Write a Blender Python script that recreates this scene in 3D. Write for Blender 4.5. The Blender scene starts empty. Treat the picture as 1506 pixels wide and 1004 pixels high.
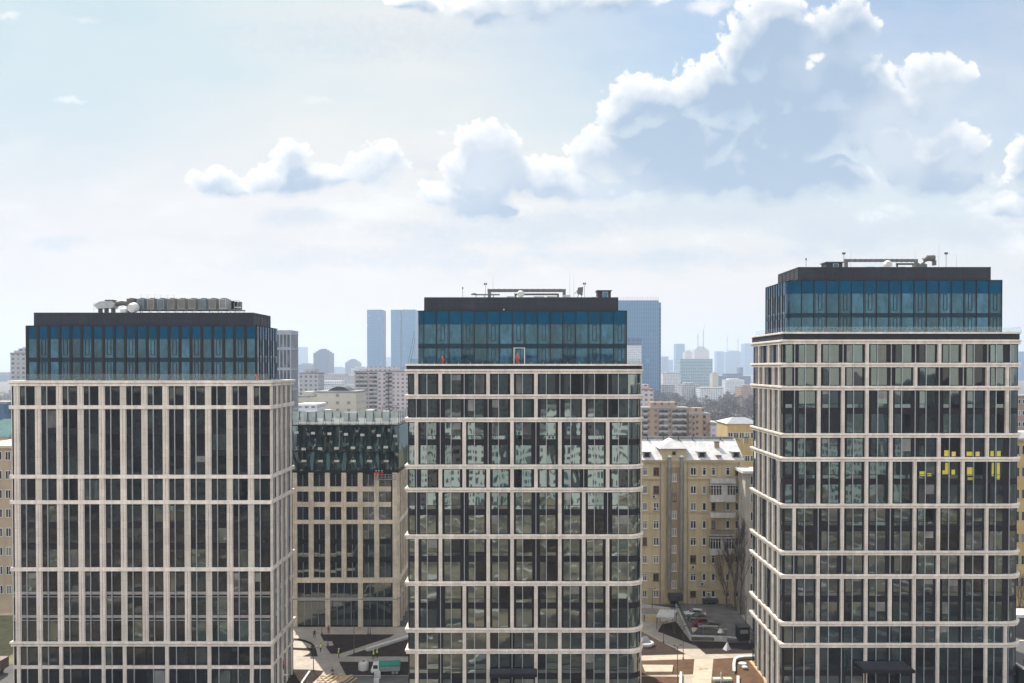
import bpy, bmesh, math, random
from mathutils import Vector, Matrix
R = math.radians
random.seed(11)
S = bpy.context.scene
COL = S.collection

# ------------------------------------------------------------------ camera
FPX, CX, HY, PITCH, CAMZ = 1265.0, 770.0, 540.0, R(0.82), 53.0
CY = HY + FPX * math.tan(PITCH)
cam_d = bpy.data.cameras.new("camera")
cam = bpy.data.objects.new("camera", cam_d)
COL.objects.link(cam)
cam.location = (0, 0, CAMZ)
cam.rotation_euler = (R(90) - PITCH, 0, 0)
cam_d.sensor_width = 36.0
cam_d.lens = FPX / 1506.0 * 36.0
cam_d.shift_x = -(CX - 753.0) / 1506.0
cam_d.shift_y = (CY - 502.0) / 1506.0
cam_d.clip_start = 0.5
cam_d.clip_end = 30000
S.camera = cam
CP, SP = math.cos(PITCH), math.sin(PITCH)

def P(px, py, Y):
    """the point at distance Y that the photograph shows at pixel px, py"""
    yi = (CY - py) / FPX
    t = Y / (CP + yi * SP)
    return Vector(((px - CX) / FPX * t, Y, CAMZ + t * (-SP + yi * CP)))

def G(px, py, z=0.0):
    """the point on the level z that the photograph shows at pixel px, py"""
    yi = (CY - py) / FPX
    t = (z - CAMZ) / (-SP + yi * CP)
    return Vector(((px - CX) / FPX * t, t * (CP + yi * SP), z))

# ------------------------------------------------------------------ mesh helper
class MB:
    def __init__(s):
        s.v = []; s.f = []; s.m = []; s.s = []

    def add(s, pts, faces, mat=0, smooth=False):
        o = len(s.v)
        s.v += [tuple(p) for p in pts]
        for f in faces:
            s.f.append([i + o for i in f]); s.m.append(mat); s.s.append(smooth)
        return s

    def box(s, x0, x1, y0, y1, z0, z1, mat=0):
        p = [(x0, y0, z0), (x1, y0, z0), (x1, y1, z0), (x0, y1, z0), (x0, y0, z1), (x1, y0, z1), (x1, y1, z1), (x0, y1, z1)]
        return s.add(p, [(0, 3, 2, 1), (4, 5, 6, 7), (0, 1, 5, 4), (1, 2, 6, 5), (2, 3, 7, 6), (3, 0, 4, 7)], mat)

    def fbox(s, F, a0, a1, n0, n1, z0, z1, mat=0, jit=0.0):
        """box on a wall: a along the wall, n outwards from it"""
        (ox, oy), (tx, ty), (nx, ny) = F
        def q(a, n, z):
            return (ox + tx * a + nx * n, oy + ty * a + ny * n, z)
        j = [random.uniform(-jit, jit) for _ in range(3)] if jit else (0, 0, 0)
        d = lambda i, k: n1 + (j[0] * i + j[1] * k if jit else 0)
        p = [q(a0, n0, z0), q(a1, n0, z0), q(a1, n0, z1), q(a0, n0, z1), q(a0, d(-1, -1), z0), q(a1, d(1, -1), z0), q(a1, d(1, 1), z1), q(a0, d(-1, 1), z1)]
        return s.add(p, [(0, 1, 2, 3), (4, 7, 6, 5), (0, 4, 5, 1), (1, 5, 6, 2), (2, 6, 7, 3), (3, 7, 4, 0)], mat)

    def prism(s, outline, z0, z1, mat=0, smooth=False, top=None):
        n = len(outline)
        t = top or outline
        p = [(a, b, z0) for a, b in outline] + [(a, b, z1) for a, b in t]
        s.add(p, [(i, (i + 1) % n, n + (i + 1) % n, n + i) for i in range(n)], mat, smooth)
        s.add(p, [tuple(range(n - 1, -1, -1)), tuple(range(n, 2 * n))], mat)
        return s

    def strip(s, inner, outer, z0, z1, mat=0):
        """a wall strip of open plan polylines"""
        n = len(inner)
        p = [(a, b, z0) for a, b in inner] + [(a, b, z0) for a, b in outer] + [(a, b, z1) for a, b in inner] + [(a, b, z1) for a, b in outer]
        fs = []
        for i in range(n - 1):
            fs += [(n + i, n + i + 1, 3 * n + i + 1, 3 * n + i), (i + 1, i, 2 * n + i, 2 * n + i + 1), (2 * n + i, 3 * n + i, 3 * n + i + 1, 2 * n + i + 1), (i, i + 1, n + i + 1, n + i)]
        fs += [(0, n, 3 * n, 2 * n), (n - 1, 3 * n - 1, 4 * n - 1, 2 * n - 1)]
        return s.add(p, fs, mat)

    def tube(s, pts, rad, n=8, mat=0, smooth=True, cap=True):
        """tube through points; rad one number or one per point"""
        pts = [Vector(p) for p in pts]
        rad = rad if isinstance(rad, (list, tuple)) else [rad] * len(pts)
        rings = []
        for i, p in enumerate(pts):
            d = (pts[min(i + 1, len(pts) - 1)] - pts[max(i - 1, 0)]).normalized()
            a = d.cross(Vector((0, 0, 1)) if abs(d.z) < 0.95 else Vector((1, 0, 0))).normalized()
            b = d.cross(a)
            rings.append([p + (a * math.cos(2 * math.pi * k / n) + b * math.sin(2 * math.pi * k / n)) * rad[i] for k in range(n)])
        v = [q for r in rings for q in r]
        f = [(i * n + k, i * n + (k + 1) % n, (i + 1) * n + (k + 1) % n, (i + 1) * n + k) for i in range(len(pts) - 1) for k in range(n)]
        s.add(v, f, mat, smooth)
        if cap:
            s.add(rings[0], [tuple(range(n - 1, -1, -1))], mat); s.add(rings[-1], [tuple(range(n))], mat)
        return s

    def lathe(s, cx, cy, prof, n=16, mat=0, smooth=True):
        v = [(cx + r * math.cos(2 * math.pi * k / n), cy + r * math.sin(2 * math.pi * k / n), z) for r, z in prof for k in range(n)]
        f = [(i * n + k, i * n + (k + 1) % n, (i + 1) * n + (k + 1) % n, (i + 1) * n + k) for i in range(len(prof) - 1) for k in range(n)]
        s.add(v, f, mat, smooth)
        s.add(v, [tuple(range(n - 1, -1, -1)), tuple(range((len(prof) - 1) * n, len(prof) * n))], mat)
        return s

    def join(s, o, matshift=0):
        k = len(s.v)
        s.v += o.v
        s.f += [[i + k for i in f] for f in o.f]; s.m += [m + matshift for m in o.m]; s.s += o.s
        return s

    def build(s, name, mats, parent=None, local=False, label=None, kind=None, fix=True, weld=False):
        me = bpy.data.meshes.new(name)
        org = ORG.get(parent.name, Vector((0, 0, 0))) if parent is not None and not local else Vector((0, 0, 0))
        me.from_pydata([(a - org.x, b - org.y, c - org.z) for a, b, c in s.v], [], s.f)
        mats = mats if isinstance(mats, (list, tuple)) else [mats]
        for m in mats:
            me.materials.append(m)
        me.polygons.foreach_set("material_index", s.m)
        me.polygons.foreach_set("use_smooth", s.s)
        if fix or weld:
            bm = bmesh.new(); bm.from_mesh(me)
            if weld:
                bmesh.ops.remove_doubles(bm, verts=bm.verts, dist=0.0005)
            bmesh.ops.recalc_face_normals(bm, faces=bm.faces)
            bm.to_mesh(me); bm.free()
        o = bpy.data.objects.new(name, me)
        COL.objects.link(o)
        if parent is not None:
            o.parent = parent
            ORG[o.name] = org
        if label: o["label"] = label
        if kind: o["kind"] = kind
        return o

ORG = {}

def thing(name, label, cat, loc=(0, 0, 0), rz=0.0, group=None):
    o = bpy.data.objects.new(name, None)
    o.empty_display_size = 0.5
    COL.objects.link(o)
    o.location = loc; o.rotation_euler = (0, 0, rz)
    o["label"] = label; o["category"] = cat
    if group: o["group"] = group
    ORG[o.name] = Vector(loc)
    return o

def tag(o, label, cat, group=None):
    o["label"] = label; o["category"] = cat
    if group: o["group"] = group
    return o

def struct(name, mb, m):
    return mb.build(name, m, kind="structure")

def dup(root, loc, rz, label, group=None, scale=1.0):
    r = root.copy(); COL.objects.link(r)
    r.location = loc; r.rotation_euler = (0, 0, rz); r.scale = (scale,) * 3
    r["label"] = label
    if group: r["group"] = group
    for ch in list(root.children):
        c = ch.copy(); COL.objects.link(c); c.parent = r
        for g in list(ch.children):
            d = g.copy(); COL.objects.link(d); d.parent = c
    return r

def rrect(x0, x1, y0, y1, off=0.0, rad=(0, 0, 0, 0), n=8):
    """plan outline, counter-clockwise from the front-left corner; rad: front-left, front-right, back-right, back-left"""
    x0 -= off; x1 += off; y0 -= off; y1 += off
    out = []
    for (cx, cy, sx, sy, a0), r in zip(((x0, y0, 1, 1, 180), (x1, y0, -1, 1, 270), (x1, y1, -1, -1, 0), (x0, y1, 1, -1, 90)), rad):
        r = max(r + off, 0) if r else 0
        if r <= 0.01:
            out.append((cx, cy)); continue
        for k in range(n + 1):
            a = R(a0 + 90 * k / n)
            out.append((cx + sx * r + r * math.cos(a), cy + sy * r + r * math.sin(a)))
    return out

# ------------------------------------------------------------------ materials
class NT:
    def __init__(s, tree): s.t = tree
    def n(s, kind, **kw):
        nd = s.t.nodes.new(kind)
        for k, v in kw.items():
            if k.startswith("_"):
                setattr(nd, k[1:], v)
        return nd
    def l(s, a, b): s.t.links.new(a, b)
    def put(s, sock, v):
        if hasattr(v, "is_output"): s.l(v, sock)
        else: sock.default_value = v
    def m(s, op, a, b=None, c=None, clamp=False):
        nd = s.t.nodes.new("ShaderNodeMath"); nd.operation = op; nd.use_clamp = clamp
        for i, v in enumerate((a, b, c)):
            if v is not None: s.put(nd.inputs[i], v)
        return nd.outputs[0]
    def vm(s, op, a, b=None, out=0):
        nd = s.t.nodes.new("ShaderNodeVectorMath"); nd.operation = op
        for i, v in enumerate((a, b)):
            if v is not None: s.put(nd.inputs[i], v)
        return nd.outputs[out]
    def mix(s, fac, a, b, mode="MIX"):
        nd = s.t.nodes.new("ShaderNodeMix"); nd.data_type = "RGBA"; nd.blend_type = mode
        s.put(nd.inputs[0], fac); s.put(nd.inputs[6], a); s.put(nd.inputs[7], b)
        return nd.outputs[2]
    def noise(s, vec, scale, detail=4, rough=0.55, out=0):
        nd = s.t.nodes.new("ShaderNodeTexNoise")
        s.l(vec, nd.inputs["Vector"])
        nd.inputs["Scale"].default_value = scale; nd.inputs["Detail"].default_value = detail; nd.inputs["Roughness"].default_value = rough
        return nd.outputs[out]
    def ramp(s, v, a, b, lo=0.0, hi=1.0, smooth=True):
        nd = s.t.nodes.new("ShaderNodeMapRange"); nd.interpolation_type = "SMOOTHSTEP" if smooth else "LINEAR"
        s.put(nd.inputs[0], v); nd.inputs[1].default_value = a; nd.inputs[2].default_value = b; nd.inputs[3].default_value = lo; nd.inputs[4].default_value = hi
        return nd.outputs[0]
    def comb(s, x, y, z):
        nd = s.t.nodes.new("ShaderNodeCombineXYZ")
        for i, v in enumerate((x, y, z)): s.put(nd.inputs[i], v)
        return nd.outputs[0]
    def sep(s, v):
        nd = s.t.nodes.new("ShaderNodeSeparateXYZ"); s.l(v, nd.inputs[0]); return nd.outputs
    def bump(s, h, strength, dist=0.05):
        nd = s.t.nodes.new("ShaderNodeBump"); s.l(h, nd.inputs["Height"])
        nd.inputs["Strength"].default_value = strength; nd.inputs["Distance"].default_value = dist
        return nd.outputs[0]

def new_mat(name):
    m = bpy.data.materials.new(name); m.use_nodes = True
    t = NT(m.node_tree)
    b = m.node_tree.nodes["Principled BSDF"]
    return m, t, b

def c4(c): return (c[0], c[1], c[2], 1.0)

def plain(name, col, rough=0.6, var=0.15, scale=0.6, metal=0.0, bump=0.0, streak=0.0, spec=0.5):
    """painted, plastered, stone or metal surface with uneven tone and weather streaks"""
    m, t, b = new_mat(name)
    g = t.n("ShaderNodeNewGeometry").outputs["Position"]
    n1 = t.noise(g, scale, 6, 0.6)
    f = t.ramp(n1, 0.3, 0.7, 1 - var, 1 + var, False)
    if streak:
        st = t.noise(t.vm("MULTIPLY", g, (1.7, 1.7, 0.09)), 1.0, 4, 0.6)
        f = t.m("MULTIPLY", f, t.ramp(st, 0.35, 0.7, 1 - streak, 1 + streak * 0.4, False))
    oi = t.n("ShaderNodeObjectInfo").outputs["Random"]
    f = t.m("MULTIPLY", f, t.ramp(oi, 0, 1, 1 - var * 0.4, 1 + var * 0.4, False))
    c = t.vm("SCALE", t.comb(*col), None)
    c.node.inputs["Scale"].default_value = 1; t.l(f, c.node.inputs["Scale"])
    t.l(c, b.inputs["Base Color"])
    b.inputs["Roughness"].default_value = rough; b.inputs["Metallic"].default_value = metal
    b.inputs["Specular IOR Level"].default_value = spec
    if bump:
        t.l(t.bump(t.noise(g, scale * 9, 4, 0.6), bump), b.inputs["Normal"])
    return m

def glass(name, col, ior=1.9, rough=0.02, wave=0.25, var=0.5, wscale=0.5, blinds=0.0, tint=(1, 1, 1)):
    """dark office glazing: interior tone by pane, rippled reflection"""
    m, t, b = new_mat(name)
    g = t.n("ShaderNodeNewGeometry").outputs["Position"]
    rnd = t.n("ShaderNodeObjectInfo").outputs["Random"]
    shift = t.comb(t.m("MULTIPLY", rnd, 191.0), t.m("MULTIPLY", rnd, 57.0), t.m("MULTIPLY", rnd, 73.0))
    p = t.vm("ADD", g, shift)
    inner = t.noise(t.vm("MULTIPLY", p, (0.9, 0.9, 0.45)), 0.9, 3, 0.6)
    f = t.m("MULTIPLY", t.ramp(inner, 0.35, 0.7, 1 - var, 1 + var, False), t.ramp(rnd, 0, 1, 1 - var, 1 + var, False))
    c = t.vm("SCALE", t.comb(*col)); t.l(f, c.node.inputs["Scale"])
    if blinds:
        pick = t.m("GREATER_THAN", t.m("FRACT", t.m("MULTIPLY", rnd, 17.3)), 1 - blinds)
        c = t.mix(pick, c, c4((0.16, 0.17, 0.165)))
    t.l(c, b.inputs["Base Color"])
    b.inputs["Roughness"].default_value = rough
    b.inputs["IOR"].default_value = ior
    b.inputs["Specular Tint"].default_value = c4(tint)
    w = t.noise(t.vm("MULTIPLY", p, (1.0, 1.0, 0.42)), wscale, 0.7, 0.5)
    t.l(t.bump(w, wave, 0.06), b.inputs["Normal"])
    return m

def clear_glass(name, tint=(0.75, 0.9, 0.88), refl=0.12):
    m, t, b = new_mat(name)
    tr = t.n("ShaderNodeBsdfTransparent"); tr.inputs[0].default_value = c4(tint)
    gl = t.n("ShaderNodeBsdfGlossy"); gl.inputs["Roughness"].default_value = 0.03
    mx = t.n("ShaderNodeMixShader"); mx.inputs[0].default_value = refl
    t.l(tr.outputs[0], mx.inputs[1]); t.l(gl.outputs[0], mx.inputs[2])
    t.l(mx.outputs[0], m.node_tree.nodes["Material Output"].inputs["Surface"])
    return m

def windowed(name, wall, win, w=3.2, h=3.1, fw=0.5, fh=0.5, var=0.12, lite=0.3, rough=0.6, spec=0.5):
    """far facade: wall tone with a grid of window openings, drawn on upright faces only"""
    m, t, b = new_mat(name)
    tc = t.n("ShaderNodeTexCoord")
    x, y, z = t.sep(tc.outputs["Object"])[:3]
    nx, ny, nz = t.sep(tc.outputs["Normal"])[:3]
    side = t.m("GREATER_THAN", t.m("ABSOLUTE", nx), 0.7)
    u = t.m("ADD", t.m("MULTIPLY", x, t.m("SUBTRACT", 1.0, side)), t.m("MULTIPLY", y, side))
    uu = t.m("DIVIDE", t.m("ADD", u, 500.0), w); vv = t.m("DIVIDE", z, h)
    fu = t.m("FRACT", uu); fv = t.m("FRACT", vv)
    a = t.m("MULTIPLY", t.m("GREATER_THAN", fu, 0.5 - fw / 2), t.m("LESS_THAN", fu, 0.5 + fw / 2))
    c = t.m("MULTIPLY", t.m("GREATER_THAN", fv, 0.5 - fh / 2), t.m("LESS_THAN", fv, 0.5 + fh / 2))
    up = t.m("LESS_THAN", t.m("ABSOLUTE", nz), 0.5)
    mask = t.m("MULTIPLY", t.m("MULTIPLY", a, c), up)
    wn = t.n("ShaderNodeTexWhiteNoise"); wn.noise_dimensions = "3D"
    t.l(t.comb(t.m("FLOOR", uu), t.m("FLOOR", vv), side), wn.inputs["Vector"])
    k = wn.outputs["Value"]
    wc = t.mix(t.ramp(k, 1 - lite, 1, 0, 0.7, False), c4(win), c4([min(1, q * 2.2 + 0.1) for q in win]))
    wl = t.mix(t.noise(tc.outputs["Object"], 0.08, 5, 0.6), c4([q * (1 - var) for q in wall]), c4([q * (1 + var) for q in wall]))
    t.l(t.mix(mask, wl, wc), b.inputs["Base Color"])
    t.l(t.ramp(mask, 0, 1, rough, 0.15 if spec > 0.3 else 0.4, False), b.inputs["Roughness"])
    b.inputs["Specular IOR Level"].default_value = spec
    return m

M = {}
def jointed_stone(name, col, var=0.13, jh=1.25):
    m, t, b = new_mat(name)
    g = t.n("ShaderNodeNewGeometry").outputs["Position"]
    z = t.sep(g)[2]
    n1 = t.noise(g, 0.35, 5, 0.6); n2 = t.noise(t.vm("MULTIPLY", g, (4, 4, 0.7)), 1.6, 4, 0.65)
    cell = t.m("FLOOR", t.m("DIVIDE", z, jh))
    wn = t.n("ShaderNodeTexWhiteNoise"); wn.noise_dimensions = "2D"
    oi = t.n("ShaderNodeObjectInfo").outputs["Random"]
    t.l(t.comb(cell, t.m("MULTIPLY", oi, 977.0), 0.0), wn.inputs["Vector"])
    f = t.m("MULTIPLY", t.ramp(n1, 0.3, 0.7, 1 - var, 1 + var * 0.7, False), t.ramp(n2, 0.3, 0.7, 1 - var * 0.6, 1 + var * 0.5, False))
    st = t.noise(t.vm("MULTIPLY", g, (2.2, 2.2, 0.12)), 1.0, 5, 0.65)
    f = t.m("MULTIPLY", f, t.ramp(st, 0.42, 0.68, 1.04, 0.84, False))
    f = t.m("MULTIPLY", f, t.ramp(wn.outputs["Value"], 0, 1, 0.93, 1.05, False))
    j = t.m("LESS_THAN", t.m("FRACT", t.m("DIVIDE", z, jh)), 0.018)
    f = t.m("MULTIPLY", f, t.ramp(j, 0, 1, 1, 0.6, False))
    c = t.vm("SCALE", t.comb(*col)); t.l(f, c.node.inputs["Scale"])
    t.l(c, b.inputs["Base Color"]); b.inputs["Roughness"].default_value = 0.75
    t.l(t.bump(t.noise(g, 7, 4, 0.6), 0.15, 0.03), b.inputs["Normal"])
    return m

M["stone"] = jointed_stone("limestone", (0.59, 0.525, 0.46))
M["stone_warm"] = jointed_stone("warm_limestone", (0.70, 0.62, 0.49), 0.22)
M["stone_flat"] = jointed_stone("plain_limestone", (0.50, 0.45, 0.385), 0.09, 2.4)
M["ledge"] = plain("ledge_stone", (0.645, 0.575, 0.505), 0.7, 0.12, 0.5, streak=0.2)
M["charcoal"] = plain("charcoal_cladding", (0.016, 0.014, 0.018), 0.6, 0.2, 0.4, spec=0.15)
M["frame"] = plain("window_frame", (0.009, 0.010, 0.013), 0.5, 0.15, 1.0, spec=0.2)
M["fin"] = plain("aluminium_fin", (0.33, 0.35, 0.36), 0.4, 0.1, 1.0, metal=0.3)
M["sill"] = plain("grey_sill", (0.24, 0.22, 0.20), 0.6)
M["glass_l"] = glass("glass_dark", (0.010, 0.014, 0.016), 1.6, wave=0.30, wscale=0.45)
M["glass_c"] = glass("glass_rippled", (0.010, 0.016, 0.018), 2.7, wave=0.27, wscale=0.6, tint=(0.86, 1, 0.98))
M["glass_r"] = glass("glass_calm", (0.010, 0.018, 0.023), 2.1, wave=0.30, wscale=0.5, tint=(0.88, 1, 1))
M["glass_dim"] = glass("glass_black", (0.004, 0.006, 0.008), 1.5, wave=0.25, wscale=0.6)
M["glass_green"] = glass("glass_greenish", (0.022, 0.034, 0.033), 2.2, wave=0.35, wscale=0.7, tint=(0.85, 1, 0.96))
M["glass_room"] = glass("glass_pale_room", (0.075, 0.078, 0.072), 1.7, wave=0.2, wscale=0.5, var=0.4)
M["glass_blind"] = glass("glass_roller_blind", (0.17, 0.17, 0.16), 1.6, wave=0.15, wscale=0.5, var=0.25)
M["glass_p"] = glass("glass_teal_pane", (0.019, 0.060, 0.096), 1.6, wave=0.10, wscale=0.35, var=0.5, tint=(0.55, 0.88, 1))
M["teal"] = glass("teal_spandrel", (0.001, 0.044, 0.096), 1.25, wave=0.03, wscale=0.3, var=0.12, tint=(0.2, 0.8, 1))
M["teal_dark"] = glass("teal_floor_band", (0.001, 0.020, 0.038), 1.25, wave=0.03, wscale=0.3, var=0.15)
M["screen"] = plain("roof_screen_metal", (0.020, 0.023, 0.033), 0.55, 0.25, 0.3, streak=0.25, spec=0.25)
M["roofing"] = plain("roof_membrane", (0.25, 0.25, 0.25), 0.8, 0.25, 0.4)
M["balustrade"] = clear_glass("balustrade_glass", (0.95, 0.975, 0.975), 0.04)
M["galv"] = plain("galvanised_steel", (0.30, 0.31, 0.32), 0.45, 0.2, 1.5, metal=0.5)
M["dull"] = plain("dull_grey_metal", (0.085, 0.08, 0.08), 0.6, 0.2, 1.5)
M["dark_metal"] = plain("dark_metal", (0.035, 0.036, 0.04), 0.5, 0.2, 1.0)
M["white"] = plain("white_paint", (0.62, 0.62, 0.60), 0.5, 0.08, 0.8)
M["offwhite"] = plain("weathered_white", (0.55, 0.54, 0.51), 0.65, 0.15, 0.7, streak=0.15)
M["concrete"] = plain("concrete", (0.33, 0.31, 0.28), 0.85, 0.2, 0.5, bump=0.2)
M["timber"] = plain("raw_timber", (0.50, 0.36, 0.20), 0.75, 0.25, 1.2, streak=0.1)
M["yellow"] = plain("yellow_board", (0.50, 0.43, 0.03), 0.6, 0.12, 0.8)
M["orange_board"] = plain("tan_board", (0.55, 0.40, 0.16), 0.6, 0.12, 0.8)
# light and air
HAZE_COL = (0.56, 0.645, 0.77, 1.0); HAZE_D = 0.00016; HAZE_G = 0.2
SUN_E = 3.1; SKY_S = 0.10; EXPO = 1.55
SKY_TINT = (0.36, 0.42, 0.43)
CL_LIT = (3.75, 3.7, 3.6); CL_SHADE = (1.22, 1.68, 2.25); CL_VEIL = (3.0, 2.92, 2.8); CL_SOFT = (2.1, 2.35, 2.6); CL_BACK_FILL = (11.5, 11.1, 10.5)
# ------------------------------------------------------------------ the three towers
def zf(py, Y=136.0): return P(CX, py, Y).z
def xf(px, Y=136.0, py=700): return P(px, py, Y).x

class Pool:
    """parts of one kind on one thing: the largest get an object each, the rest become one mesh"""
    def __init__(s): s.it = []
    def put(s, size, body, mats, child=None, cmats=None): s.it.append((size, body, mats, child, cmats))
    def emit(s, root, name, cname=None, cap=100):
        s.it.sort(key=lambda q: -q[0])
        for size, body, mats, ch, cm in s.it[:cap]:
            o = body.build(name, mats, root)
            if ch is not None and ch.v: ch.build(cname, cm, o)
        rest = s.it[cap:]
        if rest:
            acc, ms = MB(), []
            for size, body, mats, ch, cm in rest:
                for mb, mm in ((body, mats), (ch, cm)):
                    if mb is None or not mb.v: continue
                    mp = []
                    for x in mm:
                        if x not in ms: ms.append(x)
                        mp.append(ms.index(x))
                    k = len(acc.v)
                    acc.v += mb.v; acc.f += [[i + k for i in f] for f in mb.f]
                    acc.m += [mp[q] for q in mb.m]; acc.s += mb.s
            acc.build(name, ms, root, kind="stuff")

def loft(mb, outs, mat=0):
    """stack of (outline, z)"""
    n = len(outs[0][0]); base = len(mb.v)
    v = [(a, b, z) for o, z in outs for a, b in o]
    f = [(i * n + k, i * n + (k + 1) % n, (i + 1) * n + (k + 1) % n, (i + 1) * n + k) for i in range(len(outs) - 1) for k in range(n)]
    f += [tuple(range(n - 1, -1, -1)), tuple(range((len(outs) - 1) * n, len(outs) * n))]
    mb.add(v, f, mat)
    return mb

def jambs(mb, F, a0, a1, z0, z1, w=0.09, n0=0.02, n1=0.10, mat=0):
    mb.fbox(F, a0 - w, a0, n0, n1, z0 - w, z1 + w, mat); mb.fbox(F, a1, a1 + w, n0, n1, z0 - w, z1 + w, mat)
    mb.fbox(F, a0, a1, n0, n1, z0 - w, z0, mat); mb.fbox(F, a0, a1, n0, n1, z1, z1 + w, mat)

def pane(pn, F, a, b, c, d, jit, calm=False):
    """one sheet of glass of uneven interior; now and then a roller blind half drawn behind it"""
    m = random.choices((0, 1, 2, 3), (0.72, 0.12, 0.13, 0.03) if not calm else (0.62, 0.24, 0.12, 0.02))[0]
    if random.random() < (0.06 if not calm else 0.04) and d - c > 1.2:
        k = d - (d - c) * random.uniform(0.2, 0.75)
        pn.fbox(F, a, b, 0.025, 0.055, c, k, m, jit); pn.fbox(F, a, b, 0.025, 0.055, k, d, 4, 0.004)
    else: pn.fbox(F, a, b, 0.025, 0.055, c, d, m, jit)
def bay_wide(F, a0, a1, z0, z1, ns, finl, partial=0, ground=False):
    """bay of the middle and the right-hand tower: charcoal panel, pane, fin, pane, charcoal panel"""
    fr, pn = MB(), MB()
    w = a1 - a0
    if partial: g0, g1, mid = a0 + 0.12 * w, a1 - 0.2 * w if partial == 1 else a1 - 0.1 * w, None
    else:
        s = random.uniform(-0.03, 0.03)
        g0, g1, mid = a0 + (0.17 + s) * w, a0 + (0.83 + s) * w, a0 + (0.44 + s * 0.5) * w
    if ground: g0, g1 = a0 + 0.1 * w, a1 - 0.1 * w
    h = (z1 - z0) / ns
    for k in range(ns):
        lo = z0 + k * h + (0.62 if k else 0.12); hi = z0 + (k + 1) * h - (0.32 if k < ns - 1 else 0.14)
        jambs(fr, F, g0, g1, lo, hi)
        cuts = [g0, mid, g1] if mid else [g0, g1]
        zc = [lo, hi]
        if ns > 1 and k == ns - 1: zc = [lo, lo + 0.62, hi]; fr.fbox(F, g0, g1, 0.03, 0.11, lo + 0.58, lo + 0.66)
        for a, b in zip(cuts, cuts[1:]):
            for c, d in zip(zc, zc[1:]):
                pane(pn, F, a + 0.01, b - 0.01, c + 0.01, d - 0.01, 0.018)
        if k: fr.fbox(F, a0 + 0.03, a1 - 0.03, 0.0, 0.05, z0 + k * h - 0.18, z0 + k * h + 0.45, 2)
    if mid: fr.fbox(F, mid - 0.045, mid + 0.045, 0.06, 0.26, z0, z1, 1)
    if finl: fr.fbox(F, a0 - 0.045, a0 + 0.045, 0.0, 0.26, z0, z1, 1)
    return fr, pn

def bay_narrow(F, a0, a1, z0, z1, ns, style):
    """opening between the piers of the left-hand tower: narrow pane, pale fin, wide pane"""
    fr, pn = MB(), MB()
    w = a1 - a0
    mid = a0 + 0.40 * w if w > 1.2 else None
    h = (z1 - z0) / ns
    for k in range(ns):
        lo = z0 + k * h + (0.5 if k else 0.1); hi = z0 + (k + 1) * h - (0.5 if k < ns - 1 else 0.28)
        cuts = [a0 + 0.06, mid, a1 - 0.06] if mid else [a0 + 0.06, a1 - 0.06]
        jambs(fr, F, a0 + 0.06, a1 - 0.06, lo, hi, 0.055)
        for a, b in zip(cuts, cuts[1:]):
            pane(pn, F, a + 0.03, b - 0.03, lo, hi, 0.014, True)
        if k:
            zc = z0 + k * h
            if style == "sill": fr.fbox(F, a0, a1, 0.02, 0.14, zc - 0.02, zc + 0.44, 2); fr.fbox(F, a0, a1, 0.02, 0.1, zc - 0.45, zc - 0.35, 1)
            else: fr.fbox(F, a0, a1, 0.02, 0.08, zc - 0.44, zc + 0.44, 3)
    if mid: fr.fbox(F, mid - 0.05, mid + 0.05, 0.06, 0.30, z0, z1, 1)
    return fr, pn

def pilaster(F, a, z0, z1, w, d, ribs=2):
    mb = MB()
    mb.fbox(F, a - w / 2, a + w / 2, 0.0, d - (0.10 if ribs else 0), z0, z1)
    if ribs:
        k = w / (2 * ribs + 1)
        for i in range(ribs):
            c = a - w / 2 + k * (2 * i + 1)
            mb.fbox(F, c - k * 0.35, c + k * 1.35, d - 0.12, d + 0.06, z0 + 0.002, z1 - 0.002)
    return mb

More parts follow.
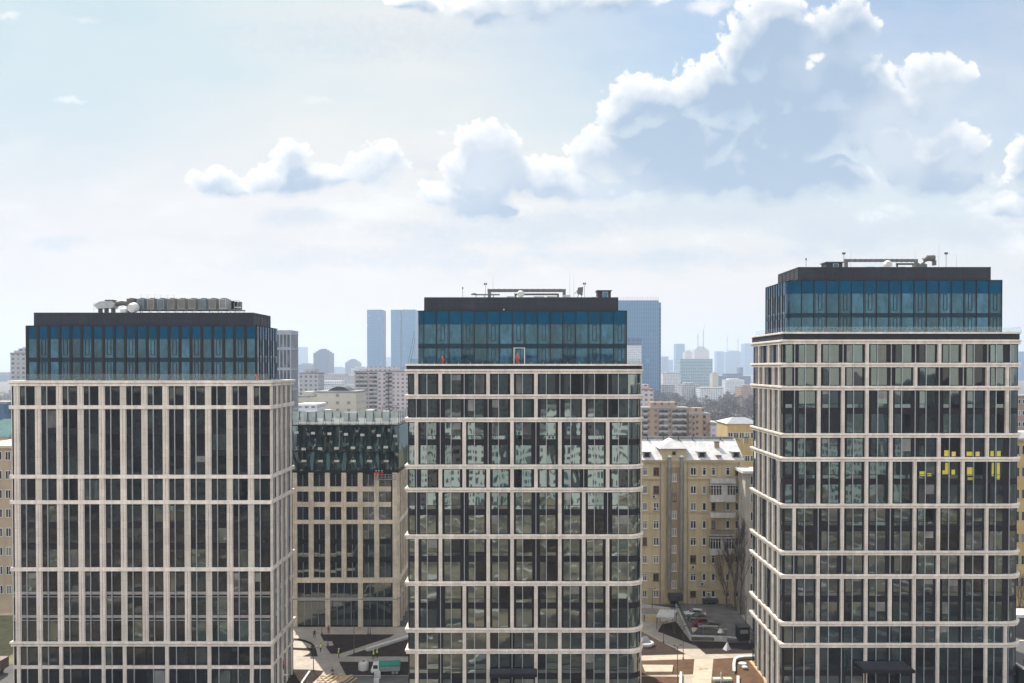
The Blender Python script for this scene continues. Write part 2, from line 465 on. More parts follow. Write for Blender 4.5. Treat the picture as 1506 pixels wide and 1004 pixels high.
def penthouse(root, x0, x1, y0, y1, zb, zt, px_rows, nb, pier, rad, front, sides, Y, glassm, vents=2, door=None):
    """set-back glazed storeys: px_rows are the photo's heights of the teal band, upper panes, floor band, lower panes"""
    z_t, z_w, z_f, z_l = [zf(p, Y) for p in px_rows]
    core = MB(); core.prism(rrect(x0, x1, y0, y1, 0, rad), zb, zt)
    core.build("penthouse_wall", M["frame"], root)
    pool = Pool()
    def run(F, L, n, vis, lo=0.0, pier=pier):
        w = (L - lo) / n
        for i in range(n):
            a0, a1 = lo + i * w, lo + (i + 1) * w
            fr, pn = MB(), MB()
            fr.fbox(F, a0 - pier / 2, a0 + pier / 2, 0.0, 0.15, zb, zt, 0)
            p = pier / 2
            fr.fbox(F, a0 + p, a1 - p, 0.01, 0.05, z_w, zt - 0.06, 1)
            fr.fbox(F, a0 + p, a1 - p, 0.01, 0.05, z_l, z_f, 2)
            for lo_, hi_ in ((z_f + 0.03, z_w - 0.04), (zb + 0.1, z_l - 0.03)):
                pn.fbox(F, a0 + p + 0.02, a1 - p - 0.02, 0.012, 0.045, lo_, hi_, 0, 0.006)
                if i % vents == 1:
                    c = a0 + 0.5 * w; vw = min(0.29, w * 0.24)
                    top = hi_ - 0.08; bot = lo_ + 0.14 * (hi_ - lo_)
                    if lo_ < z_f: bot = zb + 0.1
                    for q in (-vw, vw): fr.fbox(F, c + q - 0.05, c + q + 0.05, 0.03, 0.09, bot, top, 0)
                    fr.fbox(F, c - vw, c + vw, 0.03, 0.09, bot, bot + 0.1, 0); fr.fbox(F, c - vw, c + vw, 0.03, 0.09, top - 0.1, top, 0)
                    fr.fbox(F, c - w * 0.4, c - w * 0.4 + 0.06, 0.03, 0.07, lo_, hi_, 0); fr.fbox(F, c + w * 0.4 - 0.06, c + w * 0.4, 0.03, 0.07, lo_, hi_, 0)
            pool.put(vis * w, fr, [M["frame"], M["teal"], M["teal_dark"]], pn, [glassm])
    r = rad
    Ff = ((x0 + r[0], y0), (1, 0), (0, -1))
    run(Ff, x1 - x0 - r[0] - r[1], nb, 10)
    Fl = ((x0, y1 - r[3]), (0, -1), (-1, 0)); Fr = ((x1, y0 + r[1]), (0, 1), (1, 0))
    run(Fl, y1 - y0 - r[0] - r[3], sides, 2, 0.0, 0.12); run(Fr, y1 - y0 - r[1] - r[2], sides, 2, 0.0, 0.12)
    pool.emit(root, "penthouse_window", "pane")
    for ci, rr in enumerate(r[:2]):
        if rr:
            cx_, cy_ = (x0 + rr, y0 + rr) if ci == 0 else (x1 - rr, y0 + rr)
            a0 = 180 if ci == 0 else 270
            arc = lambda off: [(cx_ + (rr + off) * math.cos(R(a0 + 90 * k / 10)), cy_ + (rr + off) * math.sin(R(a0 + 90 * k / 10))) for k in range(11)]
            cg = MB()
            cg.strip(arc(0.005), arc(0.05), z_w, zt - 0.06, 0); cg.strip(arc(0.005), arc(0.05), z_l, z_f, 1)
            cg.strip(arc(0.005), arc(0.045), z_f + 0.03, z_w - 0.04, 2); cg.strip(arc(0.005), arc(0.045), zb + 0.1, z_l - 0.03, 2)
            cg.build("curved_corner_window", [M["teal"], M["teal_dark"], glassm], root)
    cop = MB(); loft(cop, [(rrect(x0, x1, y0, y1, 0.12, rad), zt - 0.05), (rrect(x0, x1, y0, y1, 0.12, rad), zt + 0.06)])
    cop.build("penthouse_coping", M["frame"], root)

def roof_screen(root, x0, x1, y0, y1, z0, z1, louvre_left=False):
    mb = MB()
    mb.prism(rrect(x0, x1, y0, y1), z0, z1 - 0.25)
    mb.prism(rrect(x0, x1, y0, y1, 0.07), z1 - 0.25, z1)
    hh = z1 - z0
    for k in (0.36, 0.66):
        mb.fbox(((x0, y0), (1, 0), (0, -1)), 0, x1 - x0, -0.01, 0.04, z0 + hh * k, z0 + hh * k + 0.1)
    n = max(3, int((x1 - x0) / 4.2))
    for i in range(1, n):
        a = (x1 - x0) * i / n
        mb.fbox(((x0, y0), (1, 0), (0, -1)), a - 0.03, a + 0.03, -0.01, 0.03, z0, z1 - 0.25)
    for F in (((x0, y1), (0, -1), (-1, 0)), ((x1, y0), (0, 1), (1, 0))):
        k = 0
        while k * 0.28 < hh - 0.5:
            mb.fbox(F, 0.05, y1 - y0 - 0.05, -0.01, 0.06, z0 + 0.06 + k * 0.28, z0 + 0.16 + k * 0.28, 1); k += 1
        for i in range(6):
            a = (y1 - y0) * i / 5
            mb.fbox(F, max(0, a - 0.05), min(y1 - y0, a + 0.05), -0.01, 0.10, z0, z1 - 0.26)
    mb.build("roof_screen", [M["screen"], M["dull"]], root)
    rf = MB(); rf.prism(rrect(x0, x1, y0, y1, -0.05), z1 - 0.02, z1 + 0.015)
    rf.build("roof", M["roofing"], root)

def balustrade(root, x0, x1, y0, y1, z, h):
    mb = MB()
    for F, L in ((((x0, y0), (1, 0), (0, -1)), x1 - x0), (((x1, y0), (0, 1), (1, 0)), y1 - y0), (((x0, y1), (0, -1), (-1, 0)), y1 - y0)):
        n = int(L / 1.9)
        for i in range(n):
            mb.fbox(F, L * i / n + 0.03, L * (i + 1) / n - 0.03, 0.0, 0.025, z + 0.05, z + h, 0)
            mb.fbox(F, L * i / n - 0.025, L * i / n + 0.025, -0.02, 0.05, z, z + 0.28, 1)
    mb.build("balustrade", [M["balustrade"], M["galv"]], root)

def ledges(root, zs, x0, x1, y0, y1, rad, big=0.42, thick=0.70, mat="ledge", split=True):
    for z in zs:
        t = thick
        mb = MB(); o = lambda d: rrect(x0, x1, y0, y1, d, rad)
        if split: loft(mb, [(o(big - 0.06), z - t / 2), (o(big - 0.06), z - 0.07), (o(big - 0.16), z - 0.04), (o(big - 0.16), z + 0.02), (o(big + 0.08), z + 0.05), (o(big + 0.08), z + t / 2 - 0.03), (o(big + 0.04), z + t / 2)])
        else: loft(mb, [(o(big), z - t / 2), (o(big), z + t / 2 - 0.03), (o(big - 0.03), z + t / 2)])
        mb.build("ledge", M[mat], root)

def corner_windows(root, x0, x1, y0, y1, rad, tiers, gm):
    for z0, z1, ns in tiers:
        for ci in (0, 1):
            rr = rad[ci]
            if not rr: continue
            cx_ = x0 + rr if ci == 0 else x1 - rr
            a0 = 180 if ci == 0 else 270
            arc = lambda off: [(cx_ + (rr + off) * math.cos(R(a0 + 90 * k / 10)), y0 + rr + (rr + off) * math.sin(R(a0 + 90 * k / 10))) for k in range(11)]
            mb = MB(); h = (z1 - z0) / ns
            for k in range(ns):
                lo = z0 + k * h + (0.62 if k else 0.12); hi = z0 + (k + 1) * h - (0.32 if k < ns - 1 else 0.14)
                mb.strip(arc(0.004), arc(0.05), lo, hi, 0)
                mb.strip(arc(0.004), arc(0.09), hi, hi + 0.1, 1)
            for k in (0, 5):
                a = R(a0 + 90 * k / 10); q = (cx_ + rr * math.cos(a), y0 + rr + rr * math.sin(a)); nn = (math.cos(a), math.sin(a))
                mb.fbox((q, (-nn[1], nn[0]), nn), -0.04, 0.04, 0.0, 0.2 if k == 0 else 0.09, z0, z1, 2 if k == 0 else 1)
            mb.build("curved_corner_window", [gm, M["frame"], M["fin"]], root)

# ---- middle and right-hand tower -------------------------------------------------
def wide_tower(label, x0, x1, depth, rad, led_px, ns_list, bounds, pil, side_bounds, side_pil, gm, top_strip, ph, screen, sides_vis, yellow=None):
    root = thing("office_tower", label, "office tower", ((x0 + x1) / 2, 136 + depth / 2, 0), 0, "three stone-framed office towers")
    y0, y1 = 136.0, 136.0 + depth
    lz = [zf(p) for p in led_px]
    zt = lz[0]
    core = MB(); core.prism(rrect(x0, x1, y0, y1, 0, rad), 0.0, zt - 0.1)
    core.build("facade_wall", M["charcoal"], root)
    ledges(root, lz, x0, x1, y0, y1, rad)
    if top_strip:
        zs = zf(top_strip); up = MB()
        o = lambda d: rrect(x0, x1, y0, y1, d, rad)
        up.prism(o(0.22), zt + 0.33, zs - 0.12); up.build("parapet", M["charcoal"], root)
        cp_ = MB(); loft(cp_, [(o(0.40), zs - 0.12), (o(0.40), zs + 0.12), (o(0.36), zs + 0.15)]); cp_.build("parapet_coping", M["ledge"], root)
        terr = zs + 0.15
    else: terr = zt + 0.35
    tiers = []
    for i in range(len(lz)):
        hi = lz[i] - 0.34; lo = lz[i + 1] + 0.34 if i + 1 < len(lz) else 0.0
        tiers.append((lo, hi, ns_list[i]))
    wp, pp = Pool(), Pool()
    xb = [xf(b) for b in bounds]
    Ff = ((0, y0), (1, 0), (0, -1))
    xs, xe = x0 + rad[0] + 0.05, x1 - rad[1] - 0.05
    mats = [M["frame"], M["fin"], M["charcoal"]]; gms = [gm, M["glass_dim"], M["glass_green"], M["glass_room"], M["glass_blind"]]
    for ti, (lo, hi, ns) in enumerate(tiers):
        edges = ([xs] if xb[0] - xs > 0.5 else []) + xb + ([xe] if xe - xb[-1] > 0.5 else [])
        grd = ti >= len(tiers) - 2
        for a, b in zip(edges, edges[1:]):
            part = (b - a) < 3.0
            bi = min(range(len(xb)), key=lambda q: abs(xb[q] - a))
            fin = abs(xb[bi] - a) < 0.01 and bi not in pil[ti]
            fr, pn = bay_wide(Ff, a, b, lo, hi, ns, fin, 1 if part else 0, grd)
            wp.put((b - a) * (hi - lo), fr, mats, pn, gms)
        for i in pil[ti]:
            pp.put(hi - lo, pilaster(Ff, xb[i], lo - 0.3, hi + 0.3, 0.58, 0.34), [M["stone"]])
        for F, yy, vis, sb in ((((x0, 0), (0, 1), (-1, 0)), "l", sides_vis[0], side_bounds), (((x1, 0), (0, 1), (1, 0)), "r", sides_vis[1], side_bounds)):
            ed = [y0 + (rad[0] if yy == "l" else rad[1]) + 0.05] + [b for b in sb if b > y0 + 2.6 or not rad[1 if yy == "r" else 0]] + [y1 - (rad[2] if yy == "r" else rad[3]) - 0.05]
            for a, b in zip(ed, ed[1:]):
                if b - a < 0.5: continue
                fr, pn = bay_wide(F, a, b, lo, hi, ns, False, 1 if b - a < 1.8 else 0, grd)
                wp.put((b - a) * (hi - lo) * vis, fr, mats, pn, gms)
            for k, b in enumerate(ed[1:-1]):
                if (k, ti) not in side_pil:
                    pp.put((hi - lo) * vis, pilaster(F, b, lo - 0.3, hi + 0.3, 0.5, 0.34), [M["stone"]])
    wp.emit(root, "window", "pane"); pp.emit(root, "pilaster")
    corner_windows(root, x0, x1, y0, y1, rad, tiers, gm)
    penthouse(root, *ph[:2], ph[2], ph[3], terr - 0.4, zf(ph[4], ph[2]), ph[5], ph[6], ph[7], ph[8], None, ph[9], ph[2], M["glass_p"])
    balustrade(root, x0 + 0.3, x1 - 0.3, y0 + 0.25, y1 - 0.5, terr, 0.85)
    roof_screen(root, *screen)
    return root, terr

# middle tower
CXB = [612.7 + 35.1 * i for i in range(10)]
led_c = [546, 583, 617, 686, 720, 788.5, 857.5, 926, 957]
pil_c = [[0, 1, 3, 4, 5], [4, 5, 7], [0, 2, 4, 6, 7, 8], [1, 2, 3, 4, 5, 6, 8], [1, 3, 4, 6, 7], [0, 1, 3, 4, 6, 7, 8], [0, 2, 3, 4, 5, 6, 7, 8], [0, 2, 3, 5, 6, 7, 8], [0, 2, 3, 5, 6, 7, 8]]
mx0, mx1 = xf(600.3), xf(944.2)
mid_tower, mid_terr = wide_tower(
    "office tower with curved ledges, rippled window reflections and two workers in red on its terrace", mx0, mx1, 18.0, (0, 2.2, 2.2, 0), led_c, [1, 1, 2, 1, 2, 2, 2, 1, 2], CXB, pil_c,
    [139.4, 142.8, 146.2, 149.6], {(0, 1), (2, 3), (3, 5)}, M["glass_c"], 536.5,
    (xf(614.5, 139), xf(920.4, 139), 139.0, 152.0, 457, (457, 476.5, 505.5, 512), 16, 0.13, (1.0, 0, 0, 0), 6),
    (xf(625, 140.5), xf(908, 140.5), 140.5, 151.0, zf(457, 139) - 0.5, zf(437, 140.5)), (0.2, 0.2))
# right-hand tower
RXB = [1167.4, 1203.0, 1238.3, 1273.5, 1309.0, 1344.5, 1379.5, 1414.8, 1450.3, 1479.0]
led_r = [502.5, 536.5, 570.5, 640, 675, 743.5, 812.5, 847, 916.5, 948]
pil_r = [[1, 3, 6, 7], [1, 2, 3, 5, 8, 9], [1, 2, 3, 4, 7, 8, 9], [1, 2, 3, 4, 6, 7, 8], [1, 2, 3, 4, 5, 6, 7], [0, 2, 3, 5, 6, 7, 8], [1, 3, 5, 6, 7, 8], [0, 1, 2, 3, 4, 5, 6, 8], [1, 3, 5, 6, 8, 9], [1, 3, 5, 6, 8, 9]]
rx0, rx1 = xf(1152.2), xf(1504.3)
right_tower, right_terr = wide_tower(
    "tall office tower with yellow boards behind its upper windows and visible sunlit side", rx0, rx1, 18.0, (0, 2.2, 2.2, 0), led_r, [1, 1, 2, 1, 2, 2, 1, 2, 1, 2], RXB, pil_r,
    [137.6, 140.6, 143.5, 146.4, 149.4], {(1, 0), (3, 0), (2, 1), (1, 4), (3, 5), (2, 7)}, M["glass_r"], 489.5,
    (xf(1159.2, 139), xf(1470.5, 139), 139.0, 152.0, 412, (412, 431, 460.5, 466.5), 16, 0.13, (2.0, 0, 0, 0), 8),
    (xf(1173, 140.5), xf(1454, 140.5), 140.5, 151.5, zf(412, 139) - 0.5, zf(392.5, 140.5)), (0.6, 0.2))

# yellow boards behind the right tower's upper windows
Ff = ((0, 136.0), (1, 0), (0, -1))
def boards(px0, px1, py0, py1, m="yellow"):
    mb = MB(); mb.fbox(Ff, xf(px0), xf(px1), 0.075, 0.092, zf(py1), zf(py0))
    mb.build("board", M[m], right_tower)
for q in ((1388, 1396, 662, 671), (1399, 1405, 664, 671, "orange_board"), (1421, 1431, 664, 670), (1434, 1440, 664, 671, "orange_board"), (1456, 1461, 663, 671), (1465.5, 1471, 663, 671),
          (1352, 1360, 693, 699.5), (1363.5, 1369.5, 695.5, 700), (1389.5, 1396, 680, 697), (1385.5, 1389.3, 691.5, 697), (1399, 1404, 690.5, 697.5), (1421, 1430, 687, 699), (1422.5, 1431, 702, 705.5), (1458, 1461, 680, 700), (1465.5, 1470, 680, 705)):
    boards(*q)

# ---- left-hand tower --------------------------------------------------------------
def narrow_tower():
    x0, x1 = xf(19.0), xf(397.0); y0, y1 = 136.0, 149.0
    root = thing("office_tower", "broad office tower with wide stone piers and a row of cooling units on its roof", "office tower", ((x0 + x1) / 2, 143, 0), 0, "three stone-framed office towers")
    led = [563.5, 598.5, 700.5, 738, 836.5, 946.0]
    lz = [zf(p) for p in led]
    core = MB(); core.prism(rrect(x0, x1, y0, y1), 0.0, lz[0] - 0.1); core.build("facade_wall", M["charcoal"], root)
    ledges(root, lz[:1], x0, x1, y0, y1, (0, 0, 0, 0), 0.42, 0.85)
    ledges(root, lz[1:5], x0, x1, y0, y1, (0, 0, 0, 0), 0.36, 0.58, split=False)
    ledges(root, lz[5:], x0, x1, y0, y1, (0, 0, 0, 0), 0.42, 0.75)
    zmid = zf(980.5); md = MB(); md.prism(rrect(x0, x1, y0, y1, 0.12), zmid - 0.28, zmid + 0.28); md.build("ledge", M["ledge"], root)
    hts = [0.42] + [0.29] * 4 + [0.375]
    tiers = [(lz[i + 1] + hts[i + 1], lz[i] - hts[i], n) for i, n in enumerate((1, 3, 1, 3, 3))] + [(zmid + 0.28, lz[5] - 0.375, 1), (0.0, zmid - 0.28, 1)]
    xb = [xf(26.3 + 31.2 * i) for i in range(12)]
    wp, pp = Pool(), Pool()
    Ff = ((0, y0), (1, 0), (0, -1)); Fr = ((x1, 0), (0, 1), (1, 0)); Fl = ((x0, 0), (0, 1), (-1, 0))
    mats = [M["frame"], M["fin"], M["sill"], M["charcoal"]]
    flat = {0: {1, 5, 9}, 1: {3, 6, 10}, 2: {1, 9, 10}, 3: {6, 8, 11}, 4: {5, 9}}
    for ti, (lo, hi, ns) in enumerate(tiers):
        W = 1.0 if ti < 5 else 0.62
        use = list(range(12)) if ti < 5 else [0, 1, 2, 4, 5, 7, 9, 11]
        cuts = [x0 + 0.02] + [v for i in use for v in (xb[i] - W / 2, xb[i] + W / 2)] + [x1 - 0.03]
        for a, b in zip(cuts[0::2], cuts[1::2]):
            if b - a < 0.2: continue
            if b - a > 3.5:
                m_ = (a + b) / 2
                spans = [(a, m_), (m_, b)]
            else: spans = [(a, b)]
            for c, d in spans:
                fr, pn = bay_narrow(Ff, c, d, lo, hi, ns, "sill" if ti == 4 else "dark")
                wp.put((d - c) * (hi - lo), fr, mats, pn, [M["glass_l"], M["glass_dim"], M["glass_green"], M["glass_room"], M["glass_blind"]])
        for i in use:
            fl = i in flat.get(ti, ())
            pp.put(hi - lo, pilaster(Ff, xb[i], lo - 0.25, hi + 0.25, W * (0.98 if fl else 1), 0.16 if fl else 0.26, 0 if fl else 2), [M["stone_flat"] if fl else M["stone"]])
        for F, vis in ((Fr, 0.6), (Fl, 0.1)):
            yb = [136.45, 139.4, 142.0, 144.6, 147.6]
            c2 = [v for y in yb for v in (y - 0.4, y + 0.4)][1:] + [y1 - 0.03]
            for a, b in zip(c2[0::2], c2[1::2]):
                fr, pn = bay_narrow(F, a, b, lo, hi, ns, "sill" if ti == 4 else "dark")
                wp.put((b - a) * (hi - lo) * vis, fr, mats, pn, [M["glass_l"], M["glass_dim"], M["glass_green"], M["glass_room"], M["glass_blind"]])
            for y in yb: pp.put((hi - lo) * vis, pilaster(F, y, lo - 0.25, hi + 0.25, 0.8, 0.26, 1), [M["stone"]])
    wp.emit(root, "window", "pane"); pp.emit(root, "pilaster")
    terr = lz[0] + 0.425
    penthouse(root, xf(42, 139), xf(378, 139), 139.0, 150.6, terr - 0.3, zf(479, 139), (479, 498, 526, 532), 21, 0.42, (0, 0, 0, 0), None, 8, 139.0, M["glass_p"])
    balustrade(root, x0 + 0.2, x1 - 0.2, y0 + 0.15, y1 - 0.2, terr, 1.05)
    roof_screen(root, xf(52.5, 140.3), xf(373.5, 140.3), 140.3, 149.6, zf(479, 139) - 0.5, zf(459.5, 140.3))
    return root, terr
left_tower, left_terr = narrow_tower()

# entrance canopies
def canopy(root, px0, px1, pytop, pyb, Yf, lab=None):
    a, b = xf(px0, Yf, 990), xf(px1, Yf, 990); z = zf(pyb, Yf)
    mb = MB(); mb.prism([(a, Yf), (b, Yf), (b, 135.6), (a, 135.6)], z, z + 0.45)
    mb.prism([(a + 0.2, Yf + 0.2), (b - 0.2, Yf + 0.2), (b - 0.2, 135.6), (a + 0.2, 135.6)], z + 0.45, z + 0.5, 1)
    for x in (a + 0.4, b - 0.4): mb.box(x - 0.09, x + 0.09, Yf + 0.3, Yf + 0.48, 0, z + 0.02)
    mb.build("entrance_canopy", [M["frame"], M["screen"]], root)
canopy(right_tower, 1270, 1346, 978, 990, 131.5)
canopy(mid_tower, 720, 790, 986, 996, 133.0)
# ------------------------------------------------------------------ glass-crowned office behind the plaza
def crowned_office():
    Y = 175.0; yb = Y + 20
    X = lambda px: P(px, 800, Y).x
    Z = lambda py: P(CX, py, Y).z
    x0, x1 = X(428), X(584)
    root = thing("glass_crowned_office", "lower stone office with a dark faceted glass crown behind the plaza", "office building", ((x0 + x1) / 2, Y + 10, 0))
    w = MB(); w.prism([(x0, Y), (x1, Y), (x1, yb), (x0, yb)], 0, Z(693)); w.build("facade_wall", M["charcoal"], root)
    F = ((0, Y), (1, 0), (0, -1)); Fr = ((x1, 0), (0, 1), (1, 0))
    pc = [434 + 24.08 * i for i in range(6)]            # pier centres in the photograph: 434 ... 554
    piers = [X(p) for p in pc]
    pw = 1.0
    tiers = [(Z(767) + 0.4, Z(696), 3), (Z(852.5) + 0.5, Z(767) - 0.4, 3), (Z(878), Z(852.5) - 0.5, 1), (0.3, Z(883), 1)]
    wp, pp = Pool(), Pool()
    lz = [Z(767), Z(852.5)]
    for z, t in zip(lz, (0.4, 0.5)):
        lb = MB(); lb.prism(rrect(x0, x1, Y, yb, 0.45), z - t, z + t); lb.build("ledge", M["stone_warm"], root)
    lb = MB(); lb.prism(rrect(x0, x1, Y, yb, 0.2), Z(883), Z(878)); lb.build("ledge", M["fin"], root)
    for ti, (lo, hi, ns) in enumerate(tiers):
        use = list(range(6)) if ti < 2 else [0, 2, 4]
        ed = [(piers[i] + pw / 2, (piers[use[k + 1]] if k + 1 < len(use) else X(579)) - pw / 2) for k, i in enumerate(use)]
        for a, b in ed:
            fr, pn = MB(), MB()
            h = (hi - lo) / ns
            nm = 2 if b - a < 4 else 4
            for k in range(ns):
                l_, h_ = lo + k * h + (0.55 if k else 0.08), lo + (k + 1) * h - (0.55 if k < ns - 1 else 0.15)
                for q in range(nm):
                    c, d = a + (b - a) * q / nm, a + (b - a) * (q + 1) / nm
                    pn.fbox(F, c + 0.07, d - 0.05, 0.02, 0.05, l_, h_, 0, 0.008)
                    if q: fr.fbox(F, c - 0.04, c + 0.04, 0.0, 0.2, l_, h_, 1)
                jambs(fr, F, a + 0.06, b - 0.05, l_, h_, 0.05)
                if k: fr.fbox(F, a, b, 0.02, 0.2 if ti == 0 else 0.08, lo + k * h - 0.5, lo + k * h + 0.5, 2 if ti == 0 else 0)
            wp.put((b - a) * (hi - lo), fr, [M["frame"], M["fin"], M["stone_warm"]], pn, [M["glass_r"]])
        for i in use:
            pp.put(hi - lo, pilaster(F, piers[i], lo - 0.2, hi + 0.2, pw, 0.4, 2), [M["stone_warm"]])
        pp.put(hi - lo, pilaster(F, X(581), lo - 0.2, hi + 0.2, 0.9, 0.4, 0), [M["stone_warm"]])
        for k in range(6):
            y = Y + 0.5 + 3.6 * k
            pp.put((hi - lo) * 0.3, pilaster(Fr, y, lo - 0.2, hi + 0.2, 1.0, 0.4, 1), [M["stone_warm"]])
            if k < 5:
                fr, pn = MB(), MB(); jambs(fr, Fr, y + 0.7, y + 2.9, lo + 0.2, hi - 0.2); pn.fbox(Fr, y + 0.7, y + 2.9, 0.02, 0.05, lo + 0.2, hi - 0.2)
                wp.put((hi - lo) * 0.3, fr, [M["frame"]], pn, [M["glass_r"]])
    wp.emit(root, "window", "pane"); pp.emit(root, "pilaster")
    # crown: tall dark panes folded in and out, split by two floor lines, with a clear balustrade above
    cx0, cx1 = X(430), X(586.5)
    zb, z1, zt, ztt = Z(693), Z(664), Z(625), Z(604)
    band = MB(); band.prism(rrect(cx0, cx1, Y - 0.3, yb, 0.05), zb - 0.25, zb + 0.2); band.prism(rrect(cx0, cx1, Y - 0.3, yb, 0.1), zt - 0.12, zt + 0.12)
    band.build("crown_band", M["frame"], root)
    core = MB(); core.prism(rrect(cx0 + 1.2, cx1 - 1.2, Y + 1.2, yb), zb, zt); core.build("crown_wall", M["frame"], root)
    n = 26; st = (cx1 - cx0) / n
    facets = []
    for side in (0, 1):
        L = cx1 - cx0 if side == 0 else 20.0
        m_ = n if side == 0 else 14
        s_ = L / m_
        for i in range(m_):
            for lo, hi, flip in ((zb + 0.2, z1 - 0.02, 0), (z1 + 0.02, zt - 0.12, 1)):
                t = lambda a, d, z: (cx0 + a, Y - 0.3 + d, z) if side == 0 else (cx1 - d, Y - 0.3 + a, z)
                db = lambda j: (0.0, 0.75)[(j + flip) % 2]
                dt = lambda j: (1.1, 0.2, 0.8, 0.05)[(j + 2 * flip) % 4]
                at = lambda j: min(max((j + 0.5) * s_ if 0 < j < m_ - 1 else j * s_ * m_ / max(1, m_), 0), L) if j < m_ else L
                q = [t(i * s_, db(i), lo), t((i + 1) * s_, db(i + 1), lo), t(at(i + 1) if i + 1 < m_ else L, dt(i + 1), hi), t(at(i), dt(i), hi)]
                mb = MB()
                bk = [(x + (0 if side == 0 else -0.04), y + (0.04 if side == 0 else 0), z) for x, y, z in q]
                mb.add(q + bk, [(0, 1, 3), (1, 2, 3), (4, 7, 5), (5, 7, 6), (0, 4, 5, 1), (1, 5, 6, 2), (2, 6, 7, 3), (3, 7, 4, 0)])
                facets.append(mb)
    for mb in facets[:100]: mb.build("crown_pane", M["glass_crown"], root)
    bars = MB()
    F = ((cx0, Y - 0.3), (1, 0), (0, -1))
    for i in range(n // 2 + 1): bars.fbox(F, 2 * i * st - 0.03, 2 * i * st + 0.03, -0.02, 0.03, zb + 0.2, zt - 0.12)
    bars.fbox(F, 0, cx1 - cx0, -0.03, 0.03, z1 - 0.06, z1 + 0.06)
    # small pale vent boxes behind the folds
    bars.build("crown_mullion", M["frame"], root)
    lv = MB()
    for i in range(n):
        if i % 4 == 1: lv.fbox(F, i * st - 0.2, i * st + 0.6, 0.02, 0.12, zt - 1.7 - 0.03 * i, zt - 1.2 - 0.03 * i)
        if i % 4 == 3: lv.fbox(F, i * st - 0.5, i * st + 0.4, 0.02, 0.12, z1 + 0.25 + 0.02 * i, z1 + 0.75 + 0.02 * i); lv.fbox(F, i * st - 0.5, i * st + 0.5, 0.02, 0.12, z1 - 2.1, z1 - 1.65)
    lv.build("vent_box", M["offwhite"], root)
    bl = MB()
    for side in (0, 1):
        m_ = n // 2 if side == 0 else 7
        L = cx1 - cx0 if side == 0 else 19.0
        for i in range(m_):
            FF = F if side == 0 else ((cx1, Y - 0.3), (0, 1), (1, 0))
            bl.fbox(FF, L * i / m_ + 0.1, L * (i + 1) / m_ - 0.1, -0.02, 0.02, zt + 0.15, ztt, 0)
            for d in (-0.25, 0.0, 0.25): 
                bl.tube([Vector((FF[0][0] + FF[1][0] * (L * i / m_ + d), FF[0][1] + FF[1][1] * (L * i / m_ + d), zt)) + Vector((FF[2][0], FF[2][1], 0)) * 0.03, Vector((FF[0][0] + FF[1][0] * (L * i / m_), FF[0][1] + FF[1][1] * (L * i / m_), ztt)) + Vector((FF[2][0], FF[2][1], 0)) * 0.03], 0.035, 4, 1)
    bl.build("balustrade", [M["frosted"], M["frame"]], root)
    rf = MB(); rf.prism(rrect(cx0 + 0.5, cx1 - 0.5, Y + 0.4, yb - 0.3), zt + 0.14, zt + 0.3); rf.build("roof", M["roofing"], root)
    for px0, px1, h, y_ in ((436, 452, 2.0, Y + 6), (462, 470, 2.2, Y + 9), (494, 512, 1.7, Y + 8), (528, 538, 2.2, Y + 8), (552, 560, 1.9, Y + 9)):
        u = MB(); a, b = X(px0), X(px1)
        u.box(a, b, y_, y_ + 3, zt + 0.3, zt + 0.3 + h); u.box(a - 0.1, b + 0.1, y_ - 0.1, y_ + 3.1, zt + 0.3 + h, zt + 0.45 + h)
        u.build("plant_room", M["galv"], root)
    rail = MB()
    for px in (561, 566, 571, 576, 581): rail.tube([(X(px), Y + 2, zt + 0.3), (X(px), Y + 2, Z(597))], 0.05, 5)
    for zz in (Z(597), Z(599.5)): rail.tube([(X(560), Y + 2, zz), (X(586), Y + 2, zz)], 0.05, 5)
    rail.build("roof_railing", M["dark_metal"], root)
    return root, Y, X, Z
M["frosted"] = plain("milky_balustrade_glass", (0.50, 0.58, 0.56), 0.1, 0.2, 0.4); M["frosted"].node_tree.nodes["Principled BSDF"].inputs["Alpha"].default_value = 0.5
M["glass_crown"] = glass("glass_crown_dark", (0.006, 0.018, 0.022), 2.6, wave=0.15, var=0.4, tint=(0.8, 1, 1))
crown_office, CRY, CRX, CRZ = crowned_office()

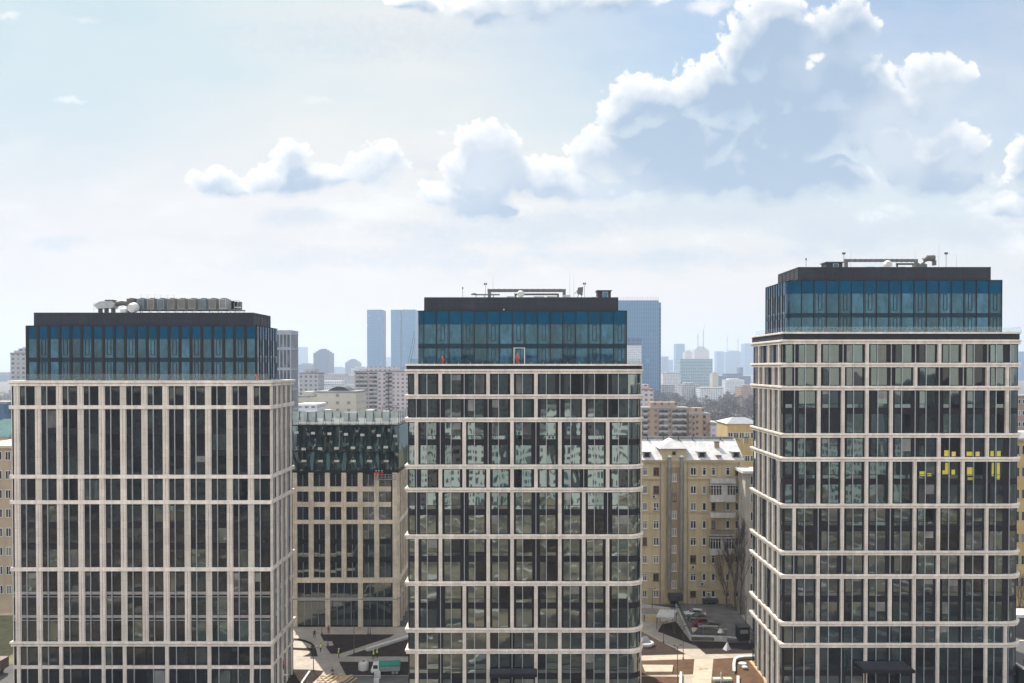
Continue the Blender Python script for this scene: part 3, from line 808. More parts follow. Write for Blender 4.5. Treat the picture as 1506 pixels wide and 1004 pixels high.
# ------------------------------------------------------------------ ochre apartment house
M["ochre"] = plain("ochre_plaster", (0.54, 0.445, 0.275), 0.85, 0.14, 0.22, streak=0.22, bump=0.1)
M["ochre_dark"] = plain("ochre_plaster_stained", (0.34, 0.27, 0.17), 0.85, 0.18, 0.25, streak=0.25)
M["ochre_trim"] = plain("ochre_moulding", (0.46, 0.385, 0.25), 0.8, 0.15, 0.4)
M["tin"] = plain("pale_tin_roof", (0.47, 0.47, 0.465), 0.5, 0.2, 0.35, streak=0.12)
M["duct"] = plain("grey_duct", (0.21, 0.21, 0.20), 0.6, 0.25, 0.8, streak=0.2)
M["oldglass"] = glass("old_window_glass", (0.030, 0.028, 0.026), 1.5, wave=0.1, var=0.6, blinds=0.15)
M["brownframe"] = plain("brown_window_frame", (0.12, 0.07, 0.05), 0.6)
YB = 190.0
def ochre_house():
    Y = YB
    q = lambda zx, zy: (935 + zx / 7.434, 635 + zy / 7.434)
    X = lambda zx: P(935 + zx / 7.434, 760, Y).x
    Z = lambda zy: P(CX, 635 + zy / 7.434, Y).z
    x0, x1 = P(868, 760, Y).x, X(1150); yb = Y + 16
    root = thing("apartment_house", "ochre apartment house with a pale tin roof, glazed balconies and two long grey ducts", "apartment house", ((x0 + x1) / 2, Y + 8, 0))
    ze = Z(305)
    w = MB(); w.prism([(x0, Y), (x1, Y), (x1, yb), (x0, yb)], 0, ze)
    F = ((0, Y), (1, 0), (0, -1))
    w.build("wall", M["ochre"], root)
    tr = MB()
    tr.fbox(F, x0, x1, 0.0, 0.45, ze - 0.35, ze + 0.02); tr.fbox(F, x0, x1, 0.0, 0.22, ze - 0.75, ze - 0.36)
    for zy, h, d in ((505, 0.5, 0.28), (880, 0.22, 0.15), (1530, 0.25, 0.16), (1725, 0.45, 0.22)):
        for a, b in ((x0, X(325)), (X(530), x1)): tr.fbox(F, a, b, 0.0, d, Z(zy) - h / 2, Z(zy) + h / 2)
    tr.build("cornice", M["ochre_trim"], root)
    rec = MB(); rec.fbox(F, X(328), X(524), 0.0, 0.06, 2.0, Z(385)); rec.build("stair_recess", M["ochre_dark"], root)  # raised panel in darker ochre stands in for the recess
    for zx in (285, 545, 1140):
        pl = MB(); pl.fbox(F, X(zx - 22), X(zx + 22), 0.0, 0.2, 0, ze - 0.76); pl.build("pilaster", M["ochre_trim"], root)
    for zx in (268, 562, 1128):
        pl = MB(); pl.tube([(X(zx), Y - 0.3, 0.5), (X(zx), Y - 0.3, ze - 0.4)], 0.07, 6); pl.build("downpipe", M["duct"], root)
    for zx in (362, 495):
        d = MB(); d.tube([(X(zx), Y - 0.45, Z(1700)), (X(zx), Y - 0.45, Z(268))], 0.36, 10)
        for k in range(26):
            z = Z(1700) + k * (Z(290) - Z(1700)) / 25
            d.tube([(X(zx), Y - 0.45, z), (X(zx), Y - 0.45, z + 0.08)], 0.40, 10)
        d.lathe(X(zx), Y - 0.45, [(0.55, Z(272)), (0.5, Z(262)), (0.1, Z(252))], 10, 1)
        d.build("ventilation_duct", [M["duct"], M["white"]], root)
    cols = [(-320, 60), (-210, 44), (-90, 60), (100, 46), (222, 60), (628, 62), (748, 40), (848, 40), (1005, 42), (1105, 40)]
    rows = [430, 632, 815, 1011, 1196, 1391, 1586, 1766]
    wins = [(c, wd, r, 86 if ri < 6 else 78) for ri, r in enumerate(rows) for c, wd in cols if not (c in (848, 1005) and ri in (1, 4))]
    wins += [(420, 50, r, 86) for r in (500, 715, 905, 1096, 1280, 1480, 1665)]
    for c, wd, r, ht in wins:
        a, b = X(c - wd / 2), X(c + wd / 2); zl, zh = Z(r + ht / 2), Z(r - ht / 2)
        fr, pn = MB(), MB()
        t = 0.11
        fr.fbox(F, a, a + t, 0.0, 0.09, zl, zh); fr.fbox(F, b - t, b, 0.0, 0.09, zl, zh); fr.fbox(F, a + t, b - t, 0.0, 0.09, zl, zl + t); fr.fbox(F, a + t, b - t, 0.0, 0.09, zh - t, zh)
        fr.fbox(F, a - 0.1, b + 0.1, 0.0, 0.2, zl - 0.12, zl - 0.003)
        sty = random.random()
        if wd > 45: fr.fbox(F, (a + b) / 2 - 0.07, (a + b) / 2 + 0.07, 0.0, 0.085, zl + t, zh - t)
        if sty < 0.45: fr.fbox(F, a + t, b - t, 0.0, 0.08, zl + (zh - zl) * 0.68, zl + (zh - zl) * 0.68 + 0.09)
        pn.fbox(F, a + t * 0.8, b - t * 0.8, 0.015, 0.04, zl + t * 0.8, zh - t * 0.8, 0, 0.006)
        o = fr.build("window", M["white"] if random.random() < 0.85 else M["brownframe"], root)
        pn.build("pane", M["oldglass"], o)
    # balconies
    def balcony(zx0, zx1, zt, zb, glazed, dark=False):
        a, b = X(zx0), X(zx1); d = 1.5
        bl = MB(); z0, z1 = Z(zb), Z(zt)
        if not glazed:
            bl.fbox(F, a, b, 0.2, d, z0 - 0.18, z0)
            m_ = 2 if dark else 0
            if dark:
                for k in range(int((b - a) / 0.18)): bl.fbox(F, a + k * 0.18, a + k * 0.18 + 0.05, d - 0.08, d - 0.03, z0, z1, 2)
                bl.fbox(F, a, b, d - 0.1, d - 0.01, z1, z1 + 0.08, 2)
            else:
                bl.fbox(F, a, b, d - 0.1, d, z0 + 0.003, z1, m_); bl.fbox(F, a, a + 0.08, 0.3, d - 0.1, z0 + 0.003, z1, m_); bl.fbox(F, b - 0.08, b, 0.3, d - 0.1, z0 + 0.003, z1, m_)
        else:
            zs = Z(glazed)
            bl.fbox(F, a, b, 0.2, d, z0 - 0.2, zs); bl.fbox(F, a - 0.08, b + 0.08, 0.2, d + 0.1, z1 - 0.02, z1 + 0.16)
            n = 9
            for k in range(n + 1):
                c = a + (b - a) * k / n; ww = 0.5 if k == 5 else 0.07
                bl.fbox(F, max(a, c - ww), min(b, c + ww), d - 0.12, d - 0.02, zs, z1 - 0.02)
            bl.fbox(F, a, b, d - 0.11, d - 0.03, zs + (z1 - zs) * 0.7, zs + (z1 - zs) * 0.7 + 0.08)
            bl.fbox(F, a + 0.02, b - 0.02, 0.2, d - 0.14, zs, z1 - 0.03, 1)
        bl.build("balcony", [M["offwhite"], M["oldglass"], M["dark_metal"]], root)
    balcony(805, 1075, 500, 545, None); balcony(803, 1073, 575, 745, 680); balcony(803, 1073, 872, 918, None)
    balcony(795, 1062, 1062, 1112, None, True); balcony(800, 1060, 1148, 1318, 1262)
    # porch and garage door
    po = MB(); po.fbox(F, X(352), X(500), 0.0, 2.2, Z(1818), Z(1755)); po.fbox(F, X(380), X(462), 0.0, 0.12, 0.0, Z(1820), 1)
    po.build("entrance_porch", [M["dark_metal"], M["frame"]], root)
    ga = MB(); ga.fbox(F, X(728), X(892), 0.0, 1.4, Z(1850), Z(1815)); ga.fbox(F, X(735), X(770), 0.0, 0.1, 0, Z(1852), 1); ga.fbox(F, X(782), X(880), 0.0, 0.1, 0, Z(1852), 1)
    ga.build("basement_entrance", [M["dark_metal"], M["frame"]], root)
    # roof
    zr = P(CX, 645, Y + 8).z
    rf = MB(); e = 0.55
    rf.add([(x0, Y - e, ze + 0.03), (x1 + e, Y - e, ze + 0.03), (x1 + e, Y + 8, zr), (x0, Y + 8, zr), (x1 + e, yb + e, ze + 0.03), (x0, yb + e, ze + 0.03)],
           [(0, 1, 2, 3), (3, 2, 4, 5), (1, 4, 2), (0, 3, 5), (0, 5, 4, 1)])
    k = x0
    while k < x1 + e:
        for ya, za, yb_, zb_ in ((Y - e, ze + 0.03, Y + 8, zr),):
            rf.add([(k, ya, za), (k + 0.05, ya, za), (k + 0.05, yb_, zb_), (k, yb_, zb_), (k, ya, za + 0.06), (k + 0.05, ya, za + 0.06), (k + 0.05, yb_, zb_ + 0.06), (k, yb_, zb_ + 0.06)],
                   [(4, 5, 6, 7), (0, 4, 7, 3), (1, 2, 6, 5), (0, 1, 5, 4)])
        k += 1.15
    ro = rf.build("roof", M["tin"], root)
    rp = MB(); rp.box(x0, x1, Y + 7.8, Y + 8.2, zr - 0.05, zr + 0.5); rp.build("ridge_parapet", M["duct"], root)
    sl = lambda y: ze + 0.03 + (zr - ze) * (y - Y + e) / (8 + e)
    for zx in (120, 725, 1098):
        a, b = X(zx - 40), X(zx + 45); y_ = Y + 0.3
        dm = MB(); dm.prism([(a, y_), (b, y_), (b, y_ + 3.2), (a, y_ + 3.2)], sl(y_) - 0.2, sl(y_) + 1.25, 0); dm.fbox(((0, y_), (1, 0), (0, -1)), a + 0.35, b - 0.35, 0.0, 0.05, sl(y_) + 0.2, sl(y_) + 1.1, 1)
        dm.prism([(a - 0.15, y_ - 0.2), (b + 0.15, y_ - 0.2), (b + 0.15, y_ + 3.4), (a - 0.15, y_ + 3.4)], sl(y_) + 1.25, sl(y_) + 1.4, 2)
        dm.build("dormer", [M["duct"], M["frame"], M["tin"]], ro)
    a, b = X(285), X(548); y_ = Y - 0.3
    at = MB(); zt_ = Z(180)
    at.prism([(a, y_), (b, y_), (b, y_ + 6), (a, y_ + 6)], ze, zt_, 0)
    at.fbox(((0, y_), (1, 0), (0, -1)), X(395), X(432), 0.0, 0.06, Z(250), Z(212), 1)
    for s_, t_ in ((a, b),): at.add([(a - 0.7, y_ - 0.4, zt_), (b + 0.7, y_ - 0.4, zt_), (b + 0.7, y_ + 7, zt_), (a - 0.7, y_ + 7, zt_), ((a + b) / 2, y_ + 3.5, zt_ + 1.9), ((a + b) / 2, y_ + 7, zt_ + 1.9)], [(0, 1, 4), (1, 2, 5, 4), (3, 0, 4, 5), (2, 3, 5), (0, 3, 2, 1)], 2)
    at.build("attic", [M["ochre"], M["oldglass"], M["tin"]], root)
    for zx, zy0, zy1, y_ in ((388, 110, 62, Y + 6.5), (885, 190, 112, Y + 4.5), (1203, 150, 60, Y + 6.5), (905, 285, 262, Y + 0.6)):
        c = MB(); X2 = P(935 + zx / 7.434, 650, y_).x; zz1 = P(CX, 635 + zy1 / 7.434, y_).z
        c.box(X2 - 0.5, X2 + 0.5, y_ - 0.45, y_ + 0.45, sl(y_) - 0.3, zz1); c.box(X2 - 0.6, X2 + 0.6, y_ - 0.55, y_ + 0.55, zz1, zz1 + 0.15, 1)
        c.build("chimney", [M["ochre_dark"], M["dark_metal"]], ro)
    for i, zx in enumerate((140, 312, 480, 632, 935, 1118)):
        y_ = Y + 7.3; a = P(935 + zx / 7.434, 647, y_).x
        c = MB(); c.tube([(a - 0.25, y_, sl(y_)), (a - 0.25, y_, sl(y_) + 0.9)], 0.09, 6); c.tube([(a - 0.25, y_, sl(y_) + 0.2), (a + 0.4, y_ - 0.6, sl(y_ - 0.6) + 0.1)], 0.06, 6)
        c.build("vent_pipe", M["dark_metal"], ro)
    return root, X, Z
ochre, OX, OZ = ochre_house()

def ac_unit(zx, zy, label):
    y = YB; a = OX(zx); z = OZ(zy)
    t = thing("air_conditioner", label, "air conditioner", (a, y, z), 0, "air conditioners on the ochre wall")
    b = MB(); b.box(a - 0.45, a + 0.45, y - 0.55, y - 0.18, z - 0.32, z + 0.32); b.build("case", M["offwhite"], t)
    f = MB(); f.tube([(a - 0.12, y - 0.56, z), (a - 0.12, y - 0.585, z)], 0.26, 12); f.build("fan", M["dark_metal"], t)
    k = MB()
    for s in (-0.35, 0.35): k.box(a + s - 0.03, a + s + 0.03, y - 0.5, y - 0.0, z - 0.38, z - 0.325)
    k.box(a - 0.32, a + 0.32, y - 0.1, y - 0.04, z - 0.37, z - 0.33)
    k.build("bracket", M["dull"], t)
ac_unit(200, 702, "air conditioner high on the ochre wall, under a second-row window")
ac_unit(212, 838, "white air conditioner hung in front of a third-row window of the ochre house")
ac_unit(628, 1470, "air conditioner below a window half way down the ochre house")
ac_unit(728, 1655, "air conditioner between two low windows of the ochre house")
ac_unit(800, 1765, "air conditioner beside a bottom-row window above the basement entrance")

# ------------------------------------------------------------------ other near buildings
def simple_house(name, label, cat, x0, x1, y0, y1, h, wall, cols, rows, win_w, win_h, z0=2.0, roof=None, side="front", sill=True, frame="white", group=None, pitch=0.0, over=0.3):
    root = thing(name, label, cat, ((x0 + x1) / 2, (y0 + y1) / 2, 0), 0, group)
    w = MB(); w.prism([(x0, y0), (x1, y0), (x1, y1), (x0, y1)], 0, h); w.build("wall", wall, root)
    faces = [(((x0, y0), (1, 0), (0, -1)), x1 - x0, cols, 3)]
    if side in ("left", "both"): faces.append((((x0, y1), (0, -1), (-1, 0)), y1 - y0, max(1, int(cols * (y1 - y0) / (x1 - x0))), 1))
    if side in ("right", "both"): faces.append((((x1, y0), (0, 1), (1, 0)), y1 - y0, max(1, int(cols * (y1 - y0) / (x1 - x0))), 1))
    wp = Pool()
    for F, L, n, v in faces:
        for i in range(n):
            for r in range(rows):
                c = L * (i + 0.5) / n; zc = z0 + (h - z0) * (r + 0.5) / rows
                fr, pn = MB(), MB()
                a, b, lo, hi = c - win_w / 2, c + win_w / 2, zc - win_h / 2, zc + win_h / 2
                jambs(fr, F, a, b, lo, hi, 0.1, 0.0, 0.08); fr.fbox(F, c - 0.05, c + 0.05, 0.0, 0.07, lo, hi)
                pn.fbox(F, a, b, 0.01, 0.04, lo, hi, 0, 0.006)
                wp.put(v + random.random() * 0.1, fr, [M[frame]], pn, [M["oldglass"]])
    wp.emit(root, "window", "pane")
    rf = MB()
    if pitch:
        o = over
        rf.add([(x0 - o, y0 - o, h), (x1 + o, y0 - o, h), (x1 + o, y1 + o, h), (x0 - o, y1 + o, h), ((x0 + x1) / 2 - (x1 - x0) * 0.2, (y0 + y1) / 2, h + pitch), ((x0 + x1) / 2 + (x1 - x0) * 0.2, (y0 + y1) / 2, h + pitch)], [(0, 1, 5, 4), (1, 2, 5), (2, 3, 4, 5), (3, 0, 4), (0, 3, 2, 1)])
    else:
        loft(rf, [(rrect(x0, x1, y0, y1, over), h - 0.4), (rrect(x0, x1, y0, y1, over), h + 0.15)])
    rf.build("roof", M[roof or "duct"], root)
    return root

M["beige"] = plain("beige_plaster", (0.40, 0.31, 0.21), 0.85, 0.12, 0.25, streak=0.12)
M["amber"] = plain("amber_plaster", (0.45, 0.32, 0.14), 0.85, 0.12, 0.25, streak=0.12)
M["pale_plaster"] = plain("pale_plaster", (0.46, 0.42, 0.35), 0.85, 0.14, 0.3, streak=0.2)
M["turquoise"] = plain("turquoise_roofing", (0.085, 0.155, 0.15), 0.95, 0.15, 0.3, streak=0.1, spec=0.05)
M["lilac"] = plain("dull_brick", (0.24, 0.17, 0.14), 0.9, 0.2, 0.3)
a = P(-45, 760, 185).x; b = P(19, 760, 185).x
simple_house("apartment_house", "beige plastered block past the broad tower, with a column of small windows", "apartment house", a, b, 185, 205, P(0, 656, 185).z, M["beige"], 5, 8, 1.0, 1.7, 3.0, "ochre_trim", "right", over=0.5)
a = P(-60, 640, 260).x; b = P(12, 640, 260).x
simple_house("pavilion", "building under a turquoise hipped roof beyond the beige block", "building", a, b, 260, 290, P(0, 642, 260).z, M["beige"], 8, 6, 1.4, 1.9, 3, "turquoise", "right", pitch=4.5)
a = P(1488, 760, 190).x; b = P(1600, 760, 190).x
simple_house("apartment_house", "amber apartment house half hidden behind the tall tower", "apartment house", a, b, 190, 206, P(0, 645, 190).z, M["amber"], 9, 7, 1.2, 1.9, 3.0, "duct", "left", over=0.6, frame="fin")
a = P(1485, 610, 330).x; b = P(1640, 610, 330).x
simple_house("apartment_block", "dull brick apartment block over the amber house roof", "apartment house", a, b, 330, 350, P(0, 582, 330).z, M["lilac"], 18, 9, 1.5, 1.6, 3, "duct", "left")
a = P(1096, 760, 183).x; b = P(1140, 760, 183).x
simple_house("stair_tower_house", "pale narrow plastered wing with a projecting cornice beside the ochre house", "house", a, b, 183, 189.2, P(0, 693, 183).z, M["pale_plaster"], 2, 7, 0.9, 1.7, 4, "white", "left", over=0.7)
# white-grid office block behind the broad tower
def grid_office():
    Y = 330.0; a, b = P(385, 560, Y).x, P(427.5, 560, Y).x; zt = P(CX, 490, Y).z
    root = thing("grid_office", "grey office block with a white facade grid behind the broad tower", "office building", ((a + b) / 2, Y + 12, 0))
    w = MB(); w.prism(rrect(a, b, Y, Y + 10), 0, zt - 0.5); w.build("wall", M["glass_grid"], root)
    F = ((0, Y), (1, 0), (0, -1)); Fr = ((b, 0), (0, 1), (1, 0))
    z = zt; k = 0
    while z > 3:
        lg = MB(); lg.prism(rrect(a, b, Y, Y + 10, 0.3), z - 0.5, z + (0.5 if k else 1.2)); lg.build("ledge", M["grid"], root); z -= 3.9 * (2 if k else 1.5); k += 1
    for i in range(9):
        for FF, L in ((F, b - a), (Fr, 10.0)):
            pl = MB(); o_ = (a if FF is F else Y) + L * i / 8
            pl.fbox(FF, o_ - 0.2, o_ + 0.2, -0.01, 0.25, 0, zt - 0.4); pl.build("pilaster", M["grid"], root)
    ph = MB(); ph.prism(rrect(a + 1, b - 0.6, Y + 1, Y + 9), zt, P(CX, 485.5, Y + 2).z); ph.build("penthouse", M["screen"], root)
M["grid"] = plain("grey_white_grid", (0.27, 0.29, 0.32), 0.6)
M["glass_grid"] = windowed("grid_glazing", (0.05, 0.055, 0.065), (0.03, 0.05, 0.08), 1.2, 3.9, 0.7, 0.7, rough=0.3)
grid_office()
# ------------------------------------------------------------------ the city beyond, fading into haze
M["w_blue"] = windowed("blue_curtain_wall", (0.05, 0.185, 0.32), (0.03, 0.14, 0.265), 6.0, 7.6, 0.8, 0.75, rough=0.5, lite=0.03, spec=0.15)
M["w_blue2"] = windowed("slate_curtain_wall", (0.045, 0.10, 0.175), (0.02, 0.055, 0.11), 7.0, 7.2, 0.6, 0.6, rough=0.5, lite=0.03, spec=0.15)
M["w_teal"] = windowed("patterned_teal_wall", (0.14, 0.23, 0.27), (0.05, 0.12, 0.16), 5.2, 9.0, 0.55, 0.6, rough=0.45, lite=0.1)
M["w_white"] = windowed("white_panel_wall", (0.55, 0.55, 0.55), (0.14, 0.16, 0.19), 3.3, 2.9, 0.55, 0.5)
M["w_pink"] = windowed("pinkish_panel_wall", (0.43, 0.375, 0.37), (0.13, 0.13, 0.15), 3.2, 2.9, 0.5, 0.48)
M["w_grey"] = windowed("grey_panel_wall", (0.33, 0.33, 0.34), (0.10, 0.11, 0.13), 3.4, 3.0, 0.5, 0.5)
M["w_brown"] = windowed("brown_brick_wall", (0.30, 0.20, 0.14), (0.09, 0.09, 0.10), 3.6, 3.0, 0.36, 0.48)
M["w_beige"] = windowed("beige_hall_wall", (0.42, 0.38, 0.31), (0.20, 0.19, 0.17), 6.0, 4.0, 0.3, 0.4)
M["flatroof"] = plain("bitumen_roof", (0.20, 0.20, 0.20), 0.9, 0.2, 0.1)
M["paleroof"] = plain("pale_sheet_roof", (0.62, 0.62, 0.62), 0.6, 0.15, 0.08)
M["rustroof"] = plain("dull_red_roof", (0.30, 0.15, 0.11), 0.8, 0.2, 0.1)

def dd(D): return D * 2.0 if D > 600 else D
def far(name, label, cat, px0, px1, pyt, D, dep, mat, crown=None, group=None, roofm="flatroof", parts=True):
    dep = dep * dd(D) / D; D = dd(D)
    a, b = P(px0, 560, D).x, P(px1, 560, D).x
    zt = P(CX, pyt, D).z
    root = thing(name, label, cat, ((a + b) / 2, D + dep / 2, 0), 0, group)
    w = MB(); w.prism(rrect(a, b, D, D + dep), 0, zt); w.build("wall", M[mat], root)
    u = (b - a)
    rf = MB(); loft(rf, [(rrect(a, b, D, D + dep, 0.15), zt - 0.3), (rrect(a, b, D, D + dep, 0.15), zt + 0.7)]); rf.build("roof", M[roofm], root)
    if crown == "plant":
        c = MB(); c.prism(rrect(a + u * 0.2, b - u * 0.25, D + dep * 0.2, D + dep * 0.8), zt + 0.7, zt + 0.7 + max(2.5, u * 0.07)); c.build("plant_room", M[mat], root)
    elif crown == "steps":
        for i, (f, h) in enumerate(((0.10, 0.10), (0.22, 0.2), (0.34, 0.27))):
            c = MB(); c.prism(rrect(a + u * f, b - u * f, D + dep * f, D + dep * (1 - f)), zt + 0.7 if i == 0 else zt + 0.7 + u * (0.10, 0.2)[i - 1], zt + 0.7 + u * h); c.build("crown_tier", M[mat], root)
    elif crown == "spikes":
        c = MB()
        for k in range(28): c.box(a + u * k / 27 - 0.2, a + u * k / 27 + 0.2, D + 0.1, D + 0.5, zt + 0.7, zt + 6 + (k % 3) * 0.8)
        c.build("roof_mast", M["dull"], root)
    return root, a, b, zt

# left gap
far("far_tower", "faint thin pale tower slab farthest behind the grid office block", "tower", 436, 449.5, 510, 3400, 40, "w_blue")
far("office_block", "low hazy blue block in front of the faint pale slab", "office block", 438, 461, 536, 1900, 40, "w_blue2", "plant")
far("tower_block", "square blue-grey tower block with a small rooftop crown, middle of the low skyline", "tower", 461, 484, 519, 1500, 40, "w_blue2", "steps")
far("tower_block", "short hazy tower with stepped domed top left of the twin towers", "tower", 507.5, 527, 533, 2100, 40, "w_blue2", "steps")
far("far_slab", "faint wide low block between the two stepped towers", "office block", 484, 508, 541, 3000, 60, "w_blue", "plant")
tw = far("twin_tower", "slender blue glass tower standing alone, slimmer of the twin pair", "skyscraper", 540, 562.5, 455.5, 1300, 34, "w_blue", None, "twin glass towers")
x = far("twin_tower", "broad blue glass tower with a vertical slit near its top", "skyscraper", 575, 589.2, 455.5, 1300, 34, "w_blue", None, "twin glass towers")
a_, b_, zt_ = x[1], P(611, 560, 2600).x, x[3]
w2 = MB(); w2.prism(rrect(P(591.3, 560, 2600).x, b_, 2602, 2668), 0, zt_ + 1.2); w2.build("wing", M["w_blue"], x[0])
w3 = MB(); w3.prism(rrect(a_ + 8, b_ - 8, 2608, 2660), 0, P(0, 482, 2600).z); w3.build("slit_link", M["w_blue"], x[0])
far("far_tower", "pale ghost of a tower between the twin glass towers", "tower", 566, 573, 525, 3600, 40, "w_blue")
# pinkish apartment slab with balconies
def balcony_slab(name, label, px0, px1, pyt, D, dep, mat, colspec, sh, bal_m, roofm="flatroof", bw=2.6):
    root, a, b, zt = far(name, label, "apartment block", px0, px1, pyt, D, dep, mat, "plant", None, roofm)
    F = ((0, D), (1, 0), (0, -1)); pool = Pool()
    for px in colspec:
        x = P(px, 560, D).x
        z = zt - sh
        while z > 6:
            mb = MB(); mb.fbox(F, x - bw / 2, x + bw / 2, 0, 1.2, z, z + 1.1); mb.fbox(F, x - bw / 2 + 0.1, x + bw / 2 - 0.1, 0, 1.1, z + 1.1, z + 2.3, 1)
            pool.put(z, mb, [M[bal_m], M["oldglass"]]); z -= sh
    pool.emit(root, "balcony")
    return root
balcony_slab("apartment_slab", "long pinkish-grey panel apartment block with columns of balconies above the glass crown", 521, 606, 546.5, 599, 14, "w_pink", (526, 532, 538, 546, 552, 570, 574), 2.9, "w_grey")
far("apartment_slab", "white panel slab with small windows behind the beige hall", "apartment block", 443, 521, 566, 640, 16, "w_white", "plant")
far("apartment_slab", "hazy pale slab peeping over the white panel slab", "apartment block", 447, 470, 555.5, 800, 16, "w_white", "plant", None, "rustroof")
far("apartment_slab", "grey low slab with a dull roof behind the white panel slab", "apartment block", 470, 521, 553, 950, 20, "w_grey", "plant", None, "rustroof")
h_ = far("assembly_hall", "broad beige hall with a dark curved roof light just beyond the glass crown", "hall", 463, 524, 577, 460, 30, "w_beige", None, None, "flatroof")
dm = MB(); L_ = [(P(478, 577, 460).x, h_[3]), (P(512, 577, 460).x, h_[3])]
pts = [(L_[0][0] + (L_[1][0] - L_[0][0]) * k / 10, 0.7 + 2.4 * math.sin(math.pi * k / 10)) for k in range(11)]
dm.add([(x, 466, h_[3] + z) for x, z in pts] + [(x, 482, h_[3] + z) for x, z in pts], [(k, k + 1, 12 + k, 11 + k) for k in range(10)] + [tuple(range(11)), tuple(range(21, 10, -1))])
dm.build("roof_light", M["screen"], h_[0])
far("works_building", "low works building with a white roof behind the crowned office, near the broad tower", "building", 436, 466, 596, 430, 20, "w_white", None, None, "paleroof")
# middle / right gap
bt = far("ribbed_skyscraper", "tall blue skyscraper with vertical ribs and a row of spikes along its roof", "skyscraper", 905, 968, 442, 760, 34, "w_blue", "spikes")
rb = MB(); F = ((bt[1], 1520), (1, 0), (0, -1)); W_ = bt[2] - bt[1]
for k in range(25): rb.fbox(F, W_ * k / 24 - 0.5, W_ * k / 24 + 0.5, -0.01, 1.2, 0, bt[3] - 1)
rb.build("facade_rib", M["blue_rib"] if "blue_rib" in M else plain("blue_rib", (0.09, 0.22, 0.36), 0.6, spec=0.2), bt[0])
wg = MB(); wg.prism(rrect(bt[2], P(973, 560, 1520).x, 1528, 1580), 0, bt[3] - 2.5); wg.build("side_wing", M["w_blue2"], bt[0])
far("podium_block", "pale gridded block with a dark top standing against the ribbed skyscraper", "office block", 918, 943.5, 503, 700, 14, "w_white", "plant", None, "flatroof")
pb = bpy.data.objects[[o.name for o in COL.objects if o.name.startswith("podium_block")][0]]
tb = MB(); tb.prism(rrect(P(918.2, 560, 1399).x, P(943.3, 560, 1399).x, 1399, 1427), P(CX, 507, 1400).z, P(CX, 496, 1400).z); tb.build("dark_top", M["w_blue2"], pb)
far("far_tower", "faint low-shouldered tower right beside the ribbed skyscraper", "tower", 973, 983, 524, 2600, 40, "w_blue")
far("far_tower", "faint hazy stub between the ribbed skyscraper and the lone pale tower", "tower", 983, 990, 529, 3000, 40, "w_blue")
far("far_tower", "lone pale square tower left of the building site with cranes", "tower", 994, 1007, 505.5, 2500, 36, "w_blue")
far("unfinished_tower", "pinkish unfinished tower frame, lower one under the short crane", "tower under construction", 1007, 1018, 518, 2300, 30, "w_pink", "steps")
far("unfinished_tower", "pinkish unfinished tower rising behind the teal patterned block", "tower under construction", 1021.5, 1043, 515, 2200, 36, "w_pink", "steps")
far("patterned_office", "wide teal office block with a zigzag pattern on its face", "office block", 1000.5, 1048, 528, 1250, 40, "w_teal", None)
far("far_tower", "pale slab tower right of the teal patterned block", "tower", 1054.5, 1064.5, 516.5, 2900, 40, "w_blue")
far("far_slab", "broad pale mass of towers under the two right cranes", "office block", 1067, 1096, 517.5, 3100, 60, "w_blue", "plant")
far("far_tower", "pale tower touching the edge of the tall office tower, with the highest top there", "tower", 1095, 1112, 505, 3000, 50, "w_blue")
far("far_tower", "small darker blue tower before the broad pale mass", "tower", 1087.5, 1093, 540, 1500, 20, "w_blue2")
far("apartment_slab", "white apartment block with dark roof just left of the teal block", "apartment block", 975, 1001, 549, 900, 16, "w_white", "plant")
far("apartment_slab", "white apartment block with many windows, right of the teal block", "apartment block", 1067, 1095, 559, 900, 16, "w_white", "plant", None, "paleroof")
far("apartment_slab", "narrow beige-grey block tucked beside the teal block", "apartment block", 1048, 1056.5, 549, 1000, 16, "w_beige", "plant")
far("apartment_slab", "low grey apartment row before the white block by the ribbed skyscraper", "apartment block", 974, 992, 566, 780, 14, "w_grey", None)
far("apartment_slab", "low lilac-grey block peeking past the middle tower's ledges", "apartment block", 936, 961, 573, 520, 14, "w_pink", "plant", None, "rustroof")
balcony_slab("brick_apartment_block", "brown brick apartment block with glazed balconies behind the tin roof", 944, 1014, 601, 436, 14, "w_brown", (949, 972.5, 979, 992, 999, 1006), 3.0, "w_grey", "duct", 2.4)
balcony_slab("brick_apartment_block", "plain end section of the brown brick block, paler and lower", 1014.2, 1045, 609.5, 432, 14, "w_brown", (1020, 1036), 3.0, "w_brown", "duct", 0.9)
far("low_house", "low lilac-brown house between the brick block and the yellow house", "house", 1045.5, 1068, 624, 428, 10, "w_pink", None, None, "flatroof")
a = P(1070, 630, 250).x; b = P(1120, 630, 250).x
simple_house("yellow_house", "yellow house with a white hipped roof above the tin roof", "house", a, b, 250, 264, P(0, 623, 250).z, M["amber"], 6, 5, 1.2, 1.6, 3, "galv", pitch=1.5)
# left edge
far("tower_block", "pale many-windowed tower block at the terrace corner of the broad tower", "tower", 15.5, 47, 520, 560, 16, "w_grey", "steps")
far("far_slab", "hazy blue low blocks at the photo's edge past the broad tower", "office block", -30, 14, 551, 1600, 60, "w_blue2", "plant")
far("apartment_slab", "dull blue-grey row under the hazy blocks at the photo's edge", "apartment block", -30, 9, 593, 420, 20, "w_blue2", None)
# right edge
far("far_tower", "pale blue tower past the tall office tower's far corner", "tower", 1494, 1520, 517, 1700, 40, "w_blue")
a = P(1480, 633, 320).x; b = P(1530, 633, 320).x
simple_house("shed", "shed with a snow-white roof behind the amber house", "shed", a, b, 315, 328, P(0, 641, 320).z, M["lilac"], 6, 3, 1.0, 1.2, 3, "tin", pitch=2.0)
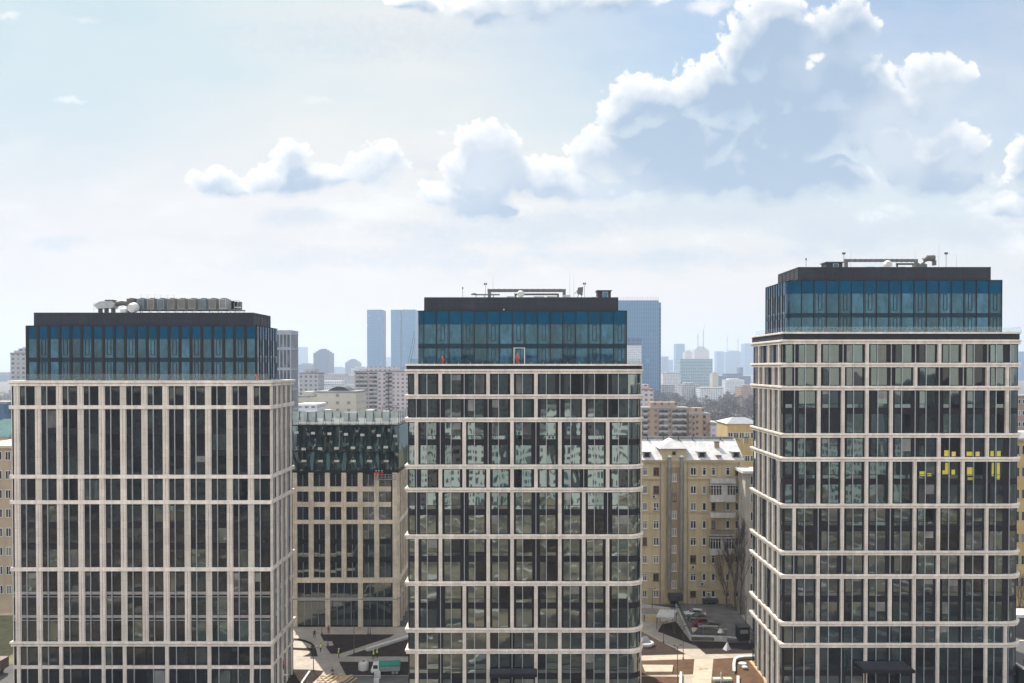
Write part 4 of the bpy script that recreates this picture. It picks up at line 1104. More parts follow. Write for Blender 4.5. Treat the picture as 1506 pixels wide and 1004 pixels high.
# city hidden behind the towers from the photograph's place, seen a step to the side
for i, (px0, px1, pyt, D, m, lab) in enumerate((
    (60, 110, 545, 1200, "w_grey", "grey slab directly behind the broad tower's left half"), (150, 190, 548, 900, "w_pink", "pinkish slab directly behind the middle of the broad tower"),
    (230, 300, 552, 1000, "w_white", "white slab directly behind the broad tower"), (640, 700, 548, 1100, "w_grey", "grey slab directly behind the middle tower"),
    (760, 830, 552, 900, "w_white", "white slab directly behind the middle tower"), (1180, 1250, 550, 950, "w_pink", "pinkish slab directly behind the tall office tower"),
    (1300, 1380, 552, 1200, "w_grey", "grey slab directly behind the tall office tower"))):
    far("city_slab", lab, "apartment block", px0, px1, pyt, D, 20, m, "plant")

# mid-rise rows between the landmark towers
for q in (("low grey row under the two stepped domes, nearest the grid office block", 440, 468, 549, 599, "w_grey", "plant"), ("pale row of flats between the domed tower and the twin towers", 516, 541, 541, 1350, "w_white", "plant"),
          ("dull pink mid-rise at the foot of the slim twin tower", 528, 552, 543.5, 900, "w_pink", None), ("long grey-blue block at the foot of the broad twin tower", 562, 606, 543, 1100, "w_blue2", "plant"),
          ("low beige block left of the beige hall", 438, 464, 583, 560, "w_beige", "plant"), ("pale low block right of the beige hall's roof light", 500, 522, 586, 540, "w_white", None),
          ("long blue-grey row under the lone pale tower", 971, 1003, 561, 1000, "w_blue2", "plant"), ("grey mid-rise at the foot of the teal patterned block", 1003, 1030, 566, 640, "w_grey", "plant"),
          ("pale mid-rise row between teal block and tall tower, below the white apartments", 1030, 1064, 571, 620, "w_white", None), ("blue-grey row behind the right white apartment block", 1056, 1104, 553, 1250, "w_blue2", "plant"),
          ("dull brick row at the tall tower's edge below the pale towers", 1090, 1112, 569, 640, "w_brown", "plant"), ("long low grey works hall across the rail yard", 985, 1060, 583, 900, "w_grey", None), ("low brick works across the rail yard's far side", 1050, 1110, 580, 750, "w_pink", None)):
    far("mid_rise_block", q[0], "apartment block", q[1], q[2], q[3], q[4], 18, q[5], q[6], None, "flatroof")
# cranes over the building site
def crane(px, pyt, pyb, D, jibl, ang, label):
    D, jibl = D * 2, jibl * 2
    b = P(px, pyb, D); t = P(px, pyt, D)
    root = thing("tower_crane", label, "crane", (b.x, D, b.z), 0, "cranes over the far building site")
    m = MB(); w = 1.4
    for sx in (-w, w):
        for sy in (-w, w): m.tube([(b.x + sx, D + sy, b.z), (b.x + sx, D + sy, t.z - 8)], 0.5, 4)
    k = 0
    while b.z + k * 6 < t.z - 10:
        z = b.z + k * 6; m.tube([(b.x - w, D - w, z), (b.x + w, D - w, z + 6)], 0.2, 4); m.tube([(b.x + w, D + w, z), (b.x - w, D + w, z + 6)], 0.2, 4); k += 1
    m.build("mast", M["dull"], root)
    j = MB(); c, s_ = math.cos(ang), math.sin(ang); z0 = t.z - 8
    for off in (-0.7, 0.7): j.tube([(b.x - c * jibl * 0.3, D + off, z0 - s_ * jibl * 0.3), (b.x + c * jibl, D + off, z0 + s_ * jibl)], 0.3, 4)
    j.tube([(b.x, D, z0), (b.x, D, t.z)], 0.4, 4); j.tube([(b.x, D, t.z), (b.x + c * jibl * 0.8, D, z0 + s_ * jibl * 0.8)], 0.15, 4); j.tube([(b.x, D, t.z), (b.x - c * jibl * 0.3, D, z0 - s_ * jibl * 0.3)], 0.15, 4)
    j.build("jib", M["dull"], root)
    cw = MB(); cw.box(b.x - c * jibl * 0.3 - 2, b.x - c * jibl * 0.3 + 2, D - 1.5, D + 1.5, z0 - s_ * jibl * 0.3 - 3, z0 - s_ * jibl * 0.3); cw.build("counterweight", M["concrete"], root)
crane(1026.5, 490, 513, 2200, 16, 1.15, "crane with a steep raised jib over the lower pinkish frame")
crane(1034.5, 484, 513, 2200, 22, 1.35, "tallest crane, its jib nearly upright above the unfinished tower")
crane(1014.5, 512, 519, 2250, 22, 0.06, "short crane with a level jib on the lower pinkish frame")
crane(1069.5, 495, 518, 3100, 28, 1.4, "crane with upright jib above the broad pale mass of towers, farther left one")
crane(1085.5, 497, 518, 3100, 28, 1.25, "crane above the broad pale mass of towers, nearer the tall office tower")

# low sheds and yards of the railway land in the gap
shed_spec = [(985, 606, 420, 26, 9), (1012, 603, 470, 40, 11), (1040, 606, 430, 34, 9), (1066, 601, 500, 44, 10), (1092, 606, 440, 30, 9), (1052, 596, 620, 40, 8), (1085, 594, 660, 50, 9), (1020, 594, 700, 44, 9), (998, 597, 600, 30, 8), (1100, 599, 560, 34, 10)]
desc = ["small shed nearest the ribbed skyscraper's foot", "long grey shed behind the brick block", "shed with pale roof over the brick block's paler end", "wide flat shed left of the white hipped roof", "shed right above the white hipped roof", "far narrow shed in the middle of the rail yard", "far wide shed below the small white apartment block", "far shed below the teal block", "thin shed between skyscraper foot and teal block", "shed against the tall tower's edge in the rail yard"]
for (px, py, D, w, h), d in zip(shed_spec, desc):
    p = G(px, py); p = Vector(((px - CX) / FPX * D, D, 0))
    far_root = thing("yard_shed", d, "shed", (p.x, D, 0), 0, "sheds in the rail yard")
    wl = MB(); wl.box(p.x - w / 2, p.x + w / 2, D, D + 16, 0, h - 2); wl.build("wall", M[random.choice(["w_grey", "w_white", "w_pink"])], far_root)
    rf = MB(); rf.add([(p.x - w / 2 - 0.5, D - 0.5, h - 2), (p.x + w / 2 + 0.5, D - 0.5, h - 2), (p.x + w / 2 + 0.5, D + 8, h), (p.x - w / 2 - 0.5, D + 8, h), (p.x + w / 2 + 0.5, D + 16.5, h - 2), (p.x - w / 2 - 0.5, D + 16.5, h - 2)], [(0, 1, 2, 3), (3, 2, 4, 5), (1, 4, 2), (0, 3, 5), (0, 5, 4, 1)])
    rf.build("roof", M[random.choice(["paleroof", "flatroof", "paleroof"])], far_root)

# bare woods and street trees of the far city: one mass of twigs
def twig_mass(name, spots, mat, seed, n_per=150):
    rnd = random.Random(seed); v, f = [], []
    for x, y, r, h in spots:
        for _ in range(n_per):
            a = rnd.uniform(0, 6.283); q = r * math.sqrt(rnd.random()); u = rnd.random()
            z = h * (0.12 + 0.88 * u); q *= (1 - 0.75 * u * u)
            c = Vector((x + q * math.cos(a), y + q * math.sin(a), z))
            s = rnd.uniform(0.5, 1.3) * h * 0.09; d = Vector((rnd.uniform(-1, 1), rnd.uniform(-1, 1), rnd.uniform(0.2, 1.6))).normalized()
            e = d.cross(Vector((rnd.uniform(-1, 1), rnd.uniform(-1, 1), 0.1))).normalized() * s * 0.22
            k = len(v); v += [c - e * 1.6, c + e * 1.6, c + d * s * 1.9]; f.append((k, k + 1, k + 2))
    mb = MB(); mb.add(v, f); o = mb.build(name, M[mat], fix=False, kind="stuff")
    return o
M["twig"] = plain("bare_twigs", (0.075, 0.068, 0.066), 0.9, 0.25, 0.05)
rnd = random.Random(5)
spots = []
for _ in range(900):
    D = rnd.uniform(480, 1500)
    px = rnd.choice([rnd.uniform(930, 1115), rnd.uniform(930, 1115), rnd.uniform(430, 605), rnd.uniform(-40, 60), rnd.uniform(60, 1500)])
    spots.append(((px - CX) / FPX * D, D, rnd.uniform(5, 11), rnd.uniform(8, 14)))
woods = twig_mass("bare_woods", spots, "twig", 3)
woods["label"] = "bare brown-grey trees massed through the hazy far city"; woods["category"] = "woods"
# ------------------------------------------------------------------ ground, plaza, beds
def ground_mat():
    m, t, b = new_mat("city_ground")
    g = t.n("ShaderNodeNewGeometry").outputs["Position"]
    n1 = t.noise(g, 0.02, 8, 0.65); n2 = t.noise(g, 0.25, 6, 0.6)
    c = t.mix(t.ramp(n1, 0.4, 0.6), c4((0.055, 0.055, 0.056)), c4((0.10, 0.09, 0.08)))
    c = t.mix(t.ramp(n2, 0.45, 0.7), c, c4((0.085, 0.08, 0.074)))
    t.l(c, b.inputs["Base Color"]); b.inputs["Roughness"].default_value = 0.95
    return m
def paving_mat(name, col, sx=0.6, sy=0.3, var=0.15):
    m, t, b = new_mat(name)
    g = t.n("ShaderNodeNewGeometry").outputs["Position"]
    br = t.n("ShaderNodeTexBrick"); t.l(g, br.inputs["Vector"])
    br.inputs["Color1"].default_value = c4([q * (1 + var * 0.6) for q in col]); br.inputs["Color2"].default_value = c4([q * (1 - var * 0.6) for q in col]); br.inputs["Mortar"].default_value = c4([q * 0.6 for q in col])
    br.inputs["Scale"].default_value = 1.0; br.inputs["Mortar Size"].default_value = 0.012; br.inputs["Brick Width"].default_value = sx; br.inputs["Row Height"].default_value = sy
    n = t.noise(g, 0.35, 6, 0.65)
    f = t.ramp(n, 0.3, 0.7, 0.8, 1.15, False)
    c = t.vm("SCALE", br.outputs["Color"]); t.l(f, c.node.inputs["Scale"])
    t.l(c, b.inputs["Base Color"]); b.inputs["Roughness"].default_value = 0.85
    return m
M["ground"] = ground_mat()
def earth_mat():
    m, t, b = new_mat("site_earth")
    g = t.n("ShaderNodeNewGeometry").outputs["Position"]
    c = t.mix(t.ramp(t.noise(g, 0.07, 6, 0.6), 0.42, 0.58), c4((0.09, 0.07, 0.05)), c4((0.27, 0.21, 0.14)))
    c = t.mix(t.ramp(t.noise(g, 0.16, 3, 0.5), 0.60, 0.63), c, c4((0.50, 0.49, 0.45)))
    c = t.mix(t.ramp(t.noise(t.vm("ADD", g, (40, 90, 0)), 0.11, 3, 0.5), 0.62, 0.65), c, c4((0.03, 0.04, 0.04)))
    t.l(c, b.inputs["Base Color"]); b.inputs["Roughness"].default_value = 0.95
    return m
M["earth"] = earth_mat()
M["paving"] = paving_mat("pale_pavers", (0.36, 0.31, 0.25))
M["paving2"] = paving_mat("cream_pavers", (0.44, 0.36, 0.27), 0.9, 0.45)
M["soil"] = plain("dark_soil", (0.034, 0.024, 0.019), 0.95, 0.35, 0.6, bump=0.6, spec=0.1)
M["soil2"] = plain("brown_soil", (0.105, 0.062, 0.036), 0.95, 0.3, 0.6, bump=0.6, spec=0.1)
M["asphalt"] = plain("asphalt", (0.12, 0.112, 0.102), 0.9, 0.3, 0.4, spec=0.2)
M["lawn"] = plain("dry_lawn", (0.13, 0.12, 0.05), 0.95, 0.3, 0.5)
M["barrier"] = plain("yellow_rail", (0.55, 0.36, 0.05), 0.6)
M["fencegl"] = clear_glass("fence_glass", (0.80, 0.86, 0.84), 0.25)

def sheet(name, pts, z, m, kind=True, z0=None):
    mb = MB(); pts = [(p[0], p[1]) for p in pts]
    ar = sum(pts[i][0] * pts[(i + 1) % len(pts)][1] - pts[(i + 1) % len(pts)][0] * pts[i][1] for i in range(len(pts)))
    if ar < 0: pts = pts[::-1]
    if z0 is None: mb.add([(a, b, z) for a, b in pts], [tuple(range(len(pts)))])
    else: mb.prism(pts, z0, z)
    return mb.build(name, M[m], kind="structure")
g = MB(); NX = 24
g.add([(-9000, -1500, 0), (9000, -1500, 0), (9000, 14000, 0), (-9000, 14000, 0)], [(0, 1, 2, 3)])
struct("ground", g, M["ground"])
sheet("site_earth", [(-260, -420), (260, -420), (260, 119), (-260, 119)], 0.015, "earth")
zL = lambda x, y, z=0.0: G(400 + x / 6.845, 890 + y / 6.845, z)
zR = lambda x, y, z=0.0: G(930 + x / 7.495, 870 + y / 7.495, z)
sheet("plaza_paving", [(-52, 120), (58, 120), (58, 189.5), (22, 189.5), (14, 174.9), (-52, 174.9)], 0.02, "paving")
def bed(name, conv, pts, m="soil", z=0.05):
    return sheet(name, [conv(*p) for p in pts], z, m)
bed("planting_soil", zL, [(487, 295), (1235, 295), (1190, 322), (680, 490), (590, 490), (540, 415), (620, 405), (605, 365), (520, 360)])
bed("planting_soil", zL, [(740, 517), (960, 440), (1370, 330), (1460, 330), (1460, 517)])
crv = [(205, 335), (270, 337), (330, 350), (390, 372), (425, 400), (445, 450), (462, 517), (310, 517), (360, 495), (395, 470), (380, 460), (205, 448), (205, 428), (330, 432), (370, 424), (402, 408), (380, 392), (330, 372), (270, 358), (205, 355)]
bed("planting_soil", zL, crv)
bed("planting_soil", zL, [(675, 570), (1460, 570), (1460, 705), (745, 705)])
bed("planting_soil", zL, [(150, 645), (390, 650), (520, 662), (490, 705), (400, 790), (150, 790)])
bed("gravel_yard", zL, [(735, 712), (1460, 712), (1460, 900), (735, 900)], "asphalt")
# right gap
bed("planting_soil", zR, [(40, 405), (100, 440), (590, 690), (40, 706)])
bed("planting_soil", zR, [(640, 545), (1420, 565), (1420, 680), (810, 690)])
bed("planting_soil", zR, [(280, 440), (330, 360), (480, 330), (640, 545), (700, 600)])
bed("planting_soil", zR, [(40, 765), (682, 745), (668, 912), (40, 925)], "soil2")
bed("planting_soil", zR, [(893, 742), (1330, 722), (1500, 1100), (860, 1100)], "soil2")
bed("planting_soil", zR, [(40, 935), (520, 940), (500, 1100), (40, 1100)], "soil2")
sheet("cream_path", [zR(*p) for p in [(40, 716), (590, 695), (690, 742), (40, 760)]], 0.035, "paving2")
sheet("cream_path", [zR(*p) for p in [(690, 745), (893, 742), (855, 1150), (640, 1150)]], 0.035, "paving2")
sheet("paving_pad", [zR(*p, 0.3) for p in [(110, 803), (452, 806), (440, 880), (142, 880)]], 0.3, "paving2", z0=0.0)
sheet("lawn", [G(-20, 905), G(26, 905), G(26, 975), G(-20, 985)], 0.05, "lawn")
sheet("side_path", [G(-20, 893), G(26, 889), G(26, 903), G(-20, 925)], 0.03, "paving2")
sheet("street", [(70, 120), (86, 120), (120, 400), (100, 400)], 0.03, "asphalt")
# parking court on a low plinth
pk = [zR(505, 180), zR(655, 540), zR(1045, 545), zR(1045, 567), zR(1420, 572), (46, 189.5), (24, 189.5)]
PKZ = 0.7
sheet("parking_court", pk, PKZ, "asphalt", z0=0.0)
def edge_wall(name, label, pts, z0, z1, th, m, cat="wall"):
    root = thing(name, label, cat, (pts[0][0], pts[0][1], z0)); mb = MB()
    for p, q in zip(pts, pts[1:]):
        d = (Vector((q[0], q[1], 0)) - Vector((p[0], p[1], 0))); L = d.length; d.normalize()
        mb.fbox(((p[0], p[1]), (d.x, d.y), (d.y, -d.x)), -0.003, L, 0.02, th, z0, z1)
    mb.build("wall_body", M[m], root)
    return root
w_ = edge_wall("retaining_wall", "pale low retaining wall round the parking court, with a glass and metal fence on it", [zR(490, 178), zR(650, 528), zR(1045, 542), zR(1300, 565)], 0.0, PKZ + 0.25, 0.35, "offwhite")
pts = [zR(490, 178), zR(650, 528), zR(1045, 542)]
for p, q in zip(pts, pts[1:]):
    d = (q - p); d.z = 0; L = d.length; d.normalize(); F = ((p.x, p.y), (d.x, d.y), (d.y, -d.x)); n = int(L / 2.2)
    pn, ps = MB(), MB()
    for i in range(n):
        pn.fbox(F, L * i / n + 0.06, L * (i + 1) / n - 0.06, 0.15, 0.18, PKZ + 0.3, PKZ + 1.7)
        ps.fbox(F, L * i / n - 0.04, L * i / n + 0.04, 0.13, 0.21, PKZ + 0.2, PKZ + 1.8)
    ps.fbox(F, 0, L, 0.14, 0.2, PKZ + 1.72, PKZ + 1.78)
    pn.build("fence_panel", M["fencegl"], w_); ps.build("fence_post", M["dull"], w_)
edge_wall("retaining_wall", "grey terrace wall under the porch of the ochre house", [zR(60, 238), zR(492, 248)], 0.0, 1.3, 0.4, "concrete")
sheet("porch_terrace", [zR(60, 238), zR(492, 248), (24, 189.4), (20, 189.4)], 1.2, "concrete", z0=0.0)

# ---- small things on the plaza
def tube_mb(*a, **k): mb = MB(); mb.tube(*a, **k); return mb
def lamp_post(pos, h, label, arms=2, rz=0.3):
    t = thing("street_lamp", label, "street lamp", pos, rz, "thin lamp posts of the plaza")
    b = MB(); b.lathe(0, 0, [(0.16, 0), (0.14, 0.3), (0.075, 0.35), (0.05, h)], 8); b.build("pole", M["dark_metal"], t, local=True)
    for s in (-1, 1)[:arms]:
        a = MB(); a.tube([(0, 0, h - 0.1), (s * 0.45, 0, h + 0.08)], 0.03, 6); a.box(min(s * 0.4, s * 0.8), max(s * 0.4, s * 0.8), -0.12, 0.12, h + 0.03, h + 0.14); a.build("lamp_head", M["dark_metal"], t, local=True)
lamp_post(zL(503, 292), 4.8, "thin lamp post left of the building entrance behind the plaza")
lamp_post(zL(826, 488), 8.2, "tallest thin lamp post, at the tip of the long ramp")
lamp_post(zL(968, 293), 5.2, "left one of two lamp posts close together before the office glazing", 1)
lamp_post(zL(990, 296), 5.2, "right one of two lamp posts close together before the office glazing", 1)
lamp_post(zL(418, 668), 4.2, "lamp post at the edge of the curved soil bed")
lamp_post(zL(563, 408), 1.6, "short bollard lamp at the notch of the large soil bed", 1)
lamp_post(zR(220, 245), 5.4, "lamp post before the terrace wall of the ochre house")
lamp_post(zR(468, 470), 5.2, "lamp post behind the parking court's slanting fence")
lamp_post(zR(345, 565), 4.0, "lamp post on the diagonal path", 2)
lamp_post(zR(560, 745), 6.0, "lamp post at the corner of the sunlit cream path")
lamp_post(zR(498, 1060), 7.0, "lamp post in the brown sunlit soil bed")

# long ramp of slabs
def slab_run(name, label, pts, w, z0, z1, m, cat):
    t = thing(name, label, cat, (pts[0].x, pts[0].y, 0)); mb = MB()
    for p, q in zip(pts, pts[1:]):
        d = q - p; d.z = 0; L = d.length; d.normalize(); n = max(1, int(L / 2.4))
        for i in range(n): mb.fbox(((p.x, p.y), (d.x, d.y), (-d.y, d.x)), L * i / n + 0.02, L * (i + 1) / n - 0.02, 0, w, z0, z1)
    mb.build("slab", M[m], t); return t
slab_run("bench_wall", "long white slab run along the diagonal path", [zL(965, 440, 0.5), zL(1420, 300, 0.5)], 0.8, 0.0, 0.5, "offwhite", "seating wall")
slab_run("stone_slabs", "tan slabs laid beside the white slab run", [zL(1120, 412), zL(1420, 322)], 0.7, 0.0, 0.3, "timber", "slabs")

# timber formwork
def formwork():
    c = zL(590, 790); t = thing("timber_formwork", "raw timber formwork frame of planks at the plaza's front edge", "formwork", (c.x, c.y, 0))
    mb = MB()
    for i in range(7):
        p = zL(420 + i * 47, 800 + 6 * i, 0.6); q = p + Vector((1.9, 6.2, 0)); d = (q - p).normalized()
        mb.fbox(((p.x, p.y), (d.x, d.y), (d.y, -d.x)), 0, 6.6 - 0.25 * i, -0.07, 0.07, 0.42, 0.6)
    mb.build("joist", M["timber"], t)
    m2 = MB()
    for i in range(3):
        p = zL(425 + 32 * i, 790 - 42 * i, 0.42); q = zL(725, 800 - 45 * i, 0.42); d = q - p; L = d.length; d.normalize()
        m2.fbox(((p.x, p.y), (d.x, d.y), (d.y, -d.x)), 0, L, -0.08, 0.08, 0.24, 0.42)
        for k in range(5): m2.fbox(((p.x, p.y), (d.x, d.y), (d.y, -d.x)), L * k / 4.2, L * k / 4.2 + 0.1, -0.05, 0.05, 0.0, 0.24)
    m2.build("bearer", M["timber"], t)
    pl = MB()
    for i in range(6):
        p = zL(600 + 20 * i, 790 - 3 * i, 0.6); pl.fbox(((p.x, p.y), (0.29, 0.957), (0.957, -0.29)), 0.2, 3.6, -0.15, 0.15, 0.603, 0.64)
    pl.build("plank", M["timber"], t)
formwork()
slab_run("kerb_beam", "pale beam lying across the dark soil near the formwork", [zL(300, 790, 0.3), zL(388, 660, 0.3)], 0.3, 0.05, 0.35, "offwhite", "beam")

# ---- wheels, cars, truck
M["tyre"] = plain("tyre_rubber", (0.02, 0.02, 0.02), 0.8)
M["rim"] = plain("wheel_rim", (0.35, 0.35, 0.36), 0.35, 0.1, metal=0.7)
M["lampglass"] = plain("lamp_lens", (0.6, 0.6, 0.58), 0.15)
M["redlens"] = plain("rear_lens", (0.35, 0.02, 0.02), 0.2)
M["carglass"] = glass("car_glass", (0.012, 0.014, 0.016), 1.6, wave=0.0, var=0.2)
def paint(name, col):
    m = plain(name, col, 0.25, 0.06, 0.5); b = m.node_tree.nodes["Principled BSDF"]; b.inputs["Coat Weight"].default_value = 0.6; return m
def wheel(t, x, y, r, w=0.2):
    a = MB(); a.tube([(x, y - w / 2, r), (x, y + w / 2, r)], r, 16); o = a.build("wheel", M["tyre"], t, local=True)
    k = MB(); s = -1 if y < 0 else 1; k.tube([(x, y + s * (w / 2 - 0.02), r), (x, y + s * (w / 2 + 0.02), r)], r * 0.62, 12); k.build("rim", M["rim"], o, local=True)
def car(name, label, pos, rz, col, kind="sedan"):
    t = thing("parked_car", label, "car", pos, rz, "cars on the parking court")
    L, W = 4.5, 1.78
    pt = paint(name, col)
    # body sections along the length: x, half width, bottom, top
    sec = [(-2.25, 0.70, 0.45, 0.75), (-2.1, 0.84, 0.28, 0.86), (-1.5, 0.89, 0.24, 0.94), (-0.6, 0.89, 0.22, 0.95), (0.6, 0.89, 0.22, 0.95), (1.3, 0.88, 0.24, 0.90), (2.0, 0.82, 0.28, 0.74), (2.25, 0.66, 0.40, 0.62)]
    def loft_sec(sec, mid=0.55):
        mb = MB(); v = []
        for x, h, b, tp in sec:
            m_ = b + (tp - b) * mid
            v += [(x, -h * 0.92, b), (x, -h, m_), (x, -h * 0.9, tp), (x, h * 0.9, tp), (x, h, m_), (x, h * 0.92, b)]
        f = [(i * 6 + k, i * 6 + (k + 1) % 6, i * 6 + 6 + (k + 1) % 6, i * 6 + 6 + k) for i in range(len(sec) - 1) for k in range(6)]
        f += [tuple(range(5, -1, -1)), tuple(range((len(sec) - 1) * 6, len(sec) * 6))]
        mb.add(v, f); return mb
    loft_sec(sec).build("body", pt, t, local=True)
    back = -2.0 if kind == "hatch" else -1.75
    loft_sec([(back, 0.62, 0.9, 0.98), (back + 0.55, 0.70, 0.9, 1.40), (-0.2, 0.72, 0.92, 1.48), (0.35, 0.70, 0.92, 1.44), (1.15, 0.72, 0.88, 0.96)], 0.3).build("cabin_glass", M["carglass"], t, local=True)
    rf = MB(); rf.add([(back + 0.6, -0.60, 1.41), (-0.2, -0.64, 1.495), (0.38, -0.60, 1.45), (0.38, 0.60, 1.45), (-0.2, 0.64, 1.495), (back + 0.6, 0.60, 1.41)] + [(back + 0.6, -0.60, 1.38), (-0.2, -0.64, 1.46), (0.38, -0.60, 1.42), (0.38, 0.60, 1.42), (-0.2, 0.64, 1.46), (back + 0.6, 0.60, 1.38)], [(0, 1, 4, 5), (1, 2, 3, 4)] + [(i, (i + 1) % 6, 6 + (i + 1) % 6, 6 + i) for i in range(6)] + [(6, 11, 10, 7), (7, 10, 9, 8)])
    rf.build("roof", pt, t, local=True)
    for s in (-1, 1):
        p = MB()
        for x0_, x1_ in ((0.38, 1.12), (-0.3, -0.22), (back + 0.6, back + 0.1)):
            p.tube([(x0_, s * 0.62, 1.43), (x1_, s * 0.68, 0.95 if abs(x1_ - x0_) > 0.2 else 0.95)], 0.04, 5)
        p.build("pillar", pt, t, local=True)
        for x in (-1.35, 1.38): wheel(t, x, s * 0.80, 0.32)
        h = MB(); h.box(2.02, 2.2, s * 0.62 - 0.16, s * 0.62 + 0.16, 0.58, 0.70); h.build("headlight", M["lampglass"], t, local=True)
        r = MB(); r.box(-2.22, -2.1, s * 0.6 - 0.15, s * 0.6 + 0.15, 0.68, 0.82); r.build("tail_light", M["redlens"], t, local=True)
        mr = MB(); mr.box(0.75, 0.9, s * 0.98 - 0.1, s * 0.98 + 0.1, 0.95, 1.1); mr.build("mirror", pt, t, local=True)
car("car_white", "white car parked farthest back against the ochre house", zR(690, 268, PKZ), R(172), (0.62, 0.62, 0.61), "hatch")
car("car_dark", "dark grey-green car between the white and the dark red car", zR(715, 318, PKZ), R(168), (0.035, 0.045, 0.04))
car("car_red", "dark red car in the middle of the parked row", zR(780, 370, PKZ), R(10), (0.16, 0.022, 0.025))
car("car_grey", "grey car parked nearest the front fence of the court", zR(855, 408, PKZ), R(172), (0.13, 0.13, 0.12), "hatch")

def truck():
    p = zL(1110, 690); t = thing("tipper_truck", "small white truck with a grey load box under a green tarpaulin", "truck", (p.x + 0.6, p.y, 0.06), R(6)); t.scale = (0.87, 0.87, 0.87)
    B = lambda name, m, *bs: [None, (lambda mb: ([mb.box(*b) for b in bs], mb.build(name, M[m], t, local=True)))(MB())][1][1]
    B("chassis", "dark_metal", (-2.7, 2.6, -0.45, 0.45, 0.45, 0.7))
    cab = MB(); pr = [(-2.75, 0.55), (-2.85, 1.2), (-2.45, 2.15), (-1.3, 2.25), (-1.25, 0.55)]
    cab.add([(x, -0.95, z) for x, z in pr] + [(x, 0.95, z) for x, z in pr], [(0, 1, 2, 3, 4), (9, 8, 7, 6, 5)] + [(i, 5 + i, 5 + (i + 1) % 5, (i + 1) % 5) for i in range(5)])
    c = cab.build("cab", M["white"], t, local=True)
    ws = MB(); ws.add([(-2.845, -0.85, 1.3), (-2.845, 0.85, 1.3), (-2.53, 0.85, 2.05), (-2.53, -0.85, 2.05), (-2.80, -0.85, 1.28), (-2.80, 0.85, 1.28), (-2.48, 0.85, 2.03), (-2.48, -0.85, 2.03)], [(0, 3, 2, 1), (4, 5, 6, 7), (0, 1, 5, 4), (1, 2, 6, 5), (2, 3, 7, 6), (3, 0, 4, 7)])
    ws.box(-2.4, -1.5, -0.97, -0.93, 1.35, 2.05); ws.box(-2.4, -1.5, 0.93, 0.97, 1.35, 2.05); ws.build("window", M["carglass"], c, local=True)
    bx = MB(); z0, z1 = 0.8, 2.0
    bx.box(-1.1, 2.8, -1.1, -1.03, z0, z1); bx.box(-1.1, 2.8, 1.03, 1.1, z0, z1); bx.box(-1.1, -1.03, -1.03, 1.03, z0, z1); bx.box(2.73, 2.8, -1.03, 1.03, z0, z1); bx.box(-1.03, 2.73, -1.03, 1.03, z0, z0 + 0.1)
    for k in range(9): bx.box(-1.0 + k * 0.45, -0.94 + k * 0.45, -1.15, -1.1, z0, z1 - 0.003)
    bx.build("load_box", M["galv"], t, local=True)
    tp = MB(); pr = [(-1.16, 1.75), (-1.16, 2.12), (0, 2.62), (1.16, 2.12), (1.16, 1.75)]; n = 7
    v = [(-1.3 + 4.2 * k / n, y, z - (0.05 if k % 2 and i in (1, 2, 3) else 0)) for k in range(n + 1) for i, (y, z) in enumerate(pr)]
    v += [(-1.3 + 4.2 * k / n, y * 0.97, z - 0.05) for k in range(n + 1) for y, z in pr]; q = 5 * (n + 1)
    f = [(k * 5 + i, k * 5 + i + 1, k * 5 + 6 + i, k * 5 + 5 + i) for k in range(n) for i in range(4)]; f += [tuple(q + x for x in reversed(a)) for a in f]
    f += [(0, 1, 2, 3, 4), tuple(range(5 * n + 4, 5 * n - 1, -1))]
    tp.add(v, f); tp.build("tarpaulin", M["tarp"], t, local=True)
    for x in (-2.0, 1.5, 2.2):
        for s in (-1, 1): wheel(t, x, s * 0.88, 0.45, 0.28)
    for s in (-1, 1):
        h = MB(); h.box(-2.84, -2.76, s * 0.7 - 0.15, s * 0.7 + 0.15, 0.8, 0.98); h.build("headlight", M["lampglass"], t, local=True)
M["tarp"] = plain("green_tarpaulin", (0.0, 0.20, 0.13), 0.6, 0.15, 1.0)
truck()
# white round tank beside the truck, paper sacks
def tank():
    p = zL(985, 660); t = thing("water_tank", "white round tank standing beside the truck's cab", "tank", (p.x - 1.2, p.y + 0.5, 0.05))
    b = MB(); b.lathe(0, 0, [(0.85, 0), (0.9, 0.15), (0.9, 1.15), (0.75, 1.35), (0.25, 1.45)], 18); b.build("tank_body", M["offwhite"], t, local=True)
    c = MB(); c.lathe(0, 0, [(0.25, 1.44), (0.25, 1.55), (0.2, 1.58)], 12); c.build("lid", M["dull"], t, local=True)
tank()
def crate(p, s, label, m="offwhite"):
    t = thing("site_crate", label, "crate", p, 0.3)
    b = MB(); x, y, z = s
    for k in range(4): b.box(-x / 2, x / 2, -y / 2, -y / 2 + 0.03, z * k / 4 + 0.02, z * (k + 1) / 4 - 0.02); b.box(-x / 2, x / 2, y / 2 - 0.03, y / 2, z * k / 4 + 0.02, z * (k + 1) / 4 - 0.02)
    for sx in (-1, 1): b.box(sx * x / 2 - 0.04, sx * x / 2 + 0.04, -y / 2 - 0.01, y / 2 + 0.01, 0, z)
    b.build("crate_side", M[m], t, local=True); l = MB(); l.box(-x / 2 - 0.03, x / 2 + 0.03, -y / 2 - 0.03, y / 2 + 0.03, z, z + 0.06); l.build("lid", M[m], t, local=True)
crate(zL(1060, 735), (0.9, 0.9, 1.1), "pale crate on the asphalt in front of the truck")
crate(zL(1050, 790), (0.7, 0.7, 0.8), "smaller pale crate at the photo's lower edge before the truck")

